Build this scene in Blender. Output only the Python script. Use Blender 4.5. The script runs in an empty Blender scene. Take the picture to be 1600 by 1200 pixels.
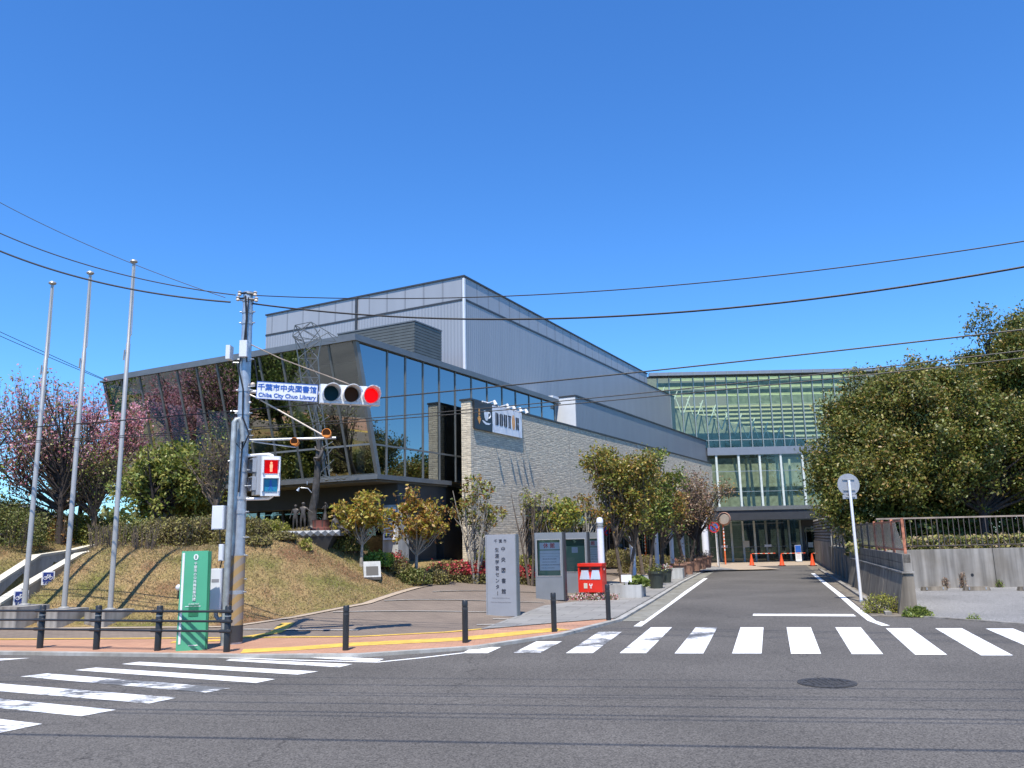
import bpy, math, random
import numpy as np
from mathutils import Vector, Matrix

random.seed(7)
RNG = np.random.default_rng(11)
sc = bpy.context.scene
R = math.radians

# ------------------------------------------------------------------ camera
FPX, CH = 1275.0, 1.9
ROLL = R(-1.262)
PITCH = math.atan(243 * math.cos(ROLL) / FPX)
cam_d = bpy.data.cameras.new('camera')
cam = bpy.data.objects.new('camera', cam_d)
sc.collection.objects.link(cam)
cam_d.sensor_width = 36.0
cam_d.lens = 36.0 * FPX / 1600
cam_d.clip_start = 0.05
cam_d.clip_end = 3000
cam.matrix_world = Matrix.Translation((0, 0, CH)) @ Matrix.Rotation(math.pi / 2 + PITCH, 4, 'X') @ Matrix.Rotation(ROLL, 4, 'Z')
sc.camera = cam

# ------------------------------------------------------------------ sky + sun
SUN_EL, SUN_AZ = 63.0, 8.0          # shadows run towards azimuth 19 deg right of +Y
w = bpy.data.worlds.new('World')
sc.world = w
w.use_nodes = True
nt = w.node_tree
bg = nt.nodes['Background']
sky = nt.nodes.new('ShaderNodeTexSky')
sky.sky_type = 'NISHITA'
sky.sun_disc = False
sky.sun_elevation = R(SUN_EL)
sky.sun_rotation = R(180 + SUN_AZ)
sky.altitude = 0
sky.air_density = 1.0
sky.dust_density = 0.05
sky.ozone_density = 1.6
hs = nt.nodes.new('ShaderNodeHueSaturation')
hs.inputs['Saturation'].default_value = 1.15
hs.inputs['Hue'].default_value = 0.5
nt.links.new(sky.outputs[0], hs.inputs['Color'])
tint = nt.nodes.new('ShaderNodeMix'); tint.data_type = 'RGBA'; tint.blend_type = 'MULTIPLY'; tint.inputs[0].default_value = 1.0
tint.inputs[7].default_value = (0.50, 0.86, 1.24, 1)
nt.links.new(hs.outputs[0], tint.inputs[6])
nt.links.new(tint.outputs[2], bg.inputs[0])
bg.inputs[1].default_value = 0.13
sl = bpy.data.lights.new('sun', 'SUN')
sl.energy = 4.6
sl.angle = R(0.5)
sl.color = (1.0, 0.94, 0.85)
so = bpy.data.objects.new('sun', sl)
sc.collection.objects.link(so)
sd = Vector((math.sin(R(SUN_AZ)) * math.cos(R(SUN_EL)), math.cos(R(SUN_AZ)) * math.cos(R(SUN_EL)), -math.sin(R(SUN_EL))))
so.rotation_euler = sd.to_track_quat('-Z', 'Y').to_euler()
so.location = (0, 0, 60)
sc.view_settings.view_transform = 'Standard'
sc.view_settings.look = 'None'
sc.view_settings.exposure = 0.55
sc.view_settings.gamma = 1.0
sc.cycles.max_bounces = 8
sc.cycles.transparent_max_bounces = 12
sc.cycles.use_denoising = True

# ------------------------------------------------------------------ survey helpers: photo pixel -> real place
def ray(px, py):
    x = (px - 800) / FPX; y = (600 - py) / FPX; z = -1.0
    c, s = math.cos(ROLL), math.sin(ROLL)
    x, y = x * c - y * s, x * s + y * c
    a = math.pi / 2 + PITCH
    c, s = math.cos(a), math.sin(a)
    return Vector((x, y * c - z * s, y * s + z * c))

def atz(px, py, z=0.0):
    d = ray(px, py); t = (z - CH) / d.z
    return Vector((0, 0, CH)) + d * t

def aty(px, py, Y):
    d = ray(px, py)
    return Vector((0, 0, CH)) + d * (Y / d.y)

AZ = R(28.16)
TV = Vector((math.sin(AZ), math.cos(AZ), 0)); UV_ = Vector((-math.cos(AZ), math.sin(AZ), 0))
O0 = Vector((-1.53, 29.36, 0))

def sm(t):
    t = min(1, max(0, t)); return t * t * (3 - 2 * t)

def plaza_z(x, y):
    q = (x - 2.56) * -0.958 + (y - 25.0) * 0.287
    return 0.05 + 0.6 * sm(q / 6) * sm((y - 17.2) / 8.5)

EDGE = []     # grass edge, filled below

def seg_d(x, y, a, b):
    dx, dy = b[0] - a[0], b[1] - a[1]; L2 = dx * dx + dy * dy
    t = ((x - a[0]) * dx + (y - a[1]) * dy) / L2
    t = min(1, max(0, t))
    ex, ey = x - a[0] - t * dx, y - a[1] - t * dy
    cr = dx * (y - a[1]) - dy * (x - a[0])
    return math.hypot(ex, ey), cr

def edge_dist(x, y):
    best = (1e9, 0)
    for a, b in zip(EDGE[:-1], EDGE[1:]):
        d, cr = seg_d(x, y, a, b)
        if d < best[0]: best = (d, cr)
    return best[0] if best[1] > 0 else -best[0]

EDGE[:] = [(-40, 24.6), (-20, 20.9), (-11.9, 19.5), (-6.5, 19.1), (-5.4, 20.1), (-4.0, 21.8), (-3.1, 24.4), (-2.15, 27.0), (-0.9, 28.2), (1.2, 31.2)]
def lawn_bump(x, y):
    d = edge_dist(x, y)
    if d <= 0: return d * 0.02 if d > -0.3 else -0.3
    hm = 1.78 + (0.45 - 1.78) * sm((x + 4.9) / 3.3)
    
    hm -= .36 * sm((-5.8 - x) / 2.4)
    W = 3.2 - 1.1 * sm((x + 4.6) / 1.2)
    n = 0.03 * math.sin(x * 1.7 + y * .6) + 0.02 * math.sin(y * 2.3 - x)
    return hm * (0.25 * min(1, d / W) + 0.75 * sm(d / W)) + n * min(1, d)

NEAR_T = [aty(-160, 1018, 19.7), aty(0, 946, 20.6), aty(60, 908, 22.2), aty(128, 868, 24.0), aty(220, 851, 27.5)]
FAR_T = [aty(-140, 985, 21.2), aty(0, 911, 22.6), aty(63, 870, 24.6), aty(117, 862, 26.2), aty(176, 847, 29.5)]
def near_poly(pl, x, y):
    best = (1e9, 0, 0)
    for a, b in zip(pl[:-1], pl[1:]):
        dx, dy = b.x - a.x, b.y - a.y; t = min(1, max(0, ((x - a.x) * dx + (y - a.y) * dy) / (dx * dx + dy * dy)))
        d = math.hypot(x - a.x - t * dx, y - a.y - t * dy)
        if d < best[0]: best = (d, dx * (y - a.y) - dy * (x - a.x), a.z + t * (b.z - a.z))
    return best
def gz(x, y):
    pz = plaza_z(x, y); z = pz + max(0, lawn_bump(x, y))
    a_ = (x - O0.x) * TV.x + (y - O0.y) * TV.y; b_ = (x - O0.x) * UV_.x + (y - O0.y) * UV_.y
    if a_ > -5.0 and -1 < b_ < 16: z += (min(z, max(pz + .1, 1.25 * sm((b_ + .3) / 1.8))) - z) * sm((a_ + 5.0) / 1.2) * (1 if b_ < 14 else (16 - b_) / 2)
    if x < -9 and 19 < y < 34:
        dn, cn, zn = near_poly(NEAR_T, x, y); df, cf, zf = near_poly(FAR_T, x, y)
        ov = .6 * max(0, x - NEAR_T[-1].x) + .6 * max(0, y - FAR_T[-1].y)
        if cn <= 0: z = min(z, zn - .42 + dn * .45 + ov)
        elif cf <= 0: z = min(z, zn - .95 + ov)
        else: z = min(z, zf - .12 + df * .35 + ov)
    return z

def hit(px, py, y0=8.0, y1=60.0):
    """first place where the line of sight through a photo pixel meets the ground"""
    d = ray(px, py); t = y0 / d.y
    while t * d.y < y1:
        p = Vector((0, 0, CH)) + d * t
        if p.z <= gz(p.x, p.y): return p
        t += 0.03 / d.y
    return aty(px, py, y1)

def gat(px, Y):
    """ground point at depth Y under photo column px"""
    p = aty(px, 850, Y); return Vector((p.x, Y, gz(p.x, Y)))

# ------------------------------------------------------------------ materials
def newmat(name):
    m = bpy.data.materials.new(name); m.use_nodes = True
    return m, m.node_tree, m.node_tree.nodes['Principled BSDF']

def nd(t, kind, **kw):
    n = t.nodes.new(kind)
    for k, v in kw.items(): setattr(n, k, v)
    return n

def mat(name, col, rough=0.6, metal=0.0, var=0.12, scale=3.0, bump=0.0, bscale=60.0, spec=0.5, stretch=(1, 1, 1), detail=5.0):
    m, t, b = newmat(name)
    b.inputs['Roughness'].default_value = rough
    b.inputs['Metallic'].default_value = metal
    b.inputs['Specular IOR Level'].default_value = spec
    tc = nd(t, 'ShaderNodeTexCoord'); mp = nd(t, 'ShaderNodeMapping')
    mp.inputs['Scale'].default_value = stretch
    t.links.new(tc.outputs['Object'], mp.inputs[0])
    n = nd(t, 'ShaderNodeTexNoise'); n.inputs['Scale'].default_value = scale; n.inputs['Detail'].default_value = detail
    t.links.new(mp.outputs[0], n.inputs['Vector'])
    r = nd(t, 'ShaderNodeValToRGB')
    r.color_ramp.elements[0].position = 0.3; r.color_ramp.elements[1].position = 0.7
    r.color_ramp.elements[0].color = (*[c * (1 - var) for c in col], 1)
    r.color_ramp.elements[1].color = (*[min(1, c * (1 + var)) for c in col], 1)
    t.links.new(n.outputs['Fac'], r.inputs[0]); t.links.new(r.outputs[0], b.inputs['Base Color'])
    if bump:
        n2 = nd(t, 'ShaderNodeTexNoise'); n2.inputs['Scale'].default_value = bscale; n2.inputs['Detail'].default_value = 3
        t.links.new(mp.outputs[0], n2.inputs['Vector'])
        bp = nd(t, 'ShaderNodeBump'); bp.inputs['Strength'].default_value = bump; bp.inputs['Distance'].default_value = 0.02
        t.links.new(n2.outputs['Fac'], bp.inputs['Height']); t.links.new(bp.outputs[0], b.inputs['Normal'])
    return m

def leafmat(name, cols, trans=0.25, rough=0.45):
    m, t, b = newmat(name)
    g = nd(t, 'ShaderNodeNewGeometry')
    r = nd(t, 'ShaderNodeValToRGB'); r.color_ramp.interpolation = 'CONSTANT'
    els = r.color_ramp.elements
    while len(els) < len(cols): els.new(0.5)
    for i, c in enumerate(cols):
        els[i].position = i / len(cols); els[i].color = (*c, 1)
    t.links.new(g.outputs['Random Per Island'], r.inputs[0])
    t.links.new(r.outputs[0], b.inputs['Base Color'])
    b.inputs['Roughness'].default_value = rough
    tr = nd(t, 'ShaderNodeBsdfTranslucent'); mx = nd(t, 'ShaderNodeMixShader'); mx.inputs[0].default_value = trans
    t.links.new(r.outputs[0], tr.inputs[0])
    t.links.new(b.outputs[0], mx.inputs[1]); t.links.new(tr.outputs[0], mx.inputs[2])
    t.links.new(mx.outputs[0], t.nodes['Material Output'].inputs[0])
    return m

def glassmat(name, tint, refl=0.3, rough=0.0, rcol=(0.9, 0.95, 0.95)):
    m, t, b = newmat(name)
    t.nodes.remove(b)
    tr = nd(t, 'ShaderNodeBsdfTransparent'); tr.inputs[0].default_value = (*tint, 1)
    gl = nd(t, 'ShaderNodeBsdfGlossy'); gl.inputs['Roughness'].default_value = rough; gl.inputs[0].default_value = (*rcol, 1)
    lw = nd(t, 'ShaderNodeLayerWeight'); lw.inputs[0].default_value = 0.25
    ad = nd(t, 'ShaderNodeMath', operation='ADD'); ad.inputs[1].default_value = refl; ad.use_clamp = True
    t.links.new(lw.outputs['Fresnel'], ad.inputs[0])
    mx = nd(t, 'ShaderNodeMixShader')
    t.links.new(ad.outputs[0], mx.inputs[0]); t.links.new(tr.outputs[0], mx.inputs[1]); t.links.new(gl.outputs[0], mx.inputs[2])
    t.links.new(mx.outputs[0], t.nodes['Material Output'].inputs[0])
    return m

def emis(name, col, s):
    m, t, b = newmat(name)
    b.inputs['Base Color'].default_value = (*[c * .25 for c in col], 1); b.inputs['Specular IOR Level'].default_value = .15
    b.inputs['Emission Color'].default_value = (*col, 1)
    b.inputs['Emission Strength'].default_value = s
    b.inputs['Roughness'].default_value = 0.3
    return m

def asphalt(name, base, speck=0.5):
    m, t, b = newmat(name)
    tc = nd(t, 'ShaderNodeTexCoord')
    n1 = nd(t, 'ShaderNodeTexNoise'); n1.inputs['Scale'].default_value = 0.35; n1.inputs['Detail'].default_value = 6
    n2 = nd(t, 'ShaderNodeTexVoronoi'); n2.inputs['Scale'].default_value = 70
    n3 = nd(t, 'ShaderNodeTexNoise'); n3.inputs['Scale'].default_value = 45; n3.inputs['Detail'].default_value = 4
    for n in (n1, n2, n3): t.links.new(tc.outputs['Object'], n.inputs['Vector'])
    r1 = nd(t, 'ShaderNodeValToRGB'); r1.color_ramp.elements[0].position = .3; r1.color_ramp.elements[1].position = .7
    r1.color_ramp.elements[0].color = (*[c * .80 for c in base], 1); r1.color_ramp.elements[1].color = (*[c * 1.16 for c in base], 1)
    t.links.new(n1.outputs['Fac'], r1.inputs[0])
    r2 = nd(t, 'ShaderNodeValToRGB'); r2.color_ramp.elements[0].position = 0.0; r2.color_ramp.elements[1].position = 1
    r2.color_ramp.elements[0].color = (1 - speck, 1 - speck, 1 - speck, 1); r2.color_ramp.elements[1].color = (1 + speck * 1.0, 1 + speck, 1 + speck, 1)
    t.links.new(n2.outputs['Color'], r2.inputs[0])
    mu = nd(t, 'ShaderNodeMix', data_type='RGBA', blend_type='MULTIPLY'); mu.inputs[0].default_value = 1
    t.links.new(r1.outputs[0], mu.inputs[6]); t.links.new(r2.outputs[0], mu.inputs[7])
    # hairline cracks
    vc = nd(t, 'ShaderNodeTexVoronoi', feature='DISTANCE_TO_EDGE'); vc.inputs['Scale'].default_value = 0.16
    nw = nd(t, 'ShaderNodeTexNoise'); nw.inputs['Scale'].default_value = 1.2; nw.inputs['Detail'].default_value = 6
    vm = nd(t, 'ShaderNodeVectorMath', operation='MULTIPLY_ADD')
    vm.inputs[1].default_value = (1.6, 1.6, 1.6)
    t.links.new(tc.outputs['Object'], nw.inputs['Vector'])
    t.links.new(nw.outputs['Color'], vm.inputs[0]); t.links.new(tc.outputs['Object'], vm.inputs[2]); t.links.new(vm.outputs[0], vc.inputs['Vector'])
    rc = nd(t, 'ShaderNodeValToRGB'); rc.color_ramp.elements[0].position = 0.0; rc.color_ramp.elements[1].position = .0032
    rc.color_ramp.elements[0].color = (.62, .62, .62, 1); rc.color_ramp.elements[1].color = (1, 1, 1, 1)
    t.links.new(vc.outputs['Distance'], rc.inputs[0])
    mu2 = nd(t, 'ShaderNodeMix', data_type='RGBA', blend_type='MULTIPLY'); mu2.inputs[0].default_value = 1
    t.links.new(mu.outputs[2], mu2.inputs[6]); t.links.new(rc.outputs[0], mu2.inputs[7])
    t.links.new(mu2.outputs[2], b.inputs['Base Color'])
    b.inputs['Roughness'].default_value = .85
    b.inputs['Specular IOR Level'].default_value = .3
    bp = nd(t, 'ShaderNodeBump'); bp.inputs['Strength'].default_value = .5; bp.inputs['Distance'].default_value = .01
    t.links.new(n3.outputs['Fac'], bp.inputs['Height']); t.links.new(bp.outputs[0], b.inputs['Normal'])
    return m

def paintmat(name, col, wear=0.5):
    """road paint with worn flakes letting the asphalt through"""
    m, t, b = newmat(name)
    tc = nd(t, 'ShaderNodeTexCoord')
    n = nd(t, 'ShaderNodeTexNoise'); n.inputs['Scale'].default_value = 9; n.inputs['Detail'].default_value = 9; n.inputs['Roughness'].default_value = .75
    n2 = nd(t, 'ShaderNodeTexNoise'); n2.inputs['Scale'].default_value = .8; n2.inputs['Detail'].default_value = 3
    mp = nd(t, 'ShaderNodeMapping'); mp.inputs['Scale'].default_value = (.5, 1.6, 1)
    t.links.new(tc.outputs['Object'], mp.inputs[0])
    t.links.new(mp.outputs[0], n.inputs['Vector']); t.links.new(tc.outputs['Object'], n2.inputs['Vector'])
    ad = nd(t, 'ShaderNodeMath', operation='ADD'); t.links.new(n.outputs['Fac'], ad.inputs[0]); t.links.new(n2.outputs['Fac'], ad.inputs[1])
    r = nd(t, 'ShaderNodeValToRGB'); lo = 0.60 + 0.235 * wear
    r.color_ramp.elements[0].position = lo; r.color_ramp.elements[1].position = lo + .09
    r.color_ramp.elements[0].color = (.13, .13, .13, 1); r.color_ramp.elements[1].color = (*col, 1)
    t.links.new(ad.outputs[0], r.inputs[0]); t.links.new(r.outputs[0], b.inputs['Base Color'])
    b.inputs['Roughness'].default_value = .6
    return m

def tilemat(name, c1, c2, mortar, bw, bh, msize=.02, rot=0.0, rough=.8, bump=.3, off=.5):
    m, t, b = newmat(name)
    tc = nd(t, 'ShaderNodeTexCoord'); mp = nd(t, 'ShaderNodeMapping'); mp.inputs['Rotation'].default_value = (0, 0, rot)
    t.links.new(tc.outputs['Object'], mp.inputs[0])
    br = nd(t, 'ShaderNodeTexBrick'); br.offset = off
    br.inputs['Scale'].default_value = 1; br.inputs['Brick Width'].default_value = bw; br.inputs['Row Height'].default_value = bh
    br.inputs['Mortar Size'].default_value = msize; br.inputs['Color1'].default_value = (*c1, 1); br.inputs['Color2'].default_value = (*c2, 1)
    br.inputs['Mortar'].default_value = (*mortar, 1); br.inputs['Mortar Smooth'].default_value = .2
    t.links.new(mp.outputs[0], br.inputs['Vector'])
    n = nd(t, 'ShaderNodeTexNoise'); n.inputs['Scale'].default_value = .9; n.inputs['Detail'].default_value = 8
    t.links.new(tc.outputs['Object'], n.inputs['Vector'])
    r = nd(t, 'ShaderNodeValToRGB'); r.color_ramp.elements[0].color = (.72, .72, .72, 1); r.color_ramp.elements[1].color = (1.25, 1.25, 1.25, 1)
    t.links.new(n.outputs['Fac'], r.inputs[0])
    mu = nd(t, 'ShaderNodeMix', data_type='RGBA', blend_type='MULTIPLY'); mu.inputs[0].default_value = 1
    t.links.new(br.outputs['Color'], mu.inputs[6]); t.links.new(r.outputs[0], mu.inputs[7]); t.links.new(mu.outputs[2], b.inputs['Base Color'])
    b.inputs['Roughness'].default_value = rough
    bp = nd(t, 'ShaderNodeBump'); bp.inputs['Strength'].default_value = bump; bp.inputs['Distance'].default_value = .01; bp.invert = True
    t.links.new(br.outputs['Fac'], bp.inputs['Height']); t.links.new(bp.outputs[0], b.inputs['Normal'])
    return m

def stonewall_mat():
    """split-face stone laid in thin courses; object X runs along the wall, Z is up"""
    m, t, b = newmat('split_stone')
    tc = nd(t, 'ShaderNodeTexCoord'); sx = nd(t, 'ShaderNodeSeparateXYZ'); cx = nd(t, 'ShaderNodeCombineXYZ')
    t.links.new(tc.outputs['Object'], sx.inputs[0])
    ad = nd(t, 'ShaderNodeMath', operation='ADD')
    t.links.new(sx.outputs[0], ad.inputs[0]); t.links.new(sx.outputs[1], ad.inputs[1])
    t.links.new(ad.outputs[0], cx.inputs[0]); t.links.new(sx.outputs[2], cx.inputs[1])
    br = nd(t, 'ShaderNodeTexBrick'); br.inputs['Scale'].default_value = 1; br.inputs['Brick Width'].default_value = .34
    br.inputs['Row Height'].default_value = .072; br.inputs['Mortar Size'].default_value = .006
    br.inputs['Color1'].default_value = (.68, .60, .46, 1); br.inputs['Color2'].default_value = (.55, .485, .375, 1); br.inputs['Mortar'].default_value = (.34, .30, .24, 1)
    t.links.new(cx.outputs[0], br.inputs['Vector'])
    mp = nd(t, 'ShaderNodeMapping'); mp.inputs['Scale'].default_value = (3.2, 14, 1); t.links.new(cx.outputs[0], mp.inputs[0])
    n = nd(t, 'ShaderNodeTexNoise'); n.inputs['Scale'].default_value = 1.0; n.inputs['Detail'].default_value = 6; n.inputs['Roughness'].default_value = .65
    t.links.new(mp.outputs[0], n.inputs['Vector'])
    r = nd(t, 'ShaderNodeValToRGB'); r.color_ramp.elements[0].position = .32; r.color_ramp.elements[1].position = .68
    r.color_ramp.elements[0].color = (.74, .74, .74, 1); r.color_ramp.elements[1].color = (1.28, 1.27, 1.25, 1)
    t.links.new(n.outputs['Fac'], r.inputs[0])
    mu = nd(t, 'ShaderNodeMix', data_type='RGBA', blend_type='MULTIPLY'); mu.inputs[0].default_value = 1
    t.links.new(br.outputs['Color'], mu.inputs[6]); t.links.new(r.outputs[0], mu.inputs[7]); t.links.new(mu.outputs[2], b.inputs['Base Color'])
    b.inputs['Roughness'].default_value = .9
    s = nd(t, 'ShaderNodeMath', operation='MULTIPLY_ADD'); s.inputs[1].default_value = -.5
    t.links.new(br.outputs['Fac'], s.inputs[0]); t.links.new(n.outputs['Fac'], s.inputs[2])
    bp = nd(t, 'ShaderNodeBump'); bp.inputs['Strength'].default_value = .7; bp.inputs['Distance'].default_value = .045
    t.links.new(s.outputs[0], bp.inputs['Height']); t.links.new(bp.outputs[0], b.inputs['Normal'])
    return m

def ribmat(name, col, axis='x', freq=5.0, rough=.45, metal=.25, panel=0.0):
    """ribbed metal cladding; object coordinates, ribs vertical (axis along the wall)"""
    m, t, b = newmat(name)
    tc = nd(t, 'ShaderNodeTexCoord'); sx = nd(t, 'ShaderNodeSeparateXYZ'); t.links.new(tc.outputs['Object'], sx.inputs[0])
    ad = nd(t, 'ShaderNodeMath', operation='ADD'); t.links.new(sx.outputs[0], ad.inputs[0]); t.links.new(sx.outputs[1], ad.inputs[1])
    src = ad.outputs[0] if axis == 'x' else sx.outputs[2]
    ml = nd(t, 'ShaderNodeMath', operation='MULTIPLY'); ml.inputs[1].default_value = freq; t.links.new(src, ml.inputs[0])
    fr = nd(t, 'ShaderNodeMath', operation='FRACT'); t.links.new(ml.outputs[0], fr.inputs[0])
    r = nd(t, 'ShaderNodeValToRGB'); e = r.color_ramp.elements
    e[0].position = 0; e[0].color = (.2, .2, .2, 1); e[1].position = .12; e[1].color = (1, 1, 1, 1)
    if not panel:
        x = e.new(.55); x.color = (1, 1, 1, 1); x = e.new(.7); x.color = (.2, .2, .2, 1)
    t.links.new(fr.outputs[0], r.inputs[0])
    n = nd(t, 'ShaderNodeTexNoise'); n.inputs['Scale'].default_value = 1; n.inputs['Detail'].default_value = 6
    mq = nd(t, 'ShaderNodeMapping'); mq.inputs['Scale'].default_value = (1.6, 1.6, .14); t.links.new(tc.outputs['Object'], mq.inputs[0]); t.links.new(mq.outputs[0], n.inputs['Vector'])
    r2 = nd(t, 'ShaderNodeValToRGB'); r2.color_ramp.elements[0].color = (*[c * .86 for c in col], 1); r2.color_ramp.elements[1].color = (*[c * 1.12 for c in col], 1)
    t.links.new(n.outputs['Fac'], r2.inputs[0])
    r3 = nd(t, 'ShaderNodeMapRange'); r3.inputs[1].default_value = .2; r3.inputs[2].default_value = 1; r3.inputs[3].default_value = .88 if not panel else .55; r3.inputs[4].default_value = 1
    t.links.new(r.outputs[0], r3.inputs[0])
    mu = nd(t, 'ShaderNodeMix', data_type='RGBA', blend_type='MULTIPLY'); mu.inputs[0].default_value = 1
    t.links.new(r2.outputs[0], mu.inputs[6]); t.links.new(r3.outputs[0], mu.inputs[7]); t.links.new(mu.outputs[2], b.inputs['Base Color'])
    b.inputs['Roughness'].default_value = rough; b.inputs['Metallic'].default_value = metal
    bp = nd(t, 'ShaderNodeBump'); bp.inputs['Strength'].default_value = .5; bp.inputs['Distance'].default_value = .02
    t.links.new(r.outputs[0], bp.inputs['Height']); t.links.new(bp.outputs[0], b.inputs['Normal'])
    return m

def grassmat():
    m, t, b = newmat('dry_grass')
    tc = nd(t, 'ShaderNodeTexCoord')
    n1 = nd(t, 'ShaderNodeTexNoise'); n1.inputs['Scale'].default_value = .8; n1.inputs['Detail'].default_value = 6
    n2 = nd(t, 'ShaderNodeTexNoise'); n2.inputs['Scale'].default_value = 14; n2.inputs['Detail'].default_value = 6; n2.inputs['Roughness'].default_value = .7
    for n in (n1, n2): t.links.new(tc.outputs['Object'], n.inputs['Vector'])
    r1 = nd(t, 'ShaderNodeValToRGB'); e = r1.color_ramp.elements
    e[0].position = .35; e[0].color = (.18, .18, .06, 1); e[1].position = .54; e[1].color = (.34, .25, .13, 1); x_ = e.new(.68); x_.color = (.23, .135, .08, 1)
    t.links.new(n1.outputs['Fac'], r1.inputs[0])
    r2 = nd(t, 'ShaderNodeValToRGB'); r2.color_ramp.elements[0].position = .35; r2.color_ramp.elements[1].position = .7
    r2.color_ramp.elements[0].color = (.55, .5, .45, 1); r2.color_ramp.elements[1].color = (1.25, 1.22, 1.1, 1)
    t.links.new(n2.outputs['Fac'], r2.inputs[0])
    mu = nd(t, 'ShaderNodeMix', data_type='RGBA', blend_type='MULTIPLY'); mu.inputs[0].default_value = 1
    t.links.new(r1.outputs[0], mu.inputs[6]); t.links.new(r2.outputs[0], mu.inputs[7]); t.links.new(mu.outputs[2], b.inputs['Base Color'])
    b.inputs['Roughness'].default_value = .95; b.inputs['Specular IOR Level'].default_value = .1
    bp = nd(t, 'ShaderNodeBump'); bp.inputs['Strength'].default_value = .8; bp.inputs['Distance'].default_value = .05
    t.links.new(n2.outputs['Fac'], bp.inputs['Height']); t.links.new(bp.outputs[0], b.inputs['Normal'])
    return m

def concmat(name, col, streak=.35, bump=.2):
    """concrete with rain streaks running down"""
    m, t, b = newmat(name)
    tc = nd(t, 'ShaderNodeTexCoord')
    mp = nd(t, 'ShaderNodeMapping'); mp.inputs['Scale'].default_value = (5, 5, .35); t.links.new(tc.outputs['Object'], mp.inputs[0])
    n = nd(t, 'ShaderNodeTexNoise'); n.inputs['Scale'].default_value = 1; n.inputs['Detail'].default_value = 6; t.links.new(mp.outputs[0], n.inputs['Vector'])
    n2 = nd(t, 'ShaderNodeTexNoise'); n2.inputs['Scale'].default_value = 1.3; n2.inputs['Detail'].default_value = 9; t.links.new(tc.outputs['Object'], n2.inputs['Vector'])
    r = nd(t, 'ShaderNodeValToRGB'); r.color_ramp.elements[0].position = .35; r.color_ramp.elements[1].position = .65
    r.color_ramp.elements[0].color = (*[c * (1 - streak) for c in col], 1); r.color_ramp.elements[1].color = (*[c * (1 + streak * .4) for c in col], 1)
    t.links.new(n.outputs['Fac'], r.inputs[0])
    r2 = nd(t, 'ShaderNodeValToRGB'); r2.color_ramp.elements[0].position = .3; r2.color_ramp.elements[1].position = .7
    r2.color_ramp.elements[0].color = (.78, .74, .68, 1); r2.color_ramp.elements[1].color = (1.12, 1.12, 1.12, 1); t.links.new(n2.outputs['Fac'], r2.inputs[0])
    mu = nd(t, 'ShaderNodeMix', data_type='RGBA', blend_type='MULTIPLY'); mu.inputs[0].default_value = 1
    t.links.new(r.outputs[0], mu.inputs[6]); t.links.new(r2.outputs[0], mu.inputs[7]); t.links.new(mu.outputs[2], b.inputs['Base Color'])
    b.inputs['Roughness'].default_value = .9
    n3 = nd(t, 'ShaderNodeTexNoise'); n3.inputs['Scale'].default_value = 40; t.links.new(tc.outputs['Object'], n3.inputs['Vector'])
    bp = nd(t, 'ShaderNodeBump'); bp.inputs['Strength'].default_value = bump; bp.inputs['Distance'].default_value = .01
    t.links.new(n3.outputs['Fac'], bp.inputs['Height']); t.links.new(bp.outputs[0], b.inputs['Normal'])
    return m

def stripemat(name, c1, c2, freq, ang):
    m, t, b = newmat(name)
    tc = nd(t, 'ShaderNodeTexCoord'); wv = nd(t, 'ShaderNodeTexWave'); mp = nd(t, 'ShaderNodeMapping')
    mp.inputs['Rotation'].default_value = (0, ang, 0); t.links.new(tc.outputs['Object'], mp.inputs[0]); t.links.new(mp.outputs[0], wv.inputs['Vector'])
    wv.bands_direction = 'Z'; wv.inputs['Scale'].default_value = freq
    r = nd(t, 'ShaderNodeValToRGB'); r.color_ramp.interpolation = 'CONSTANT'; r.color_ramp.elements[1].position = .5
    r.color_ramp.elements[0].color = (*c1, 1); r.color_ramp.elements[1].color = (*c2, 1)
    t.links.new(wv.outputs['Color'], r.inputs[0]); t.links.new(r.outputs[0], b.inputs['Base Color']); b.inputs['Roughness'].default_value = .6
    return m

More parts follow.
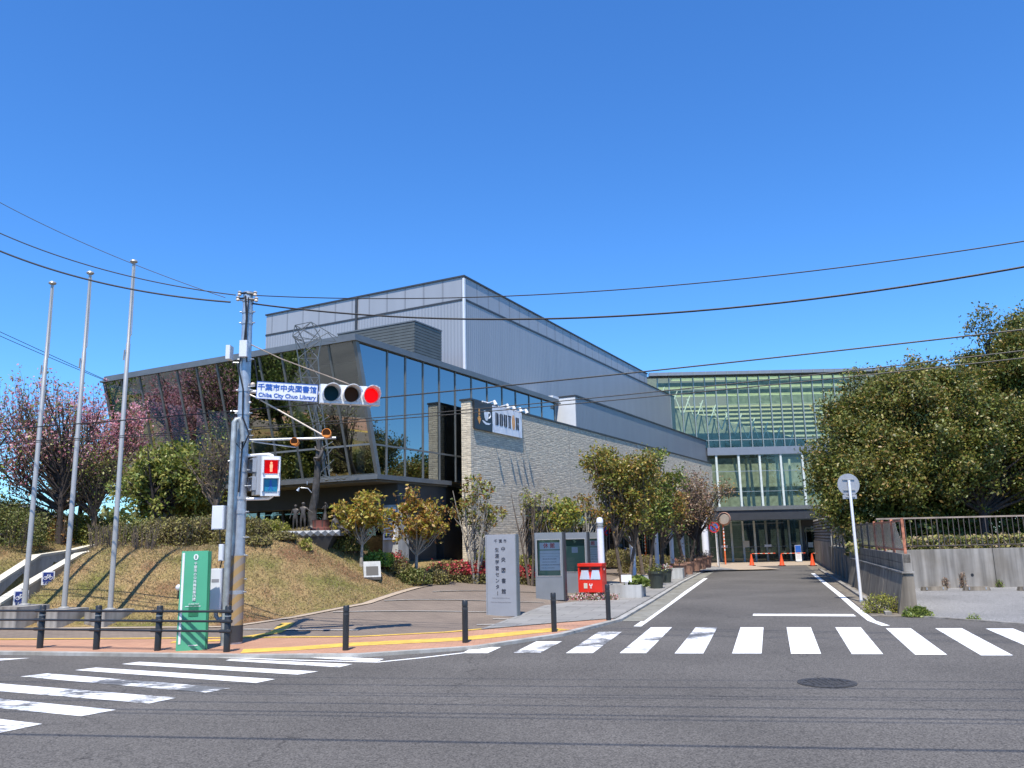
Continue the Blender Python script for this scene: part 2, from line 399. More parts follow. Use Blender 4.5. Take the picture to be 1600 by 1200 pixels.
M = dict(
    road=asphalt('asphalt_main', (.108, .100, .090), .6), ground=mat('soil', (.16, .14, .10), .95, var=.3),
    white_paint=paintmat('road_paint', (.80, .80, .78), .2), worn_paint=paintmat('worn_road_paint', (.78, .78, .76), 1.25),
    yellow=mat('tactile_yellow', (.62, .40, .07), .8, var=.2, scale=6, bump=.5, bscale=25), pink=tilemat('pink_block', (.46, .25, .155), (.40, .21, .13), (.30, .18, .12), .2, .1, .006),
    plaza=tilemat('plaza_block', (.215, .17, .13), (.18, .14, .108), (.12, .095, .075), .2, .1, .006, rot=R(17)),
    light_line=mat('pale_paving_line', (.42, .40, .36), .8, var=.25, scale=5), tan=tilemat('tan_block', (.44, .35, .25), (.38, .30, .22), (.3, .24, .18), .2, .1, .008),
    granite=tilemat('granite_slab', (.27, .262, .24), (.225, .217, .20), (.13, .125, .115), .9, .45, .012, rot=R(17)),
    kerb=concmat('kerb_concrete', (.38, .38, .36), .2), gutter=concmat('gutter_concrete', (.24, .235, .20), .25),
    grass=grassmat(), conc=concmat('weathered_concrete', (.30, .285, .26), .4), conc_pale=concmat('pale_concrete', (.42, .43, .42), .2),
    conc_cream=mat('cream_coping', (.62, .58, .47), .8, var=.1), conc_dark=concmat('stained_concrete', (.20, .175, .14), .5), gravel=asphalt('gravel', (.23, .225, .215), .7),
    stone=stonewall_mat(), rib=ribmat('ribbed_cladding', (.37, .375, .39), 'x', 6.0), panel=ribmat('panel_cladding', (.37, .375, .39), 'x', 1.0, panel=1.0),
    band=ribmat('band_cladding', (.27, .285, .31), 'x', 5.5), darktrim=mat('dark_trim', (.055, .058, .062), .5, .3, var=.1), roofgrey=mat('roof_edge_grey', (.17, .175, .175), .45, .4, var=.1),
    mull=mat('grey_mullion', (.19, .195, .185), .45, .4, var=.1), louvre=mat('louvre_grey', (.12, .125, .115), .5, .3, var=.1), soffit=mat('soffit', (.14, .135, .12), .7, var=.1),
    glass_f=glassmat('front_glass', (.42, .46, .43), .40, rcol=(.82, .88, .82)), glass_s=glassmat('side_glass', (.22, .26, .28), .52, rcol=(.58, .62, .62)),
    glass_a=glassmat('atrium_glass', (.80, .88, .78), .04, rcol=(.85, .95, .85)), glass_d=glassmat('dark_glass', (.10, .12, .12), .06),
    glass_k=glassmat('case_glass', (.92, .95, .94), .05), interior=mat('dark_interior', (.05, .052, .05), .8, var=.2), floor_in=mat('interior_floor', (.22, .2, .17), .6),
    white=mat('white_paint', (.78, .78, .78), .4, var=.03), offwhite=mat('off_white_box', (.66, .68, .70), .45, var=.04), galv=mat('galvanised_steel', (.44, .47, .50), .42, .55, var=.15, scale=8),
    zinc=mat('weathered_zinc', (.33, .36, .36), .55, .4, var=.25, scale=9), alu=mat('aluminium', (.42, .41, .38), .4, .35, var=.06), black=mat('black_paint', (.022, .024, .026), .4, var=.1),
    blackrub=mat('black_cable', (.012, .012, .013), .55), tape=stripemat('striped_guard', (.36, .24, .10), (.28, .24, .20), 1.6, R(42)), cream=mat('insulator', (.6, .5, .4), .4),
    redlamp=emis('red_lamp_lit', (1.0, .0, .0), .62), redman=emis('red_man_lit', (.75, .0, .0), .5), blueman=mat('blue_lens_unlit', (.02, .20, .34), .3), dkgreen=mat('green_lens_unlit', (.004, .03, .04), .5, spec=.15),
    dkamber=mat('amber_lens_unlit', (.05, .018, .005), .5, spec=.15), amber=mat('amber_housing', (.62, .20, .02), .4), blue_txt=mat('blue_lettering', (.02, .10, .42), .5), dark_txt=mat('dark_lettering', (.03, .03, .04), .5), white_txt=mat('white_lettering', (.8, .82, .8), .5),
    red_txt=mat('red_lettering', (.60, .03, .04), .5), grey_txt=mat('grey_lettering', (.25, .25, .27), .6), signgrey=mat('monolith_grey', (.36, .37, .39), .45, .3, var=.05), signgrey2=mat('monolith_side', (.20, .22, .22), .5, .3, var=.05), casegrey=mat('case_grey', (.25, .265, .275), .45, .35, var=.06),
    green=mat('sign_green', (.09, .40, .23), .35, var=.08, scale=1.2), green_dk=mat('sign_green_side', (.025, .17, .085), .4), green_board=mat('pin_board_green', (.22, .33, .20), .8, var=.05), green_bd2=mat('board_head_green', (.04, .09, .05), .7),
    paper=mat('paper', (.72, .74, .76), .8, var=.03), red=mat('postbox_red', (.68, .03, .015), .35, var=.06), silver=mat('silver_chute', (.75, .76, .78), .3, .5, var=.05), orange=mat('orange_letter', (.75, .33, .06), .5), cone=mat('cone_orange', (.80, .09, .02), .5, var=.08), orange_pole=mat('orange_pole', (.70, .16, .05), .5, var=.1),
    cup=mat('cup_white', (.75, .78, .82), .5), blue=mat('sign_blue', (.03, .12, .45), .4), navy=mat('sign_navy', (.02, .04, .2), .5), sign_red=mat('sign_red', (.6, .02, .03), .4), back=mat('sign_back_grey', (.42, .42, .42), .5, .5, var=.1), mirrorback=mat('mirror_back', (.38, .33, .27), .5, .2, var=.1),
    terracotta=mat('terracotta', (.34, .19, .13), .85, var=.2, scale=6), darkpot=mat('dark_pot', (.04, .05, .04), .5, var=.2), bark=mat('bark', (.13, .10, .075), .9, var=.35, scale=10, bump=.6, bscale=30), bark_pale=mat('pale_bark', (.30, .27, .22), .9, var=.3, scale=10, bump=.6, bscale=30), bark_dark=mat('dark_bark', (.045, .035, .03), .9, var=.3, scale=10, bump=.6, bscale=30),
    bronze=mat('bronze_patina', (.075, .065, .055), .5, .4, var=.4, scale=7), steel=mat('truss_steel', (.15, .16, .155), .45, .5, var=.2), plat=mat('platform_metal', (.20, .21, .22), .55, .3, var=.2), brick=tilemat('red_brick_base', (.22, .07, .05), (.17, .055, .04), (.08, .05, .04), .3, .06, .008),
    rust=mat('rusty_post', (.42, .16, .09), .8, var=.45, scale=9), rust_rail=mat('faded_rail', (.30, .24, .19), .8, var=.3), fence_dk=mat('dark_fence', (.09, .075, .065), .7, .2, var=.3), frosted=glassmat('frosted_panel', (.20, .27, .25), .12, .25),
    block=tilemat('concrete_block', (.15, .14, .125), (.12, .115, .10), (.07, .065, .055), .4, .2, .012), iron=mat('cast_iron', (.085, .08, .075), .6, .5, var=.3, scale=25, bump=.8, bscale=40), atr_frame=mat('atrium_frame', (.30, .34, .32), .4, .3, var=.08), atr_band=mat('atrium_band', (.24, .26, .29), .45, .3, var=.06),
    atr_louv=mat('green_louvre', (.62, .61, .43), .6, var=.1), atr_white=mat('painted_post', (.62, .66, .60), .5), atr_in=mat('hall_interior', (.30, .32, .265), .8, var=.3), glow=mat('cladding_dark_end', (.07, .075, .07), .7),
    poleband=mat('pole_band_silver', (.5, .52, .52), .3, .8), bollamp=mat('milky_white_post', (.72, .75, .80), .35, var=.04),
)
LEAF = dict(
    pink=leafmat('blossom_pink', [(.78, .36, .44), (.85, .55, .60), (.62, .20, .28), (.42, .18, .13), (.82, .46, .52)], .5),
    palegreen=leafmat('young_green_leaf', [(.30, .36, .07), (.20, .26, .05), (.38, .38, .12), (.20, .15, .07)], .3),
    glossy=leafmat('glossy_green_leaf', [(.16, .21, .035), (.27, .29, .06), (.35, .33, .08), (.11, .15, .025)], .3),
    autumn=leafmat('orange_green_leaf', [(.38, .32, .04), (.40, .20, .035), (.30, .32, .04), (.46, .34, .07), (.24, .17, .03)], .3),
    rusty=leafmat('rusty_leaf', [(.36, .20, .04), (.30, .13, .035), (.34, .27, .05), (.19, .10, .03)], .3),
    olive=leafmat('olive_leaf', [(.18, .18, .03), (.25, .23, .05), (.13, .16, .025), (.28, .18, .045)], .3),
    green=leafmat('mid_green_leaf', [(.15, .21, .035), (.21, .28, .05), (.26, .30, .07), (.10, .14, .025)], .3),
    dark=leafmat('evergreen_leaf', [(.12, .12, .02), (.19, .18, .03), (.29, .235, .055), (.09, .105, .018), (.30, .19, .055), (.24, .22, .04)], .25, .45),
    dark2=leafmat('evergreen_leaf_green', [(.09, .125, .02), (.14, .175, .03), (.19, .21, .04), (.075, .09, .018)], .25, .5),
    brownish=leafmat('brown_hedge_leaf', [(.17, .135, .055), (.25, .21, .075), (.14, .12, .05), (.27, .25, .06)], .2, .7),
    yellowgreen=leafmat('yellow_green_leaf', [(.33, .33, .05), (.24, .27, .04), (.38, .34, .08), (.17, .18, .03)], .3, .6),
    lime=leafmat('lime_leaf', [(.22, .36, .04), (.30, .42, .07), (.14, .22, .03)], .3, .6),
    hedge=leafmat('hedge_green_leaf', [(.12, .15, .03), (.17, .19, .04), (.09, .10, .025), (.22, .20, .06)], .2, .6),
    azalea=leafmat('azalea_red', [(.55, .04, .06), (.62, .10, .12), (.20, .12, .05), (.42, .05, .05)], .3, .6),
    bare=leafmat('dry_pinkish_leaf', [(.38, .25, .17), (.30, .17, .12), (.44, .33, .24), (.22, .17, .07)], .3, .7),
    flowers=leafmat('mixed_flowers', [(.75, .72, .68), (.55, .12, .16), (.12, .18, .04), (.7, .65, .5), (.10, .14, .03), (.6, .3, .35)], .25, .7),
    blade=leafmat('grass_blade', [(.36, .27, .14), (.30, .22, .11), (.21, .21, .07), (.42, .33, .18), (.24, .18, .10)], .3, .8),
    plantcover=leafmat('striped_ground_leaf', [(.40, .36, .12), (.30, .32, .09), (.42, .32, .2), (.2, .22, .06)], .3, .6),
)

# ------------------------------------------------------------------ mesh + object helpers
C = sc.collection

class MB:
    def __init__(s): s.v = []; s.f = []
    def add(s, vs, fs):
        o = len(s.v); s.v += [tuple(v) for v in vs]; s.f += [tuple(i + o for i in f) for f in fs]; return s
    def box(s, x0, x1, y0, y1, z0, z1):
        return s.add([(x0, y0, z0), (x1, y0, z0), (x1, y1, z0), (x0, y1, z0), (x0, y0, z1), (x1, y0, z1), (x1, y1, z1), (x0, y1, z1)],
                     [(0, 3, 2, 1), (4, 5, 6, 7), (0, 1, 5, 4), (1, 2, 6, 5), (2, 3, 7, 6), (3, 0, 4, 7)])
    def hexa(s, b4, t4):
        return s.add(list(b4) + list(t4), [(0, 3, 2, 1), (4, 5, 6, 7), (0, 1, 5, 4), (1, 2, 6, 5), (2, 3, 7, 6), (3, 0, 4, 7)])
    def bevbox(s, x0, x1, y0, y1, z0, z1, r=.02, n=3):
        """box with its vertical edges rounded"""
        pts = []
        for cx, cy, a0 in ((x1 - r, y1 - r, 0), (x0 + r, y1 - r, 90), (x0 + r, y0 + r, 180), (x1 - r, y0 + r, 270)):
            for k in range(n + 1):
                a = R(a0 + 90 * k / n); pts.append((cx + r * math.cos(a), cy + r * math.sin(a)))
        return s.prism(pts, z0, z1)
    def prism(s, pts, z0, z1):
        n = len(pts)
        zz0 = z0 if hasattr(z0, '__len__') else [z0] * n; zz1 = z1 if hasattr(z1, '__len__') else [z1] * n
        v = [(p[0], p[1], a) for p, a in zip(pts, zz0)] + [(p[0], p[1], a) for p, a in zip(pts, zz1)]
        f = [tuple(range(n - 1, -1, -1)), tuple(range(n, 2 * n))] + [(i, (i + 1) % n, n + (i + 1) % n, n + i) for i in range(n)]
        return s.add(v, f)
    def tube(s, pts, rad, n=8, cap=True):
        pts = [Vector(p) for p in pts]
        if not hasattr(rad, '__len__'): rad = [rad] * len(pts)
        vs = []; fs = []; ref = None
        for i, p in enumerate(pts):
            d = (pts[min(i + 1, len(pts) - 1)] - pts[max(i - 1, 0)])
            if d.length < 1e-9: d = Vector((0, 0, 1))
            d.normalize()
            if ref is None: ref = Vector((1, 0, 0)) if abs(d.x) < .9 else Vector((0, 1, 0))
            u = (ref - d * ref.dot(d)); u.normalize(); ref = u; w_ = d.cross(u)
            for k in range(n):
                a = 2 * math.pi * k / n
                vs.append(p + (u * math.cos(a) + w_ * math.sin(a)) * rad[i])
        for i in range(len(pts) - 1):
            for k in range(n):
                k2 = (k + 1) % n
                fs.append((i * n + k, i * n + k2, (i + 1) * n + k2, (i + 1) * n + k))
        if cap:
            fs.append(tuple(range(n - 1, -1, -1))); fs.append(tuple((len(pts) - 1) * n + k for k in range(n)))
        return s.add(vs, fs)
    def lathe(s, prof, c=(0, 0, 0), n=20):
        """profile (r, z) spun about the vertical through c"""
        return s.tube([(c[0], c[1], c[2] + z) for r, z in prof], [max(r, 1e-4) for r, z in prof], n)
    def disc(s, c, nrm, r, th, n=24):
        c = Vector(c); nrm = Vector(nrm).normalized()
        return s.tube([c - nrm * th / 2, c + nrm * th / 2], r, n)
    def sphere(s, c, r, n=12, sc_=(1, 1, 1)):
        vs = []; fs = []; m = n // 2
        for i in range(m + 1):
            th = math.pi * i / m
            for k in range(n):
                a = 2 * math.pi * k / n
                vs.append((c[0] + r * sc_[0] * math.sin(th) * math.cos(a), c[1] + r * sc_[1] * math.sin(th) * math.sin(a), c[2] + r * sc_[2] * math.cos(th)))
        for i in range(m):
            for k in range(n):
                k2 = (k + 1) % n; fs.append((i * n + k, (i + 1) * n + k, (i + 1) * n + k2, i * n + k2))
        return s.add(vs, fs)
    def build(s, name, m, parent=None, smooth=False, loc=None, rot=None, **tags):
        me = bpy.data.meshes.new(name); me.from_pydata(s.v, [], s.f); me.update()
        o = bpy.data.objects.new(name, me); C.objects.link(o)
        if m: me.materials.append(m)
        if smooth:
            me.polygons.foreach_set('use_smooth', [True] * len(me.polygons))
            try: me.set_sharp_from_angle(angle=R(40))
            except Exception: pass
        if parent: o.parent = parent
        if loc is not None: o.location = loc
        if rot is not None: o.rotation_euler = rot
        tag(o, **tags)
        return o

def tag(o, label=None, cat=None, group=None, kind=None):
    if label: o['label'] = label
    if cat: o['category'] = cat
    if group: o['group'] = group
    if kind: o['kind'] = kind
    return o

def thing(name, label, cat, loc=(0, 0, 0), rz=0.0, group=None, rot=None):
    o = bpy.data.objects.new(name, None); C.objects.link(o); o.empty_display_size = .2
    o.location = loc; o.rotation_euler = rot if rot is not None else (0, 0, rz)
    return tag(o, label, cat, group)

def copy_tree(o, parent=None):
    kids = list(o.children); c = o.copy(); C.objects.link(c); c.parent = parent
    for k in kids: copy_tree(k, c)
    return c

def text(name, s, m, parent, loc, size, rot=(R(90), 0, 0), ext=.004, bold=.0, align='CENTER', sx=1.0, space=1.0):
    cu = bpy.data.curves.new(name, 'FONT'); cu.body = s; cu.size = size; cu.extrude = ext; cu.align_x = align; cu.align_y = 'CENTER'
    cu.offset = bold; cu.space_character = space; cu.resolution_u = 3
    tmp = bpy.data.objects.new('tmp', cu); C.objects.link(tmp)
    dg = bpy.context.evaluated_depsgraph_get(); dg.update()
    me = bpy.data.meshes.new_from_object(tmp.evaluated_get(dg)); me.name = name
    bpy.data.objects.remove(tmp); bpy.data.curves.remove(cu)
    me.materials.clear(); me.materials.append(m)
    o = bpy.data.objects.new(name, me); C.objects.link(o); o.parent = parent; o.location = loc; o.rotation_euler = rot; o.scale = (sx, 1, 1)
    return o

def vtext(name, s, m, parent, x, y, z0, step, size, ext=.004, bold=0.0):
    """vertical run of characters joined into one mesh"""
    obs = []
    for i, ch in enumerate(s):
        if ch == ' ': continue
        if ch == 'ー':
            mb = MB(); mb.box(x - size * .05, x + size * .05, y - ext, y + ext, z0 - i * step - size * .4, z0 - i * step + size * .4); obs.append(mb.build(name, m, parent)); continue
        obs.append(text(name, ch, m, parent, (x, y, z0 - i * step), size, ext=ext, bold=bold))
    vs = []; fs = []
    for o in obs:
        mw = Matrix.LocRotScale(o.location, o.rotation_euler, o.scale); k = len(vs)
        vs += [tuple(mw @ v.co) for v in o.data.vertices]; fs += [tuple(i + k for i in p.vertices) for p in o.data.polygons]
        me = o.data; bpy.data.objects.remove(o); bpy.data.meshes.remove(me)
    mb = MB(); mb.v = vs; mb.f = fs
    return mb.build(name, m, parent)

def quads(name, pts, m, parent=None, **t):
    """pts: (N,4,3) array -> one mesh"""
    n = len(pts); me = bpy.data.meshes.new(name)
    me.vertices.add(n * 4); me.vertices.foreach_set('co', pts.reshape(-1).astype(np.float32))
    me.loops.add(n * 4); me.loops.foreach_set('vertex_index', np.arange(n * 4, dtype=np.int32))
    me.polygons.add(n); me.polygons.foreach_set('loop_start', np.arange(0, n * 4, 4, dtype=np.int32)); me.polygons.foreach_set('loop_total', np.full(n, 4, dtype=np.int32))
    me.update(); me.validate(); me.materials.append(m)
    o = bpy.data.objects.new(name, me); C.objects.link(o)
    if parent: o.parent = parent
    tag(o, **t)
    return o

def leaves(cen, size, aspect=.5, up=.4, szvar=.4):
    n = len(cen)
    d = RNG.normal(size=(n, 3)); d /= np.linalg.norm(d, axis=1)[:, None]
    nr = RNG.normal(size=(n, 3)); nr[:, 2] += up * 2; nr -= (nr * d).sum(1)[:, None] * d; nr /= np.linalg.norm(nr, axis=1)[:, None]
    s = np.cross(d, nr); L = size * (1 + szvar * (RNG.random(n) - .5) * 2)
    L = L[:, None]
    q = np.stack([cen - d * L * .5, cen + s * L * aspect * .5 + nr * L * .06, cen + d * L * .5, cen - s * L * aspect * .5 + nr * L * .06], axis=1)
    return q

def tree(name, label, cat, base, h, crown, leafm, n, leaf=.11, tr=.08, barkm='bark', stems=1, nclu=30, rc=.28, fork=.3, group=None, lean=(0, 0), twigs=4, shell=.5, flat=1.0, hollow=0.0, upw=0.0):
    """crown: list of ellipsoids (dx, dy, z, rx, ry, rz) relative to the base; leaves sit round branch ends"""
    T = thing(name, label, cat, base, group=group)
    tb = MB(); br = MB(); allc = []
    vol = np.array([e[3] * e[4] * e[5] for e in crown]) ** (2 / 3); vol /= vol.sum()
    cl = []
    for e, wgt in zip(crown, vol):
        k = max(2, int(round(nclu * wgt)))
        for _ in range(k):
            v = RNG.normal(size=3); v /= np.linalg.norm(v); rr = (hollow + (1 - hollow) * RNG.random()) ** (1 - shell)
            cl.append((e[0] + v[0] * e[3] * rr, e[1] + v[1] * e[4] * rr, e[2] + v[2] * e[5] * rr))
    zt = max(e[2] + e[5] * .3 for e in crown)
    st = []
    for s in range(stems):
        a = 2 * math.pi * s / max(1, stems) + .5; off = 0 if stems == 1 else tr * 1.3
        sp = 0 if stems == 1 else h * .16
        bx, by = off * math.cos(a), off * math.sin(a)
        pts = []; m_ = 7
        for i in range(m_ + 1):
            t = i / m_
            pts.append((bx + lean[0] * t + math.cos(a) * sp * t + .03 * h * math.sin(3 * t + s) * t, by + lean[1] * t + math.sin(a) * sp * t, zt * t))
        st.append(pts)
        tb.tube(pts, [tr * (1.25 if i == 0 else 1) * (1 - .8 * i / m_) / (1 if stems == 1 else 1.3) for i in range(m_ + 1)], 8)
    for c in cl:
        s = st[int(RNG.integers(len(st)))] if stems > 1 else st[0]
        t = min(.92, max(fork, (c[2] / zt) * .55 * (.7 + .5 * RNG.random())))
        f = t * 7; i = int(f); g = f - i
        p0 = Vector(s[i]).lerp(Vector(s[min(i + 1, 7)]), g); p3 = Vector(c)
        mid = p0.lerp(p3, .5); mid.z += (p3 - p0).length * .02 - abs(p3.z - p0.z) * .08
        mid.x += RNG.normal() * .05 * (p3 - p0).length; mid.y += RNG.normal() * .05 * (p3 - p0).length
        r0 = tr * .42 * (1 - .6 * t)
        br.tube([p0, p0.lerp(mid, .6), mid, mid.lerp(p3, .55) + Vector((0, 0, .02)), p3], [r0, r0 * .8, r0 * .6, r0 * .42, r0 * .2], 5, False)
        for _ in range(twigs):
            e = p3 + Vector(RNG.normal(size=3)) * rc * .95 * (1 - .35 * min(1, upw)) + Vector((0, 0, upw * rc * (.5 + RNG.random())))
            q0 = mid.lerp(p3, .3 + .7 * RNG.random())
            br.tube([q0, q0.lerp(e, .5) + Vector((0, 0, .03)), e], [r0 * .28, r0 * .2, r0 * .08], 4, False)
            allc.append(tuple(e))
            if upw: allc.append(tuple(q0.lerp(e, .7)))
        allc.append(c)
    allc = np.array(allc); per = RNG.random(len(allc)) ** 1.3 + .15; per /= per.sum()
    idx = RNG.choice(len(allc), size=n, p=per)
    cen = allc[idx] + RNG.normal(size=(n, 3)) * rc * (.5 - .3 * min(1, upw)) * np.array([1, 1, flat])
    tb.build('trunk', M[barkm], T, True)
    br.build('branches', M[barkm], T, True)
    lm = leafm if isinstance(leafm, list) else [leafm]
    part = np.array_split(RNG.permutation(n), len(lm)) if len(lm) > 1 else [np.arange(n)]
    for k, (l, ii) in enumerate(zip(lm, part)):
        quads('crown', leaves(cen[ii], leaf), LEAF[l], T)
    return T

def bush(name, label, cat, base, size, leafm, n, leaf=.07, group=None, stems=True, rz=0.0, flowers=None, sq=3.0):
    """size = (lx, ly, h): rounded box full of leaves near its skin, twigs within"""
    T = thing(name, label, cat, base, rz, group)
    v = RNG.normal(size=(n, 3)); v[:, 2] = np.abs(v[:, 2])
    nn = (np.abs(v) ** sq).sum(1) ** (1 / sq); v /= nn[:, None]
    lump = 1 + .10 * np.sin(v[:, 0] * 9 + base[0] * 3) * np.cos(v[:, 1] * 7 + base[1]) + .07 * np.sin(v[:, 0] * 23 * size[0] / 2)
    rr = (.72 + .28 * RNG.random(n)) * lump
    v *= rr[:, None]
    cen = v * np.array([size[0] / 2, size[1] / 2, size[2]]) + RNG.normal(size=(n, 3)) * .025
    cen[:, 2] = np.maximum(cen[:, 2], .03)
    if flowers:
        fl = (cen[:, 2] > size[2] * .45) & (RNG.random(n) < flowers[1])
        quads('blossom', leaves(cen[fl] + np.array([0, -.02, .03]), leaf * 1.1, .9), LEAF[flowers[0]], T)
        cen = cen[~fl]
    quads('foliage', leaves(cen, leaf, .55), LEAF[leafm], T)
    if stems:
        b = MB()
        for _ in range(int(14 + size[0] * 16)):
            x, y = (RNG.random() - .5) * size[0] * .8, (RNG.random() - .5) * size[1] * .8
            b.tube([(x * .8, y * .8, -.05), (x, y, size[2] * .5), (x * 1.15 + RNG.normal() * .05, y * 1.15, size[2] * (.8 + .2 * RNG.random()))], [.014, .01, .004], 4, False)
        b.build('stems', M['bark'], T)
    return T


# ------------------------------------------------------------------ the ground
def P2(*px, z=0.05): return [tuple(atz(a, b, z)[:2]) for a, b in px]
KERB = P2((-420, 1012), (0, 1017), (390, 1022), (560, 1021), (740, 1009), (870, 990), (962, 967), (1010, 940), (1060, 910), (1113, 884))
KERB = [(-60, KERB[0][1] + 8)] + KERB
INNER = P2((-420, 999), (0, 1001), (560, 996), (700, 989), (880, 973), (958, 967))
INNER = [(-60, INNER[0][1] + 8)] + INNER
def graph(pl):
    xs = [p[0] for p in pl]; ys = [p[1] for p in pl]
    return lambda x: float(np.interp(x, xs, ys))
fK, fI, fE = graph(KERB), graph(INNER), graph(EDGE)

def sheet(name, xs, lo, hi, ny, zf, m, thick=0.0, **t):
    b = MB(); nx = len(xs); v = []
    for x in xs:
        a, c = lo(x), hi(x)
        for j in range(ny + 1):
            y = a + (c - a) * j / ny; v.append((x, y, zf(x, y)))
    f = [(i * (ny + 1) + j, (i + 1) * (ny + 1) + j, (i + 1) * (ny + 1) + j + 1, i * (ny + 1) + j + 1) for i in range(nx - 1) for j in range(ny)]
    b.add(v, f)
    return b.build(name, m, None, True, kind='structure', **t)

def xr(a, b, *marks, step=.25):
    s = set(np.round(np.arange(a, b, step), 3)); s |= {round(float(mm), 3) for mm in marks if a < mm < b} | {a, b}
    return sorted(s)

g = MB(); g.add([(-700, -300, -.03), (700, -300, -.03), (700, 1100, -.03), (-700, 1100, -.03)], [(0, 1, 2, 3)]).build('ground', M['ground'], kind='structure')
g = MB(); g.add([(-90, -14, 0), (90, -40, 0), (90, 12, 0), (60, 16, 0), (27, 60, 0), (-60, 60, 0), (-90, 40, 0)], [(0, 1, 2, 3, 4, 5, 6)]).build('road', M['road'], kind='structure')
kx = [p[0] for p in KERB]; ex = [p[0] for p in EDGE]; ix = [p[0] for p in INNER]
sheet('plaza', xr(-60, 1.2, *kx, *ex), fK, lambda x: fE(x) + .4, 40, lambda x, y: plaza_z(x, y), M['plaza'])
sheet('plaza', xr(1.2, 11.9, *kx, *ex), fK, lambda x: 62, 120, lambda x, y: plaza_z(x, y), M['plaza'])
sheet('pavement', xr(-60, INNER[-1][0], *kx, *ix), fK, fI, 4, lambda x, y: plaza_z(x, y) + .004, M['pink'])
lawn = sheet('lawn', xr(-60, 1.2, *ex, step=.22), fE, lambda x: 62, 110, lambda x, y: gz(x, y) + .006 if y > fE(x) + .01 else plaza_z(x, y) + .004, M['grass'])

def ribbon(name, pts, wd, zf, m, h=0.0, dens=.3, **t):
    """strip of width wd following pts (world xy), top at zf, optional real height h"""
    P = []
    for a, b in zip(pts[:-1], pts[1:]):
        n = max(1, int(math.hypot(b[0] - a[0], b[1] - a[1]) / dens))
        P += [(a[0] + (b[0] - a[0]) * k / n, a[1] + (b[1] - a[1]) * k / n) for k in range(n)]
    P.append(pts[-1]); v = []; f = []
    L = []; Rr = []
    for i, p in enumerate(P):
        q0, q1 = P[max(0, i - 1)], P[min(len(P) - 1, i + 1)]
        dx, dy = q1[0] - q0[0], q1[1] - q0[1]; l = math.hypot(dx, dy); nx, ny = -dy / l, dx / l
        L.append((p[0] + nx * wd / 2, p[1] + ny * wd / 2)); Rr.append((p[0] - nx * wd / 2, p[1] - ny * wd / 2))
    zz = [zf(*p) for p in P]
    b = MB()
    if h:
        for i in range(len(P) - 1):
            b.hexa([(*L[i], zz[i] - h), (*L[i + 1], zz[i + 1] - h), (*Rr[i + 1], zz[i + 1] - h), (*Rr[i], zz[i] - h)],
                   [(*L[i], zz[i]), (*L[i + 1], zz[i + 1]), (*Rr[i + 1], zz[i + 1]), (*Rr[i], zz[i])])
    else:
        for i in range(len(P)): v += [(*L[i], zz[i]), (*Rr[i], zz[i])]
        b.add(v, [(2 * i, 2 * i + 1, 2 * i + 3, 2 * i + 2) for i in range(len(P) - 1)])
    return b.build(name, m, None, kind='structure', **t)

def off(pl, d):
    out = []
    for i, p in enumerate(pl):
        q0, q1 = pl[max(0, i - 1)], pl[min(len(pl) - 1, i + 1)]
        dx, dy = q1[0] - q0[0], q1[1] - q0[1]; l = math.hypot(dx, dy)
        out.append((p[0] - dy / l * d, p[1] + dx / l * d))
    return out
pz4 = lambda k: (lambda x, y: plaza_z(x, y) + k)
ribbon('kerb', off(KERB, -.07), .15, lambda x, y: .056, M['kerb'], h=.08)
drv = [p for p in KERB if p[0] > 1.9]
ribbon('gutter', off(drv, -.40), .5, lambda x, y: .006, M['gutter'])
ribbon('drain_channel', off(drv, .16), .06, lambda x, y: plaza_z(x, y) + .010, M['black'])
# granite slabs beside the driveway
GR_HI = [tuple(hit(*p)[:2]) for p in ((752, 984), (850, 947), (965, 931), (1040, 900), (1090, 886), (1112, 880))]
fG = graph(GR_HI); fKI = lambda x: max(fK(x) + .05, fI(x) if x < INNER[-1][0] else 0)
sheet('granite_pavement', xr(GR_HI[0][0], 11.8, *kx, *ix), fKI, fG, 24, pz4(.018), M['granite'])
sheet('tan_pavement', xr(2.2, 14.0, step=.3), lambda x: fG(x) + .02, lambda x: fG(x) + 2.2 + x * .75, 30, pz4(.016), M['tan'])
sheet('entrance_apron', xr(9.5, 22.5, step=1.0), lambda x: max(50.2, fK(x) if x < KERB[-1][0] else 0), lambda x: 59, 3, lambda x, y: .012, M['tan'])
# draped lines on the plaza
def pl_(*px): return [tuple(hit(*p)[:2]) for p in px]
ribbon('grass_border_paving', off(EDGE[2:10], -.16), .26, pz4(.010), M['tan'])
for a in (((676, 925), (850, 926)), ((600, 939), (850, 942)), ((520, 957), (765, 957)), ((380, 984), (560, 985.5)), ((770, 968), (835, 968)), ((745, 977), (800, 976))):
    ribbon('paving_line', pl_(*a), .13, pz4(.013), M['light_line'])
ribbon('paving_edge', off(INNER[:-1], .12), .16, pz4(.009), M['yellow'])
ribbon('tactile_paving', P2((378, 1018), (460, 1014), (540, 1008), (720, 999), (878, 983)), .55, pz4(.009), M['yellow'])
ribbon('tactile_paving', P2((268, 1004), (345, 1001), (430, 990), (450, 980)), .3, pz4(.011), M['yellow'])

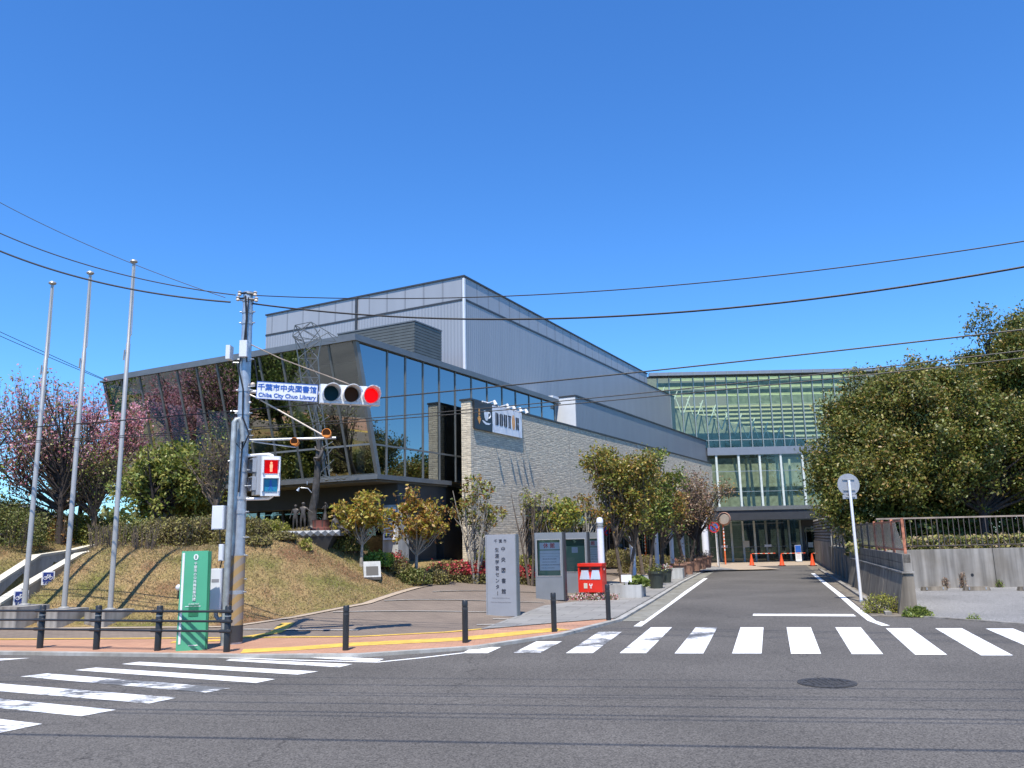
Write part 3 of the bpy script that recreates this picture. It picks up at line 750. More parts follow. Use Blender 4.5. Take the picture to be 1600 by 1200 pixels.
# painted road markings
def marks(name, polys, m, z=.005):
    b = MB()
    for p in polys:
        v = [tuple(atz(x, y, z)) for x, y in p]
        b.add(v, [tuple(range(len(v)))])
    o = b.build(name, m, kind='structure'); return o
xw = [((802, 1020), (844, 1020), (878, 1002), (838, 1002)), ((884, 1020.5), (926, 1020.5), (972, 987), (936, 987)),
      ((968, 1020.5), (1010, 1020.5), (1050, 980), (1017, 980)), ((1054, 1021), (1099, 1021), (1121, 980), (1087, 980)),
      ((1144, 1021), (1190, 1021), (1193, 980), (1157, 980)), ((1236, 1021.5), (1283, 1021.5), (1267, 980), (1229, 980)),
      ((1331, 1022), (1380, 1022), (1345, 980), (1305, 980)), ((1430, 1023), (1480, 1023), (1423, 981.5), (1384, 981.5)),
      ((1533, 1024), (1583, 1024), (1503, 981.5), (1461, 981.5)), ((1640, 1025), (1692, 1025), (1583, 982), (1540, 982)), ((1748, 1026), (1800, 1026), (1664, 983), (1622, 983))]
marks('crosswalk_marking', xw[4:], M['white_paint']); marks('crosswalk_marking', xw[:4], M['worn_paint'])
xl = [((475, 1027), (490, 1025), (600, 1029.5), (588, 1034)), ((190, 1037.5), (218, 1034), (497, 1049), (465, 1054)),
      ((117, 1047), (150, 1043), (430, 1061), (400, 1067))]
xl2 = [((352, 1032), (361, 1029.5), (551, 1037.5), (530, 1042.5)), ((32, 1057), (74, 1052), (361, 1075), (322, 1082)),
       ((-110, 1071), (-60, 1063), (277, 1090), (233, 1099)), ((-260, 1081), (-205, 1072), (181, 1109), (127, 1119)), ((-420, 1094), (-350, 1083), (66, 1131), (0, 1145))]
marks('crosswalk_marking', xl, M['white_paint']); marks('crosswalk_marking', xl2, M['worn_paint'])
ribbon('edge_line', P2((-300, 1017), (0, 1020.5), (300, 1026), (470, 1032), (590, 1035), (660, 1028), (728, 1020), z=0), .09, lambda x, y: .005, M['white_paint'])
marks('edge_line', [((722, 1020.5), (740, 1011), (783, 1011), (762, 1020.5)), ((-60, 1034), (0, 1029), (48, 1028), (0, 1032))], M['white_paint'])
ribbon('edge_line', P2((996, 979), (1103, 903.5), z=0), .17, lambda x, y: .005, M['white_paint'])
ribbon('edge_line', P2((1384, 978), (1362, 970), (1340, 953), (1318, 934), (1270, 896), z=0), .17, lambda x, y: .005, M['white_paint'])
marks('stop_line', [((1177, 959), (1333, 959.5), (1338, 963), (1176, 962))], M['white_paint'])

# far right: verge, parking bay, raised bed
dD = Vector((.2876, .9578, 0)); dN = Vector((.9578, -.2876, 0)); W0 = atz(1404, 960, 0) + Vector((.115, -.03, 0))
def rw(s, n=0, z=0): p = W0 + dD * s + dN * n; return (p.x, p.y, z)
def rectS(name, s0, s1, n0, n1, z, m): return MB().add([rw(s0, n0, z), rw(s0, n1, z), rw(s1, n1, z), rw(s1, n0, z)], [(0, 1, 2, 3)]).build(name, m, kind='structure')
rectS('verge', -.6, 34, -.75, .35, .006, M['conc_dark'])
b = MB()
for k in range(28):
    s0 = -.2 + k * .9; b.add([], []); b.hexa([rw(s0, -.42, 0), rw(s0, -.28, 0), rw(s0 + .88, -.28, 0), rw(s0 + .88, -.42, 0)], [rw(s0, -.42, .07), rw(s0, -.28, .07), rw(s0 + .88, -.28, .07), rw(s0 + .88, -.42, .07)])
b.build('verge_kerb', M['conc'], kind='structure')
pa, pb = atz(1425, 963), atz(1600, 976)
dpb = (pb - pa)
far_ = pa + dpb * 6
MB().add([(pa.x, pa.y, .012), (far_.x, far_.y, .012), (60, 24.6, .012), (11.6, 28.1, .012)], [(0, 1, 2, 3)]).build('parking_bay', M['gravel'], kind='structure')
ribbon('parking_edge', [(pa.x, pa.y - .05), (far_.x, far_.y - .05)], .10, lambda x, y: .03, M['conc'], h=.05)
# raised planting bed behind the walls
MB().add([(12.3, 28.15, 1.12), (60, 24.8, 1.12), (60, 70, 1.12), (24.0, 66, 1.12), (rw(23, .3)[0], rw(23, .3)[1], 1.12)], [(0, 1, 2, 3, 4)]).build('raised_bed', M['ground'], kind='structure')

# grass blades on the bank
n = 90000
xs = RNG.uniform(-16, -.4, n * 3); ys = RNG.uniform(19, 29, n * 3)
keep = []
for i in range(len(xs)):
    if len(keep) >= n: break
    x, y = xs[i], ys[i]
    d = y - fE(x)
    if d < .05 or d > 8.0: continue
    # leave out the building footprint
    rx, ry = x - O0.x, y - O0.y; a_ = rx * TV.x + ry * TV.y
    if a_ > -3.6: continue
    keep.append((x, y, gz(x, y)))
kp = np.array(keep); m_ = len(kp)
dr = RNG.normal(size=(m_, 3)) * np.array([.6, .6, .15]); dr[:, 2] = np.abs(dr[:, 2]) + .45; dr /= np.linalg.norm(dr, axis=1)[:, None]
ln = RNG.uniform(.02, .10, m_)[:, None]; sd_ = np.cross(dr, RNG.normal(size=(m_, 3))); sd_ /= np.linalg.norm(sd_, axis=1)[:, None]; sd_ *= .008
q = np.stack([kp - sd_, kp + sd_, kp + dr * ln + sd_ * .3, kp + dr * ln - sd_ * .3], axis=1)
quads('grass', q, LEAF['blade'], label='dry tan and green grass covering the bank', cat='grass', kind='stuff')

# ------------------------------------------------------------------ library building (local X runs along the stone wall, Y into the plot)
LB = thing('library_building', 'long grey clad library with a leaning glass box and pale stone side wall', 'building', (O0.x, O0.y, 0), R(90) - AZ)
ZR, ZB, AT, AB_ = 8.15, 4.03, -5.47, -4.28
bL = 13.09; G0 = .92
def L(b_): return b_
# stone side wall with its recess
MB().box(0, 4.1, 0, .40, -.2, 6.93).box(4.1, 33.4, 0, .40, 3.22, 6.93).build('stone_wall', M['stone'], LB)
MB().box(-.04, 33.4, -.04, .46, 6.933, 7.0).build('wall_coping', M['darktrim'], LB)
for x in (4.1, 8.6, 13.1, 17.6, 22.1, 26.6): MB().box(x, x + .03, -.006, 0, 3.24 if x > 4.1 else -.1, 6.92).build('movement_joint', M['stone'] if 0 else M['conc'], LB)
MB().box(4.1, 33.4, .02, .6, 3.05, 3.215).build('recess_soffit', M['darktrim'], LB)
for k in range(14):
    x = 4.15 + k * 2.08
    f = MB().box(x, x + .06, .62, .72, .2, 3.05).build('window_frame', M['darktrim'], LB)
    MB().add([(x + .06, .66, .2), (x + 2.08, .66, .2), (x + 2.08, .66, 3.05), (x + .06, .66, 3.05)], [(0, 1, 2, 3)]).build('window_pane', M['glass_d'], f)
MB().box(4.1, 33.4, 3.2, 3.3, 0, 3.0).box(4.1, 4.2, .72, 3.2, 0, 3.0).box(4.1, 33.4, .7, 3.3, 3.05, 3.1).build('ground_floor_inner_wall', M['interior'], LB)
# glass box
def frontpt(bb, z, o=0.0): t = (z - ZB) / (ZR - ZB); return (AB_ + (AT - AB_) * t - o, bb, z)
ZT = 4.98; edges = [G0] + [1.99 + 1.009 * k for k in range(12)]; edges[-1] = bL
for i in range(12):
    b0, b1 = edges[i], edges[i + 1]
    for z0, z1 in ((ZB, ZT), (ZT, ZR)):
        MB().add([frontpt(b1, z0), frontpt(b0, z0), frontpt(b0, z1), frontpt(b1, z1)], [(0, 1, 2, 3)]).build('window_pane', M['glass_f'], LB)
for i, bb in enumerate(edges):
    b = MB(); w2 = .035 if 0 < i < 12 else .06
    p0, p1 = Vector(frontpt(bb, ZB)), Vector(frontpt(bb, ZR))
    b.hexa([p0 + Vector((-.03, -w2, 0)), p0 + Vector((.14, -w2, 0)), p0 + Vector((.14, w2, 0)), p0 + Vector((-.03, w2, 0))],
           [p1 + Vector((-.03, -w2, 0)), p1 + Vector((.14, -w2, 0)), p1 + Vector((.14, w2, 0)), p1 + Vector((-.03, w2, 0))])
    b.build('mullion', M['mull'], LB)
b = MB(); p = Vector(frontpt(G0, ZT)); b.box(p.x - .02, p.x + .1, G0, bL, ZT - .03, ZT + .03); b.build('transom', M['mull'], LB)
re = [AT, -3.79, -2.77, -1.71, -.67, .41, 1.59, 2.81, 4.05, 5.24, 6.5, 7.77, 9.1]
for i in range(len(re) - 1):
    a0, a1 = re[i], re[i + 1]
    if i == 0:
        MB().add([(AB_, G0, ZB), (a1, G0, ZB), (a1, G0, ZT), frontpt(G0, ZT)], [(0, 1, 2, 3)]).build('window_pane', M['glass_s'], LB)
        MB().add([frontpt(G0, ZT), (a1, G0, ZT), (a1, G0, ZR), (a0, G0, ZR)], [(0, 1, 2, 3)]).build('window_pane', M['glass_s'], LB)
    elif i < 5:
        MB().add([(a0, G0, ZB), (a1, G0, ZB), (a1, G0, ZT), (a0, G0, ZT)], [(0, 1, 2, 3)]).build('window_pane', M['glass_s'], LB)
        MB().add([(a0, G0, ZT), (a1, G0, ZT), (a1, G0, ZR), (a0, G0, ZR)], [(0, 1, 2, 3)]).build('window_pane', M['glass_s'], LB)
    else:
        MB().add([(a0, G0, ZT), (a1, G0, ZT), (a1, G0, ZR), (a0, G0, ZR)], [(0, 1, 2, 3)]).build('window_pane', M['glass_s'], LB)
    if i: MB().box(a0 - .03, a0 + .03, G0 - .03, G0 + .14, ZB, ZR).build('mullion', M['mull'], LB)
MB().box(-4.5, 9.1, G0 - .02, G0 + .1, ZT - .03, ZT + .03).build('transom', M['mull'], LB)
MB().box(9.1, 9.22, G0 - .03, G0 + .14, ZT, ZR).build('mullion', M['mull'], LB)
# left end glass and back
MB().add([(AB_, bL, ZB), frontpt(bL, ZR), (2, bL, ZR), (2, bL, ZB)], [(0, 1, 2, 3)]).build('window_pane', M['glass_s'], LB)
# roof slab with thin edge, floor slab, soffit lip, fascia
rf = MB().box(AT - .12, 9.6, G0 - .12, bL + .12, ZR, ZR + .07).build('roof', M['roofgrey'], LB)
MB().box(AT - .02, 9.6, G0 - .02, bL + .02, ZR + .07, ZR + .24).build('roof_upstand', M['roofgrey'], rf)
MB().box(AB_ - .10, -.02, G0 - .10, bL + .1, 3.88, ZB).build('floor_edge', M['roofgrey'], LB)
MB().box(AB_ + .05, -.05, G0 + .05, bL - .05, 3.82, 3.876).build('soffit', M['soffit'], LB)
MB().box(-3.0, -.05, 1.05, 12.9, 3.12, 3.815).build('fascia_beam', M['darktrim'], LB)
MB().box(AB_ + .1, 9, G0 + .2, bL - .1, 4.035, 4.10).build('floor', M['floor_in'], LB)
MB().box(1.2, 1.4, G0 + .3, bL - .1, 4.1, 8.1).box(1.4, 9, G0 + 1.0, G0 + 1.2, 4.1, 8.1).build('inner_wall', M['interior'], LB)
for bb in (2.6, 5.4, 8.2, 11.0): MB().lathe([(.14, 4.1), (.14, 8.1)], (-3.0, bb, 0)).build('column', M['white'], LB)
for aa in (-3.35, -2.3, -1.25, -.2): MB().box(aa, aa + .16, G0 + .26, G0 + .31, 5.05, 7.3).build('blind_edge', M['white'], LB)
MB().box(-4.6, 9, G0 + .3, bL - .2, 7.7, 7.76).build('ceiling', M['soffit'], LB)
# ground floor under the box
for k in range(9):
    b0 = 1.7 + k * 1.26; f = MB().box(-2.35, -2.25, b0 - .04, b0 + .04, .3, 3.1).build('window_frame', M['darktrim'], LB)
    MB().add([(-2.3, b0, .3), (-2.3, b0 + 1.26, .3), (-2.3, b0 + 1.26, 3.1), (-2.3, b0, 3.1)], [(0, 1, 2, 3)]).build('window_pane', M['glass_d'], f)
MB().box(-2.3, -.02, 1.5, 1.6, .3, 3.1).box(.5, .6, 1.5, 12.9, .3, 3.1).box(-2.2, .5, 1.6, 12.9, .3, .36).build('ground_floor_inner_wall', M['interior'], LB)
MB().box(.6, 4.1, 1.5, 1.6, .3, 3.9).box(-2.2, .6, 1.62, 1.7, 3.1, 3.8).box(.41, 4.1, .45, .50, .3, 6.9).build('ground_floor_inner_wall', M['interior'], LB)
MB().box(-3.05, -2.45, .98, 1.60, .2, 3.115).build('column', M['conc_pale'], LB)
MB().box(-3.05, -2.45, 12.2, 12.8, .2, 3.115).build('column', M['conc_pale'], LB)
# louvred plant screen
b = MB()
for k in range(13):
    z = 8.45 + k * .115
    b.box(-.97, -.92, 1.80, 5.46, z, z + .098); b.box(-.92, .86, 1.80, 1.85, z, z + .098)
b.build('plant_screen', M['louvre'], LB)
MB().box(-.92, .80, 1.86, 5.40, 8.4, 9.88).build('plant_screen_core', M['darktrim'], LB)
MB().box(-.99, .88, 1.78, 5.48, 9.95, 10.0).build('plant_screen_cap', M['roofgrey'], LB)
u = MB().box(-3.3, -2.7, 4.6, 5.5, 8.42, 8.95).build('roof_unit', M['conc_pale'], LB)
MB().box(-3.35, -2.65, 4.55, 5.55, 8.95, 9.0).build('unit_lid', M['galv'], u)
# big hall volume
MB().box(3.55, 33.2, 2.4, 13.87, 7.0, 12.0).build('hall_wall', M['rib'], LB)
MB().box(3.53, 33.22, 2.38, 13.89, 12.0, 12.09).build('wall_flashing', M['darktrim'], LB)
b = MB(); b.hexa([(3.55, 2.4, 12.09), (27.2, 2.4, 12.09), (27.2, 13.87, 12.09), (3.55, 13.87, 12.09)], [(3.55, 2.4, 13.05), (27.2, 2.4, 12.75), (27.2, 13.87, 12.75), (3.55, 13.87, 13.05)]); b.build('parapet_wall', M['panel'], LB)
b = MB(); b.hexa([(3.50, 2.35, 13.05), (27.25, 2.35, 12.75), (27.25, 13.92, 12.75), (3.50, 13.92, 13.05)], [(3.50, 2.35, 13.12), (27.25, 2.35, 12.82), (27.25, 13.92, 12.82), (3.50, 13.92, 13.12)]); b.build('parapet_cap', M['darktrim'], LB)
MB().box(3.49, 3.56, 8.15, 8.27, 8.2, 13.08).build('downpipe', M['darktrim'], LB)
MB().box(3.50, 3.60, 2.35, 2.45, 7.0, 12.98).build('corner_trim', M['offwhite'], LB)
MB().box(1.0, 10.5, 1.5, 1.62, 8.42, 8.5).build('roof_rail', M['bark_pale'], LB)
# lower metal band above the stone wall
MB().box(10.32, 34.3, .35, 2.39, 7.003, 8.58).build('metal_band', M['band'], LB)
MB().box(10.27, 34.35, .30, 2.395, 8.58, 8.66).build('band_cap', M['darktrim'], LB)
MB().box(10.29, 10.318, .36, 2.38, 7.01, 8.57).build('sunlit_band_end', M['offwhite'], LB)  # off-white sheet puts the sunlight on the band's end face into colour
MB().box(9.6, 10.28, 1.2, 2.35, 8.4, 8.62).build('roof_unit', M['offwhite'], LB)

# ------------------------------------------------------------------ glass entrance hall at the end of the drive
FY = 59.0
EH = thing('entrance_hall', 'tall green tinted glass entrance hall with dark canopy at the end of the drive', 'building', (14.2, FY, 0))
def ex_(px, py=650): return aty(px, py, FY).x - 14.2
xs_up = [ex_(p) for p in (1012, 1030, 1048, 1067, 1086, 1104, 1121, 1138, 1155, 1172, 1189, 1206, 1222, 1239, 1256, 1273, 1290, 1307, 1324, 1341, 1358, 1375, 1392, 1409, 1426, 1443)]
ZU0, ZU1, ZL0, ZL1 = 8.1, 13.35, 3.75, 7.55
for i in range(len(xs_up) - 1):
    MB().add([(xs_up[i], 0, ZU0), (xs_up[i + 1], 0, ZU0), (xs_up[i + 1], 0, ZU1), (xs_up[i], 0, ZU1)], [(0, 1, 2, 3)]).build('window_pane', M['glass_a'], EH)
    MB().box(xs_up[i] - .03, xs_up[i] + .03, -.12, .1, ZU0, ZU1).build('mullion', M['atr_frame'], EH)
xs_lo = [0.0] + [ex_(p, 750) for p in (1121, 1156, 1189, 1222, 1256, 1290, 1324, 1358, 1392, 1426)]
for i in range(len(xs_lo) - 1):
    MB().add([(xs_lo[i], 0, ZL0), (xs_lo[i + 1], 0, ZL0), (xs_lo[i + 1], 0, ZL1), (xs_lo[i], 0, ZL1)], [(0, 1, 2, 3)]).build('window_pane', M['glass_a'], EH)
    if i: MB().box(xs_lo[i] - .07, xs_lo[i] + .07, -.1, .16, ZL0, ZL1).build('mullion', M['atr_white'], EH)
XR = xs_up[-1]
MB().box(-.2, XR, -.16, .3, ZL1, ZU0).build('spandrel_band', M['atr_band'], EH)
MB().box(-.2, XR, -.03, .05, 8.62, 8.68).build('transom', M['atr_frame'], EH)
MB().box(0, XR, -.03, .05, 6.35, 6.40).box(0, XR, -.03, .05, 4.9, 4.94).build('transom', M['atr_frame'], EH)
rf = MB().box(xs_up[0] + .2, XR + .4, -.5, -.05, 13.42, 13.66).box(xs_up[0] + .2, XR + .4, 15.6, 16, 13.42, 13.66).box(XR, XR + .4, -.05, 15.6, 13.42, 13.66).build('roof', M['atr_band'], EH)
MB().add([(xs_up[0] + .2, -.05, 13.5), (XR, -.05, 13.5), (XR, 15.6, 13.5), (xs_up[0] + .2, 15.6, 13.5)], [(0, 1, 2, 3)]).build('roof_glazing', M['glass_a'], rf)
MB().box(xs_up[0] - .1, XR + .4, -.2, .2, ZU1, 13.415).build('roof_gutter', M['darktrim'], EH)
for x in xs_up[1:]:
    MB().box(x - .03, x + .03, -.55, -.5, 13.42, 13.66).build('roof_rib', M['atr_frame'], rf)
# inside: stepped louvre beams under the roof, sloping side gallery, columns and rear wall
for k in range(9):
    z = 13.0 - k * .52; y = 3.0 + (8 - k) * 1.1; x0 = -2.6 + 10 * (k / 9) ** 1.05
    f = MB().box(x0, XR - .3, y, y + .25, z - .09, z + .06).build('louvre_beam', M['atr_louv'], EH)
    MB().box(x0, XR - .3, y + .3, y + .4, z - .50, z - .10).build('louvre_blade', M['atr_in'], f)
for k in range(11):
    x = -3.4 + k * .95; zz = 11.9 - k * .36
    MB().tube([(x, 1.4, zz - .5), (x + .75, 1.9, min(13.2, zz + 1.1))], .05, 6).tube([(x + .9, 1.4, zz - .8), (x + .5, 1.9, min(13.2, zz + .9))], .035, 6).build('roof_strut', M['atr_white'], EH)
b = MB()
b.hexa([(-3.6, 2.2, 7.75), (8.0, 2.2, 7.75), (8.0, 2.5, 7.75), (-3.6, 2.5, 7.75)], [(-3.6, 2.2, 11.8), (8.0, 2.2, 8.7), (8.0, 2.5, 8.7), (-3.6, 2.5, 11.8)])
b.build('gallery_wall', M['atr_in'], EH)
MB().box(5.5, XR, 14.5, 14.8, 4, 13.4).build('rear_wall', M['atr_in'], EH)
MB().box(-1, XR, .4, 3.0, 7.6, 7.7).build('upper_floor', M['interior'], EH)
MB().box(-4.5, XR, 9.0, 9.3, 0, 8.3).build('rear_wall', M['atr_in'], EH)
for i, (x, dx) in enumerate(((2.1, .7), (3.3, 0.0), (3.9, .1), (5.3, 0.0), (6.0, .2), (6.9, -.1), (4.6, -.3), (8.6, .4))):
    MB().tube([(x + dx * 1.4, 1.6 + i % 3, .05), (x, 1.6 + i % 3, 7.5)], [.16, .09], 10).build('column', M['atr_white'], EH)
# canopy
c_ = MB().box(-.9, 9.2, -3.2, -.17, 2.85, 3.72).build('canopy', M['darktrim'], EH)
MB().box(-.95, 9.25, -3.28, -3.2, 3.50, 3.76).build('canopy_edge', M['mull'], c_)
# ground floor screens and doors
for i, x in enumerate(np.arange(-.5, 6.1, .82)):
    f = MB().box(x - .07, x + .07, -.06, .1, 0, 2.84).build('post', M['atr_white'] if 1 < i < 5 else M['atr_frame'], EH)
    MB().add([(x + .07, 0, .05), (x + .75, 0, .05), (x + .75, 0, 2.84), (x + .07, 0, 2.84)], [(0, 1, 2, 3)]).build('window_pane', M['glass_d'], f)
MB().box(-.6, 6.1, -.03, .06, 1.0, 1.05).build('rail', M['mull'], EH)
MB().box(6.15, 9.4, -.1, .1, 2.35, 2.84).box(6.15, 6.3, -.1, .1, 0, 2.35).box(9.2, 9.4, -.1, .1, 0, 2.35).build('door_surround', M['darktrim'], EH)
for x in (6.4, 7.3, 8.2):
    f = MB().box(x, x + .06, -.04, .04, .02, 2.3).box(x + .8, x + .86, -.04, .04, .02, 2.3).box(x + .06, x + .8, -.04, .04, 2.22, 2.3).box(x + .06, x + .8, -.04, .04, .02, .12).build('door', M['mull'], EH)
    MB().add([(x + .06, 0, .12), (x + .8, 0, .12), (x + .8, 0, 2.22), (x + .06, 0, 2.22)], [(0, 1, 2, 3)]).build('pane', M['glass_d'], f)
MB().box(6.5, 9.1, .7, .75, .8, 2.1).build('inner_blind', M['conc_cream'], EH)
for x, z, w_, h_, m in ((.3, 1.0, .5, .16, 'white'), (3.4, 1.0, .5, .16, 'white'), (1.9, 1.0, .45, .45, 'conc_cream'), (6.5, .9, .35, .35, 'conc_cream'), (8.3, .7, .6, .65, 'offwhite')):
    MB().box(x, x + w_, -.09, -.07, z, z + h_).build('notice', M[m], EH)

# ------------------------------------------------------------------ street furniture on the left
def zat(px, py, Y): return aty(px, py, Y).z
# flagpoles on concrete plinths
FP = [(38, 946, 76, 443, 'leftmost silver flagpole, nearest the bicycle signs on the ramp wall'), (100, 951, 141, 427, 'middle silver flagpole of the three on the grass bank'),
      (172, 953, 210, 409, 'tallest looking silver flagpole, nearest the green sign')]
for i, (bx, by, tx, ty, lab) in enumerate(FP):
    Y = 19.75; p = aty(bx, by, Y); zt = zat(tx, ty, Y)
    t = thing('flagpole', lab, 'flagpole', (p.x, Y, 0), group='three flagpoles on concrete plinths')
    pz = p.z; H = zt
    MB().tube([(0, 0, pz), (0, 0, pz + (H - pz) * .75), (0, 0, pz + (H - pz) * .752), (0, 0, H - .05)], [.062, .05, .04, .032], 14).build('pole', M['alu'], t, True)
    MB().lathe([(.02, H - .05), (.06, H - .03), (.095, H), (.08, H + .035), (.0, H + .045)], n=14).build('truck', M['alu'], t, True)
    MB().lathe([(.13, pz - .01), (.13, pz + .025), (.07, pz + .05)], n=14).build('base_collar', M['alu'], t, True)
    MB().tube([(.05, -.02, H - .1), (.08, -.03, H - 1.9), (.05, -.02, H - 1.95)], .012, 5).build('halyard', M['alu'], t)
    MB().tube([(-.07, -.04, pz + (H - pz) * .70), (-.04, -.08, pz + (H - pz) * .73)], .02, 6).build('cleat', M['alu'], t)
    z0 = gz(p.x, Y - .9) - .25
    MB().bevbox(-.33, .33, -.42, .42, z0, pz, .012, 1).build('plinth', M['conc'], t, rot=(0, 0, R(-24)))

# ramp walls with cream copings at far left
def wallrun(name, label, tops, depth, th=.22, m='conc_pale'):
    t = thing(name, label, 'wall', (tops[0][0], tops[0][1], 0))
    P = [Vector(p) - Vector((tops[0][0], tops[0][1], 0)) for p in tops]
    wb, cb = MB(), MB()
    for a, b_ in zip(P[:-1], P[1:]):
        d = (b_ - a); n_ = Vector((-d.y, d.x, 0)).normalized() * th
        wb.hexa([(a.x, a.y, a.z - depth), (b_.x, b_.y, b_.z - depth), (b_.x + n_.x, b_.y + n_.y, b_.z - depth), (a.x + n_.x, a.y + n_.y, a.z - depth)],
                [(a.x, a.y, a.z), (b_.x, b_.y, b_.z), (b_.x + n_.x, b_.y + n_.y, b_.z), (a.x + n_.x, a.y + n_.y, a.z)])
        e = n_.normalized() * .02
        cb.hexa([(a.x - e.x, a.y - e.y, a.z + .002), (b_.x - e.x, b_.y - e.y, b_.z + .002), (b_.x + n_.x + e.x, b_.y + n_.y + e.y, b_.z + .002), (a.x + n_.x + e.x, a.y + n_.y + e.y, a.z + .002)],
                [(a.x - e.x, a.y - e.y, a.z + .07), (b_.x - e.x, b_.y - e.y, b_.z + .07), (b_.x + n_.x + e.x, b_.y + n_.y + e.y, b_.z + .07), (a.x + n_.x + e.x, a.y + n_.y + e.y, a.z + .07)])
    wb.build('wall_body', M[m], t); cb.build('coping', M['conc_cream'], t)
    return t
near_t, far_t = NEAR_T, FAR_T
wallrun('ramp_wall', 'near grey concrete ramp wall carrying the blue bicycle signs', near_t, 1.5)
wallrun('ramp_wall', 'far grey concrete ramp wall below the yellow green shrubs', far_t, 1.6)
b = MB(); fs_ = []
for a, c in zip(near_t, far_t): b.v += [(a.x, a.y + .1, a.z - .75), (c.x, c.y, c.z - .85)]
b.f = [(2 * i, 2 * i + 2, 2 * i + 3, 2 * i + 1) for i in range(4)]; b.build('ramp', M['conc'], kind='structure')
# bicycle parking signs
for px, py, sz_, Y, lab in ((79, 903, 15, 22.35, 'small square blue bicycle sign with white border, higher one on the ramp wall'), (37, 934, 17, 21.2, 'lower blue bicycle sign on the ramp wall, partly behind the leftmost flagpole')):
    p = aty(px, py, Y); s = .5 * sz_ * 1.15 * Y / FPX
    t = thing('bicycle_sign', lab, 'sign', (p.x, p.y - .12, p.z), rz=R(35), group='blue bicycle signs')
    MB().box(-s, s, -.01, .01, -s * 1.15, s * 1.15).build('plate', M['white'], t)
    MB().box(-s * .8, s * .8, -.016, -.011, -s * .55, s * .98).build('panel', M['navy'], t)
    b = MB()
    for xx in (-.42, .42):
        b.tube([(xx * s + .26 * s * math.cos(a), -.02, .02 * s + .26 * s * math.sin(a)) for a in np.linspace(0, 2 * math.pi, 13)], s * .045, 5)
    for a_, c2 in (((-.42, .02), (-.1, .5)), ((-.1, .5), (.3, .5)), ((.3, .5), (.42, .02)), ((-.1, .5), (0, .02)), ((0, .02), (.3, .5)), ((0, .02), (-.42, .02)), ((.3, .5), (.26, .7)), ((-.2, .58), (0, .58))):
        b.tube([(a_[0] * s, -.02, a_[1] * s), (c2[0] * s, -.02, c2[1] * s)], s * .045, 5)
    b.build('bicycle_symbol', M['white'], t)
    text('lettering', '駐輪場', M['navy'], t, (0, -.012, -s * .84), s * .42, ext=.002, bold=.003, space=1.25)

# guard railing along the kerb
GR = thing('guard_railing', 'black metal three bar railing along the left kerb', 'railing', (0, 0, 0))
gp = [atz(x, y, .05) for x, y in ((-330, 1008), (-115, 1011), (62, 1013), (150, 1015), (246, 1017), (354, 1019))]
gp = [Vector((p.x, p.y, .05)) for p in gp]
d_ = (gp[-1] - gp[2]).normalized()
for p in gp:
    f = MB().tube([p, p + Vector((0, 0, .78)), p + Vector((0, 0, .80))], [.058, .058, .045], 14).build('post', M['black'], GR, True)
    MB().tube([p + Vector((0, 0, .61)), p + Vector((0, 0, .63))], .061, 14).build('band', M['poleband'], f)
for zz in (.70, .53, .36):
    MB().tube([gp[0] + Vector((0, -.05, zz)), *[q + Vector((0, -.05, zz)) for q in gp[1:]]], .021, 8).build('rail', M['black'], GR, True)
    for p in gp[1:]:
        MB().tube([p + d_ * -.14 + Vector((0, -.05, zz)), p + d_ * .10 + Vector((0, -.05, zz))], .031, 8).build('clamp', M['black'], GR, True)

# small barrier posts
for px, py, ty, lab in ((540, 1016, 946, 'black bollard standing alone nearest the guard railing'), (727, 1004, 938, 'black bollard on the yellow tactile strip in front of the grey monolith'),
                        (866, 987, 926, 'black bollard beside the crosswalk, left of the red postbox'), (951, 969, 913, 'black bollard at the kerb corner overlapping the red postbox')):
    p = atz(px, py, .055); h = zat(px, ty, p.y) - .05
    t = thing('bollard', lab, 'bollard', (p.x, p.y, .05), group='black bollards along the pavement edge')
    MB().lathe([(.055, 0), (.055, h - .12)], n=16).build('shaft', M['black'], t, True)
    MB().lathe([(.050, h - .12), (.050, h - .10), (.055, h - .10), (.055, h - .015), (.045, h)], n=16).build('cap', M['black'], t, True)
    MB().lathe([(.056, h - .16), (.056, h - .13)], n=16).build('reflective_band', M['darktrim'], t)

# green guide monolith
p = atz(300, 1016, .05); Y = p.y; zt = zat(302, 861, Y); H = zt - .05
GM = thing('guide_pillar', 'tall slim green sign pillar with white vertical writing behind the railing', 'sign', (p.x, Y, .05), rz=R(14))
wB, wT = .235, .235
MB().hexa([(-.27, -.07, 0), (.23, -.07, 0), (.23, .07, 0), (-.27, .07, 0)], [(-.25, -.07, H), (.21, -.07, H), (.21, .07, H), (-.25, .07, H)]).build('body', M['green'], GM)
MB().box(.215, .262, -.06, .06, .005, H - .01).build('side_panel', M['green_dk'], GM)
MB().box(-.235, -.195, -.078, -.071, .12, H - .03).build('white_stripe', M['white'], GM)
b = MB(); b.lathe([(.055, -.004), (.055, .004)], n=20); b.build('emblem', M['white'], GM, loc=(0, -.076, H - .11), rot=(R(90), 0, 0)).scale = (.75, 1, 1)
MB().box(-.012, .012, -.084, -.081, H - .14, H - .08).build('emblem_mark', M['green_dk'], GM)
vtext('lettering', '千葉市の公共施設案内図', M['white_txt'], GM, 0, -.077, H - .23, .064, .060, bold=.0004)
MB().box(-.15, .12, -.076, -.072, H - .995, H - .985).build('thin_line', M['white_txt'], GM)
text('lettering', 'GUIDE MAP', M['white_txt'], GM, (0, -.075, H - .95), .035, ext=.002)
MB().box(-.085, .085, -.076, -.072, .60, .80).build('picture_panel', M['sign_green'] if 'sign_green' in M else M['green_dk'], GM)
MB().box(-.06, .10, -.076, -.072, .085, .10).build('small_caption', M['white_txt'], GM)

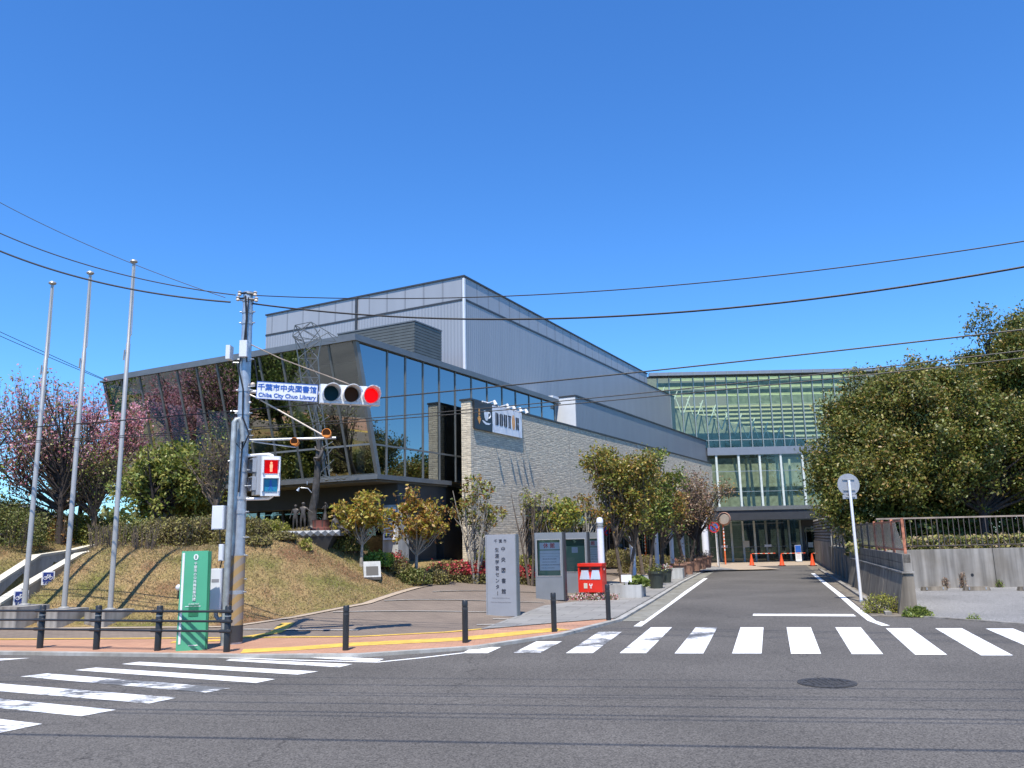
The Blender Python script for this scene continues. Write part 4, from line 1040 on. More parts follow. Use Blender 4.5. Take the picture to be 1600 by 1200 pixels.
# ground spot lamp beside it
p = hit(278, 936); t = thing('spot_lamp', 'small white capped garden lamp on the bank left of the green pillar', 'lamp', tuple(p))
MB().tube([(0, 0, -.1), (0, 0, .22)], .02, 8).build('stem', M['darkpot'], t); MB().sphere((0, 0, .27), .075, 12, (1, .8, 1)).build('lamp_head', M['white'], t, True)

# ------------------------------------------------------------------ utility pole with everything fixed to it
p = atz(366, 1006, .05); PX, PY = p.x, p.y
zt = zat(379, 457, PY)
UP = thing('utility_pole', 'grey concrete utility pole with cables and striped guard beside the railing', 'utility pole', (PX, PY, .05))
def zp(py, px=372): return zat(px, py, PY) - .05
MB().tube([(0, 0, 0), (0, 0, zp(457))], [.14, .10], 20).build('pole', M['galv'], UP, True)
MB().tube([(0, 0, .35), (0, 0, zp(868))], [.148, .144], 20).build('striped_guard', M['tape'], UP, True)
MB().tube([(0, 0, .04), (0, 0, .35)], [.153, .151], 20).build('foot_wrap', M['darktrim'], UP, True)
for py in (905, 925, 868, 610, 646, 672, 690, 712, 735, 778, 800, 562, 505, 488, 470): 
    z = zp(py); r = .14 - .04 * z / zp(457) + .012
    MB().tube([(0, 0, z - .035), (0, 0, z + .035)], r, 20).tube([(r, 0, z), (r + .05, -.02, z)], .016, 6).tube([(-r, -.02, z), (-r - .04, -.02, z)], .014, 6).build('clamp_band', M['galv'], UP, True)
for k in range(9):
    z = zp(905) + .3 + k * .5; s = 1 if k % 2 else -1
    MB().tube([(s * .1, -.06, z), (s * .24, -.09, z)], .011, 6).build('step_bolt', M['galv'], UP)
# drop cables down the pole
MB().tube([(-.02, -.13, zp(465)), (.03, -.15, zp(500)), (.0, -.15, zp(545)), (-.10, -.13, zp(575)), (.02, -.15, zp(610)), (.05, -.15, zp(700)), (.02, -.16, zp(770))], .017, 6).build('drop_cable', M['blackrub'], UP, True)
MB().tube([(.05, -.13, zp(468)), (.04, -.15, zp(520)), (.07, -.14, zp(568)), (.22, -.10, zp(565)), (.28, -.05, zp(600)), (.33, 0, zp(630))], .014, 6).build('drop_cable', M['blackrub'], UP, True)
MB().tube([(.04, -.14, zp(655)), (.18, -.16, zp(680)), (.05, -.17, zp(705)), (-.12, -.15, zp(690)), (-.15, -.14, zp(650))], .016, 6).build('drop_cable', M['blackrub'], UP, True)
MB().tube([(-.12, -.14, zp(640)), (-.28, -.14, zp(650)), (-.20, -.14, zp(662)), (-.18, -.14, zp(700))], .014, 6).build('drop_cable', M['blackrub'], UP, True)
for (dx, py) in ((-.14, 468), (.14, 470), (-.12, 460), (.12, 461)):
    MB().tube([(0, -.1, zp(py)), (dx * 1.25, -.06, zp(py))], .02, 6).build('cable_bracket', M['black'], UP)
    MB().lathe([(.02, -.05), (.045, -.03), (.03, 0), (.045, .03), (.02, .05)], (dx * 1.35, -.06, zp(py)), 10).build('insulator', M['cream'], UP, True)
for px0, px1, y0, y1 in ((380, 392, 536, 561), (359, 366, 543, 564)):
    x0, x1 = aty(px0, y0, PY).x - PX, aty(px1, y0, PY).x - PX
    MB().bevbox(x0, x1, -.24, -.12 if px0 > 370 else -.02, zp(y1), zp(y0), .01, 1).build('terminal_box', M['offwhite'], UP)
# second slim conduit pole
p2 = atz(352, 1008, .05); CP = thing('conduit_pole', 'slim zinc conduit pole carrying white meter boxes, left of the utility pole', 'pole', (p2.x, p2.y - .1, .05))
cz = lambda py: zat(355, py, p2.y - .1) - .05
MB().tube([(0, 0, 0), (.03, 0, cz(660)), (.06, .02, cz(656)), (.12, .03, cz(655)), (.16, .03, cz(662)), (.20, .04, cz(690))], [.062, .055, .055, .055, .05, .045], 12).build('pole', M['zinc'], CP, True)
for py0, py1, a, c in ((790, 827, -.30, -.07), (888, 952, -.28, -.06), (850, 876, -.14, -.05)):
    t = MB().bevbox(a, c, -.10, .10, cz(py1), cz(py0), .012, 1).build('meter_box', M['offwhite'], CP)
    MB().bevbox(a + .012, c - .012, -.108, -.10, cz(py1) + .015, cz(py0) - .015, .003, 1).build('box_door', M['offwhite'], t)
MB().box(-.24, -.10, -.112, -.1085, cz(909), cz(904)).build('box_label', M['grey_txt'], CP)
MB().tube([(-.17, 0, cz(952)), (-.17, 0, cz(962)), (-.12, 0, cz(968)), (-.03, 0, cz(966))], .045, 8).build('conduit_bend', M['zinc'], CP, True)
MB().tube([(-.17, 0, cz(827)), (-.14, 0, cz(850))], .012, 6).tube([(-.10, 0, cz(876)), (-.13, 0, cz(888))], .012, 6).build('conduit', M['black'], CP)

# three-lamp vehicle signal on its bracket arm
def vec_at(px, py, Y=None): return aty(px, py, Y or PY)
TS = thing('traffic_signal', 'horizontal three lamp traffic signal showing red', 'traffic light', tuple(vec_at(548, 617, PY - .05)), rz=R(24))
LS = .405
MB().bevbox(-LS * 1.5, LS * 1.5, -.02, .14, -.19, .19, .02, 2).build('housing', M['offwhite'], TS)
for i, m in ((-1, 'dkgreen'), (0, 'dkamber'), (1, 'redlamp')):
    x = i * LS
    MB().disc((x, -.03, 0), (0, 1, 0), .150, .03, 28).build('lens', M[m], TS, True)
    # hood: open cylinder shortened at the bottom
    b = MB(); n_ = 26; v = []; 
    for r in (.180, .166):
        for k in range(n_ + 1):
            a = R(-50) + R(280) * k / n_
            dep = .06 + .22 * max(0, math.sin(a) * .5 + .5)
            v += [(x + r * math.cos(a), -.02, r * math.sin(a)), (x + r * math.cos(a), -dep, r * math.sin(a))]
    m1 = 2 * (n_ + 1); f = []
    for k in range(n_):
        f += [(2 * k, 2 * k + 2, 2 * k + 3, 2 * k + 1), (m1 + 2 * k, m1 + 2 * k + 1, m1 + 2 * k + 3, m1 + 2 * k + 2), (2 * k + 1, 2 * k + 3, m1 + 2 * k + 3, m1 + 2 * k + 1)]
    b.add(v, f).build('hood', M['white'], TS, True)
    MB().tube([(x, -.02, -.19), (x, .02, -.235)], .02, 6).build('hinge', M['galv'], TS)
TSb = thing('signal_bracket', 'white steel arm and stay rods between the pole and the traffic signal', 'bracket', (PX, PY, 0))
def rel(px, py, dy=0): q = vec_at(px, py, PY + dy); return (q.x - PX, dy, q.z)
MB().tube([rel(381, 612), rel(400, 612, .16), rel(470, 613, .26), rel(512, 615, .16)], .035, 8).build('arm', M['white'], TSb, True)
MB().sphere(rel(395, 601, -.02), .05, 10).build('arm_knob', M['cream'], TSb, True)
MB().tube([rel(385, 535), rel(440, 561), rel(548, 601, .05)], .012, 6).build('stay_rod', M['rust_rail'], TSb)
MB().tube([rel(382, 613), rel(400, 621), rel(508, 682)], .018, 6).build('stay_rod', M['cream'], TSb)
MB().tube([rel(384, 688), rel(525, 684)], .026, 8).tube([rel(395, 690), rel(462, 699, .1)], .014, 6).build('lower_arm', M['galv'], TSb, True)
for px, py, s in ((462, 692, .085), (512, 679, .10)):
    q = rel(px, py, -.02); f = MB().tube([(q[0], q[1] - .12, q[2] + .02), (q[0], q[1] + .04, q[2])], [s * .95, s * .8], 14).build('amber_lamp', M['amber'], TSb, True)
    MB().disc((q[0], q[1] - .125, q[2] + .02), (0, 1, .1), s * .8, .01, 14).build('lens', M['dkamber'], f)
MB().tube([rel(386, 648), rel(380, 645), rel(384, 632), rel(392, 628)], .022, 8).build('sensor_arm', M['white'], TSb, True)
# place name board
q = vec_at(449, 612, PY - .03)
NB = thing('place_name_board', 'white board with blue Japanese and English library name on the signal arm', 'sign', tuple(q), rz=R(16))
wN, hN = 1.20, .355
MB().box(-wN / 2, wN / 2, -.012, .012, -hN / 2, hN / 2).build('board', M['paper'], NB, rot=(0, R(2.0), 0))
b = MB(); e = .010
for x0, x1, z0, z1 in ((-wN / 2, wN / 2, hN / 2 - e, hN / 2), (-wN / 2, wN / 2, -hN / 2, -hN / 2 + e), (-wN / 2, -wN / 2 + e, -hN / 2 + e, hN / 2 - e), (wN / 2 - e, wN / 2, -hN / 2 + e, hN / 2 - e)): b.box(x0, x1, -.017, -.013, z0, z1)
b.build('blue_border', M['blue_txt'], NB, rot=(0, R(2.0), 0))
text('lettering', '千葉市中央図書館', M['blue_txt'], NB, (0, -.016, .055), .145, rot=(R(90), R(0), R(0)), ext=.003, bold=.0026).rotation_euler = (R(90), R(2), 0)
text('lettering', 'Chiba City Chuo Library', M['blue_txt'], NB, (0, -.016, -.098), .118, ext=.003, bold=.0024, sx=.95).rotation_euler = (R(90), R(2), 0)

# pedestrian signals
PS = thing('pedestrian_signal', 'white pedestrian signal with red standing figure lit, facing the road', 'pedestrian signal', tuple(vec_at(423, 744, PY - .1)), rz=R(20))
MB().bevbox(-.185, .185, -.06, .17, -.39, .39, .04, 3).build('housing', M['offwhite'], PS, True)
for z, m, fig in ((.18, 'sign_red', 'redman'), (-.18, 'blueman', 'cup')):
    b = MB(); e = .022
    b.box(-.15, .15, -.15, -.06, z + .13, z + .15).box(-.165, -.145, -.14, -.06, z - .12, z + .14).box(.145, .165, -.14, -.06, z - .12, z + .14)
    b.build('hood', M['white'], PS)
    f = MB().box(-.125, .125, -.075, -.065, z - .13, z + .13).build('lens', M['redman'] if m == 'sign_red' else M[m], PS)
    b = MB().disc((0, -.08, z + .075), (0, 1, 0), .022, .006, 12)
    if m == 'sign_red': b.box(-.028, .028, -.083, -.077, z - .02, z + .048).box(-.022, -.003, -.083, -.077, z - .10, z - .02).box(.003, .022, -.083, -.077, z - .10, z - .02)
    else: b.box(-.02, .02, -.083, -.077, z - .02, z + .048).add([(-.02, -.08, z - .02), (.0, -.08, z - .02), (-.03, -.08, z - .10), (-.05, -.08, z - .10)], [(0, 1, 2, 3)]).add([(0, -.08, z - .02), (.02, -.08, z - .02), (.05, -.08, z - .10), (.03, -.08, z - .10)], [(0, 1, 2, 3)])
    b.build('figure_symbol', emis('red_figure_glow', (1, .35, .2), 1.2) if m == 'sign_red' else M['blue'], f)
P2_ = thing('pedestrian_signal', 'grey pedestrian signal seen from its side, turned left, behind the lit one', 'pedestrian signal', tuple(vec_at(402, 743, PY + .06)), rz=R(-58))
MB().bevbox(-.185, .185, -.06, .16, -.39, .39, .04, 3).build('housing', M['signgrey'], P2_, True)
for z in (.18, -.18): MB().box(-.15, .15, -.15, -.06, z + .13, z + .15).box(-.165, -.145, -.14, -.06, z - .12, z + .14).box(.145, .165, -.14, -.06, z - .12, z + .14).build('hood', M['signgrey'], P2_)
SB = thing('signal_bracket', 'pair of white tube arms holding the pedestrian signals', 'bracket', (PX, PY, 0))
MB().tube([rel(372, 713), rel(420, 710), rel(426, 712), rel(427, 720)], .03, 8).build('upper_arm', M['white'], SB, True)
MB().tube([rel(372, 780), rel(420, 779), rel(425, 776), rel(426, 766)], .03, 8).build('lower_arm', M['white'], SB, True)

# overhead cables: each runs along the street
def cable(label, pts, r=.014, grp='overhead cables'):
    """pts: three photo points with depths; parabola through them"""
    A, B_, D_ = [aty(*p) for p in pts]
    tb_ = (B_ - A).length / ((B_ - A).length + (D_ - B_).length)
    out = []
    for k in range(33):
        t = k / 32
        l0 = (t - tb_) * (t - 1) / (tb_); l1 = t * (t - 1) / (tb_ * (tb_ - 1)); l2 = t * (t - tb_) / (1 - tb_)
        out.append(A * l0 + B_ * l1 + D_ * l2)
    o = out[0]
    ob = MB().tube([q - o for q in out], r, 6).build('overhead_cable', M['blackrub'], None, True, loc=tuple(o))
    tag(ob, label, 'cable', grp); return ob
yl = lambda px, Y0=15.9: Y0 - .15 * (px - 366) / 1275 * Y0
cable('thin upper cable sagging from the top left edge to the utility pole', [(-140, 232, 18.0), (100, 366, 16.9), (352, 465, PY)], .008)
cable('middle cable from the left edge to the top of the utility pole', [(-140, 288, 17.4), (150, 418, 16.6), (368, 461, PY)], .013)
cable('thick cable from the left edge to just below the pole top', [(-140, 320, 17.2), (150, 440, 16.5), (360, 472, PY)], .020)
cable('thin cable leaving the pole top to the upper right', [(388, 461, PY), (850, 460, 14.3), (1760, 350, 11.2)], .010)
cable('thick cable with insulator leaving the pole to the right above the roof', [(392, 474, PY), (860, 498, 14.3), (1760, 386, 11.2)], .017)
cable('black cable crossing right from behind the traffic signal over the stone wall', [(-120, 680, 19.2), (590, 622, 16.6), (1760, 496, 12.3)], .014)
cable('pale twisted cable crossing low over the glass box, upper of a close pair', [(-120, 697, 19.6), (700, 643, 16.7), (1760, 528, 12.6)], .010)
cable('dark twisted cable crossing low over the glass box, lower of a close pair', [(-120, 699, 19.6), (700, 648, 16.7), (1760, 541, 12.6)], .010)
cable('thin cable falling from the left edge behind the flagpoles, upper of two', [(-100, 472, 25), (60, 546, 27), (166, 594, 29.0)], .010, 'service cables to the glass box')
cable('thin cable falling from the left edge behind the flagpoles, lower of two', [(-100, 480, 25), (60, 551, 27), (168, 596, 29.0)], .010, 'service cables to the glass box')
# cables crossing high above the road; their shadows lie on the asphalt
for k, (ys, r) in enumerate(((1161, .022), (1122, .012), (1116, .016), (1102, .013), (1089, .010), (1085, .010), (1072, .014), (1061, .009))):
    g0 = atz(800, ys, 0); hgt = 8.2 + .2 * (k % 3)
    off_ = hgt / math.tan(R(SUN_EL))
    c0 = Vector((g0.x - off_ * math.sin(R(SUN_AZ)), g0.y - off_ * math.cos(R(SUN_AZ)), hgt)); dv = Vector((.984, -.155 - .002 * k, 0))
    o = c0 + dv * -30
    ob = MB().tube([c0 + dv * t - o + Vector((0, 0, .0012 * t * t)) for t in range(-30, 31, 3)], r, 6).build('overhead_cable', M['blackrub'], None, True, loc=tuple(o))
    tag(ob, ('thickest', 'first thin', 'second thin', 'third thin', 'fourth thin', 'fifth thin', 'sixth thin', 'farthest, thinnest')[k] + ' cable high over the road, counted by its shadow line from the bottom', 'cable', 'cables high over the road')

# ------------------------------------------------------------------ plaza furniture
p = hit(786, 962); Y = p.y; H = zat(786, 835, Y) - p.z; W = 46 / FPX * Y / math.cos(R(25))
LM = thing('library_monolith', 'grey upright slab with black vertical Japanese lettering on the plaza', 'sign', tuple(p), rz=R(-25))
MB().bevbox(-W / 2, W / 2, -.10, .10, 0, H, .01, 1).build('slab', M['signgrey'], LM)
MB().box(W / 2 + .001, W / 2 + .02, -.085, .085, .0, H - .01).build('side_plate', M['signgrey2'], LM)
MB().box(-W / 2 + .035, -W / 2 + .042, -.104, -.1005, .03, H - .03).build('groove', M['signgrey2'], LM)
k = H / 128.0
for ch, xx in (('千', -.115), ('葉', .015), ('市', .14)): text('lettering', ch, M['dark_txt'], LM, (xx, -.102, H - 11 * k), .092, ext=.003, bold=.0005)
vtext('lettering', '中央図書館', M['dark_txt'], LM, .085, -.102, H - 24 * k, 16.6 * k, .125, bold=.0008)
vtext('lettering', '生涯学習センター', M['dark_txt'], LM, -.085, -.102, H - 25 * k, 9.7 * k, .115, bold=.0008)
text('lettering', 'Chiba City Central Library', M['grey_txt'], LM, (0, -.102, H - 100 * k), .045, ext=.002)
text('lettering', 'Chiba City Lifelong Learning Center', M['grey_txt'], LM, (0, -.102, H - 106.5 * k), .038, ext=.002)

def scribble(mb, x0, x1, z, y=-.125, h=.014, seed=0):
    r = random.Random(seed); x = x0
    while x < x1:
        l = r.uniform(.012, .03); mb.box(x, min(x1, x + l), y - .001, y, z, z + h * r.uniform(.6, 1)); x += l + r.uniform(.006, .014)
bd = [((861, 937), 41, 'left notice case with white closure poster under a red heading', 1), ((899, 927), 41, 'middle notice case with bare green board and one small paper', 2), ((925, 919), 37, 'right notice case, partly behind the postbox and white post, with a closure poster', 1)]
for i, (bp_, wpx, lab, kind_) in enumerate(bd):
    p = hit(*bp_); H = zat(bp_[0], 832, p.y) - p.z; W = wpx / FPX * p.y / math.cos(R(16)) * 1.02
    t = thing('notice_case', lab, 'notice board', tuple(p), rz=R(-17), group='grey notice cases on the plaza')
    zb = H * .345; zt_ = H * .90; xl_, xr_ = -W / 2 + .05, W / 2 - .05
    MB().box(-W / 2, W / 2, -.02, .12, 0, H).box(-W / 2, W / 2, -.12, -.021, 0, zb).box(-W / 2, W / 2, -.12, -.021, zt_, H).box(-W / 2, xl_, -.12, -.021, zb, zt_).box(xr_, W / 2, -.12, -.021, zb, zt_).build('case', M['casegrey'], t)
    MB().box(W / 2 + .001, W / 2 + .05, -.13, .13, 0, H + .01).build('side_post', M['darktrim'], t)
    b = MB(); e = .022
    b.box(xl_, xr_, -.132, -.121, zt_ - e, zt_).box(xl_, xr_, -.132, -.121, zb, zb + e).box(xl_, xl_ + e, -.132, -.121, zb + e, zt_ - e).box(xr_ - e, xr_, -.132, -.121, zb + e, zt_ - e).build('case_frame', M['alu'], t)
    MB().box(xl_ + e, xr_ - e, -.040, -.022, zb + e, zt_ - e).build('pin_board', M['green_board'], t)
    MB().add([(xl_ + e, -.124, zb + e), (xr_ - e, -.124, zb + e), (xr_ - e, -.124, zt_ - e), (xl_ + e, -.124, zt_ - e)], [(0, 1, 2, 3)]).build('glass_pane', M['glass_k'], t)
    if kind_ == 1:
        hw = (xr_ - xl_) / 2 - .05
        MB().box(-hw + .03, hw + .02, -.050, -.041, zt_ - .30, zt_ - .10).build('header_paper', M['paper'], t)
        text('lettering', '休 館', M['red_txt'], t, (.0, -.053, zt_ - .20), .16, ext=.002, bold=.0015)
        MB().box(-hw + .03, hw + .02, -.060, -.051, zb + .17, zt_ - .33).build('poster', M['paper'], t)
        b = MB(); z = zt_ - .42
        for q_, (hh, s0, s1) in enumerate(((.010, .0, 1), (.010, .05, .9), (.028, .12, .8), (.022, .1, .8), (.030, .03, .95), (.020, .05, .7), (.012, .5, .95))):
            scribble(b, -hw + .05 + s0 * hw * 1.9, -hw + .05 + s1 * hw * 1.9, z, -.062, hh, q_ + i * 9); z -= .085
        b.build('poster_lines', M['grey_txt'], t)
    else:
        MB().box(xl_ + e, xr_ - e, -.050, -.041, zt_ - .24, zt_ - .03).build('board_header', M['green_bd2'], t)
        MB().box(-.06, .14, -.050, -.041, zt_ - .46, zt_ - .28).build('paper_note', M['paper'], t)
        b = MB(); 
        for q_ in range(4): scribble(b, -.04, .12, zt_ - .33 - q_ * .032, -.052, .008, q_)
        b.build('note_lines', M['grey_txt'], t)

# red postbox
p = hit(927, 937); k = p.y / FPX
zt = zat(925, 880, p.y) - p.z; zb = zat(925, 925, p.y) - p.z
PB = thing('postbox', 'red postbox with two silver slots on a black post in a flower bed', 'postbox', tuple(p), rz=R(-22))
W, Dp = .76, .50; hb = zt - zb
PBk = lambda f_: zb + hb * f_
b = MB().bevbox(-W / 2, W / 2, -Dp / 2 + .06, Dp / 2, zb, zt - .045, .03, 3)
b.box(-W / 2 + .005, W / 2 - .005, -Dp / 2, -Dp / 2 + .0595, zb + .005, PBk(.44)).box(-W / 2 + .005, -W / 2 + .05, -Dp / 2, -Dp / 2 + .0595, PBk(.44), zt - .05).box(W / 2 - .05, W / 2 - .005, -Dp / 2, -Dp / 2 + .0595, PBk(.44), zt - .05)
b.build('body', M['red'], PB, True)
MB().bevbox(-W / 2 - .012, W / 2 + .012, -Dp / 2 - .02, Dp / 2 + .012, zt - .085, zt, .035, 3).build('lid', M['red'], PB, True)
for s in (-1, 1):
    x0, x1 = (-.325, -.012) if s < 0 else (.012, .325)
    b = MB(); za, zc = PBk(.45), zt - .095
    b.hexa([(x0, -Dp / 2 - .01, za), (x1, -Dp / 2 - .01, za), (x1, -Dp / 2 + .058, za), (x0, -Dp / 2 + .058, za)], [(x0 + .05, -Dp / 2 + .04, za + (zc - za) * .72), (x1 - .05, -Dp / 2 + .04, za + (zc - za) * .72), (x1 - .05, -Dp / 2 + .058, za + (zc - za) * .72), (x0 + .05, -Dp / 2 + .058, za + (zc - za) * .72)])
    b.build('chute', M['silver'], PB)
    MB().box(x0 + .02, x1 - .02, -Dp / 2 + .035, -Dp / 2 + .057, zc - .07, zc - .02).build('slot', M['black'], PB)
b = MB()
for k2 in range(10): 
    a0, a1 = R(180 + 18 * k2), R(198 + 18 * k2); b.add([(.05 * math.cos(a0), 0, .05 * math.sin(a0)), (.05 * math.cos(a1), 0, .05 * math.sin(a1)), (.022 * math.cos(a1), 0, .022 * math.sin(a1)), (.022 * math.cos(a0), 0, .022 * math.sin(a0))], [(0, 1, 2, 3)])
b.box(-.05, -.022, -.001, .001, 0, .03).box(.022, .05, -.001, .001, 0, .03).box(-.012, .012, -.001, .001, -.085, -.052).box(-.03, .03, -.001, .001, -.105, -.09)
b.build('post_emblem', M['white'], PB, loc=(.02, -Dp / 2 - .006, PBk(.27)))
MB().box(-.20, -.09, -Dp / 2 - .007, -Dp / 2 - .003, PBk(.14), PBk(.32)).build('collection_label', M['conc_cream'], PB)
MB().bevbox(-.085, .085, -.07, .07, 0, zb, .01, 1).build('post', M['black'], PB)
MB().disc((W / 2 + .008, -.02, PBk(.78)), (1, 0, 0), .03, .012, 12).build('lock', M['silver'], PB)

# flower bed around it
FB = bush('flower_bed', 'low ring of white, pink and red flowers around the postbox foot', 'flower bed', (p.x + .03, p.y - .12, p.z - .02), (1.55, .75, .22), 'flowers', 3500, leaf=.05, stems=False)

# white lamp posts along the driveway
WPx = [(942, 935, 808, 'nearest white round topped lamp post, right behind the red postbox'), (991, 912, 816, 'second white lamp post, half hidden by the big leafy tree'), (1028, 897, 820, 'third white lamp post, above the dark green plant pot'),
       (1051, 886, 822, 'fourth white lamp post, behind the grey concrete planter'), (1068, 880, 826, 'fifth white lamp post, behind the terracotta pots')]
lp0 = None
for i, (px, py, ty, lab) in enumerate(WPx):
    p = hit(px, py)
    if lp0 is None:
        H = zat(px, ty, p.y) - p.z
        lp0 = thing('lamp_post', lab, 'lamp post', tuple(p), group='white round topped lamp posts beside the driveway')
        MB().lathe([(.105, 0), (.105, H - .34)], n=18).build('post', M['bollamp'], lp0, True)
        MB().lathe([(.112, H - .34), (.112, H - .31), (.10, H - .31), (.10, H - .27), (.112, H - .27), (.112, H - .24), (.10, H - .235), (.10, H - .20), (.112, H - .20), (.108, H - .17)], n=18).build('lamp_louvre', M['alu'], lp0, True)
        MB().lathe([(.108, H - .17), (.105, H - .08), (.075, H - .02), (.0, H)], n=18).build('dome_cap', M['bollamp'], lp0, True)
        H0 = H
    else:
        t = copy_tree(lp0); t.location = p; t['label'] = lab; s = (zat(px, ty, p.y) - p.z) / H0; t.scale = (1, 1, s)
p = hit(1104, 879); p = Vector((aty(1104, 879, 50.0).x, 50.0, .05)); t = thing('pillar', 'thick white pillar beside the last terracotta pot at the hall entrance', 'pillar', tuple(p))
MB().lathe([(.2, 0), (.2, 2.9)], n=20).build('shaft', M['bollamp'], t, True); MB().lathe([(.28, 0), (.28, .06)], n=20).build('foot', M['alu'], t)

# planters
def planterbox(px, py, w_, d_, h_, lab, leafm=None, n=900):
    p = hit(px, py); t = thing('planter', lab, 'planter', (p.x, p.y + d_ / 2, p.z), rz=R(-17), group='concrete planters by the driveway')
    b = MB(); th = .06
    b.box(-w_ / 2, w_ / 2, -d_ / 2, -d_ / 2 + th, 0, h_).box(-w_ / 2, w_ / 2, d_ / 2 - th, d_ / 2, 0, h_).box(-w_ / 2, -w_ / 2 + th, -d_ / 2 + th, d_ / 2 - th, 0, h_).box(w_ / 2 - th, w_ / 2, -d_ / 2 + th, d_ / 2 - th, 0, h_).build('trough', M['conc_pale'], t)
    MB().box(-w_ / 2 + th, w_ / 2 - th, -d_ / 2 + th, d_ / 2 - th, .01, h_ - .06).build('soil', M['ground'], t)
    return t, p
pl1, pp = planterbox(982, 935, 1.10, .95, .40, 'wide pale concrete planter nearest the postbox, with a white card on a stake')
bush('potted_plant', 'bright green strap leaved plants at the right end of the wide concrete planter', 'plant', (pp.x + .32, pp.y + .35, pp.z + .33), (.7, .5, .30), 'green', 900, leaf=.13, stems=False)
t = thing('card_sign', 'small white card on a stake in the wide concrete planter', 'sign', (pp.x - .02, pp.y + .12, pp.z + .3), rz=R(-10))
MB().box(-.16, .16, -.008, .008, .18, .40).build('card', M['white'], t); MB().box(-.03, -.01, -.006, .006, 0, .18).box(.01, .03, -.006, .006, 0, .18).build('stake', M['white'], t)
pl2, pp2 = planterbox(1012, 918, .95, .85, .42, 'square weathered concrete planter behind the wide one, left of the dark pot')
pl3, pp3 = planterbox(1056, 905, .85, .8, .45, 'pale square concrete planter in front of the terracotta pots')
def pot(px, py, r, h, m, lab, grp, plant=None):
    p = hit(px, py); t = thing('plant_pot', lab, 'plant pot', tuple(p), group=grp)
    MB().lathe([(r * .72, 0), (r * .95, h * .8), (r * .97, h * .86), (r * 1.07, h * .87), (r * 1.07, h), (r * .95, h), (r * .93, h * .9), (0, h * .9)], n=20).build('pot', M[m], t, True)
    if plant:
        v = RNG.normal(size=(400, 3)) * np.array([r * .5, r * .5, r * .35]) + np.array([0, 0, h * 1.05]); v[:, 2] = np.maximum(v[:, 2], h * .92)
        quads('foliage', leaves(v, .07), LEAF[plant], t)
pot(1026, 920, .30, .62, 'darkpot', 'large dark green pot with ribbed sides by the driveway kerb', 'dark plant pots', 'hedge')
pot(1041, 911, .26, .55, 'darkpot', 'smaller dark pot with pale flowers behind the large green one', 'dark plant pots', 'flowers')
for px, py, pl_nt, lab in ((1062, 902, 'bare', 'nearest terracotta pot, just behind the pale square planter'), (1074, 898, None, 'second terracotta pot along the driveway kerb'), (1086, 892, 'bare', 'third terracotta pot along the kerb, dry soil'), (1095, 889, None, 'fourth terracotta pot along the kerb'), (1103, 887, 'bare', 'farthest terracotta pot, in front of the thick white pillar')):
    pot(px, py, .36, .62, 'terracotta', lab, 'terracotta pots along the driveway', pl_nt)

# no-parking sign, mirror, cones and barrier bars
p = atz(1124, 887, .05); t = thing('no_parking_sign', 'round blue sign with red ring and slash on a thin grey pole', 'road sign', tuple(p))
k = p.y / FPX; zc = zat(1119, 824, p.y) - p.z; dx = -4.5 * k
MB().tube([(0, 0, 0), (-.03, 0, zc - .25), (dx, 0, zc + .1)], .035, 10).build('pole', M['galv'], t, True)
MB().disc((dx, -.06, zc), (0, 1, 0), 8.2 * k, .02, 28).build('ring', M['sign_red'], t)
MB().disc((dx, -.075, zc), (0, 1, 0), 6.2 * k, .012, 28).build('face', M['blue'], t)
b = MB(); s = 6.4 * k; w_ = .035; b.hexa([(dx - s * .7 - w_, -.088, zc + s * .7 - w_), (dx + s * .7 - w_, -.088, zc - s * .7 - w_), (dx + s * .7 - w_, -.083, zc - s * .7 - w_), (dx - s * .7 - w_, -.083, zc + s * .7 - w_)], [(dx - s * .7 + w_, -.088, zc + s * .7 + w_), (dx + s * .7 + w_, -.088, zc - s * .7 + w_), (dx + s * .7 + w_, -.083, zc - s * .7 + w_), (dx - s * .7 + w_, -.083, zc + s * .7 + w_)])
b.build('slash', M['sign_red'], t)
p = atz(1134, 883, .02); t = thing('curved_mirror', 'round traffic mirror with brown back on an orange pole beside the no parking sign', 'traffic mirror', tuple(p)); k = p.y / FPX; zc = zat(1135, 812, p.y) - p.z
MB().tube([(0, 0, 0), (0, 0, zc)], .05, 10).build('pole', M['orange_pole'], t, True)
MB().tube([(.05, -.10, zc + .02), (.10, -.02, zc + .02), (.14, .06, zc + .02)], [.32, .40, .38], 24).build('mirror', M['mirrorback'], t, True)
MB().tube([(.03, -.18, zc + .08), (.10, -.02, zc + .06)], [.36, .42], 24, False).build('hood', M['terracotta'], t, True)
b = MB()
for q_ in range(7): b.box(-.03, .03, -.056, -.051, zc - .55 - q_ * .22 - .06, zc - .55 - q_ * .22 + .05)
b.build('white_marks', M['white'], t)
p = atz(1127, 885, .02); t = thing('marker_post', 'short white post standing just behind the no parking sign', 'post', (p.x - .1, p.y + .3, .02))
MB().lathe([(.06, 0), (.06, 2.1), (.0, 2.13)], n=12).build('shaft', M['white'], t, True); MB().lathe([(.09, 0), (.09, .04)], n=12).build('foot', M['galv'], t)
cn0 = None
for px, lab in ((1175, 'leftmost orange traffic cone at the end of the drive'), (1222, 'middle orange traffic cone of the three in front of the doors'), (1270, 'rightmost orange traffic cone, beside the louvred block wall')):
    p = atz(px, 884, 0.015)
    if cn0 is None:
        cn0 = thing('traffic_cone', lab, 'traffic cone', tuple(p), group='orange cones closing the entrance')
        MB().lathe([(.16, .03), (.14, .08), (.035, .66), (.03, .70), (0, .70)], n=18).build('cone_body', M['cone'], cn0, True); MB().bevbox(-.2, .2, -.2, .2, 0, .035, .04, 2).build('base', M['black'], cn0)
    else: t = copy_tree(cn0); t.location = p; t['label'] = lab
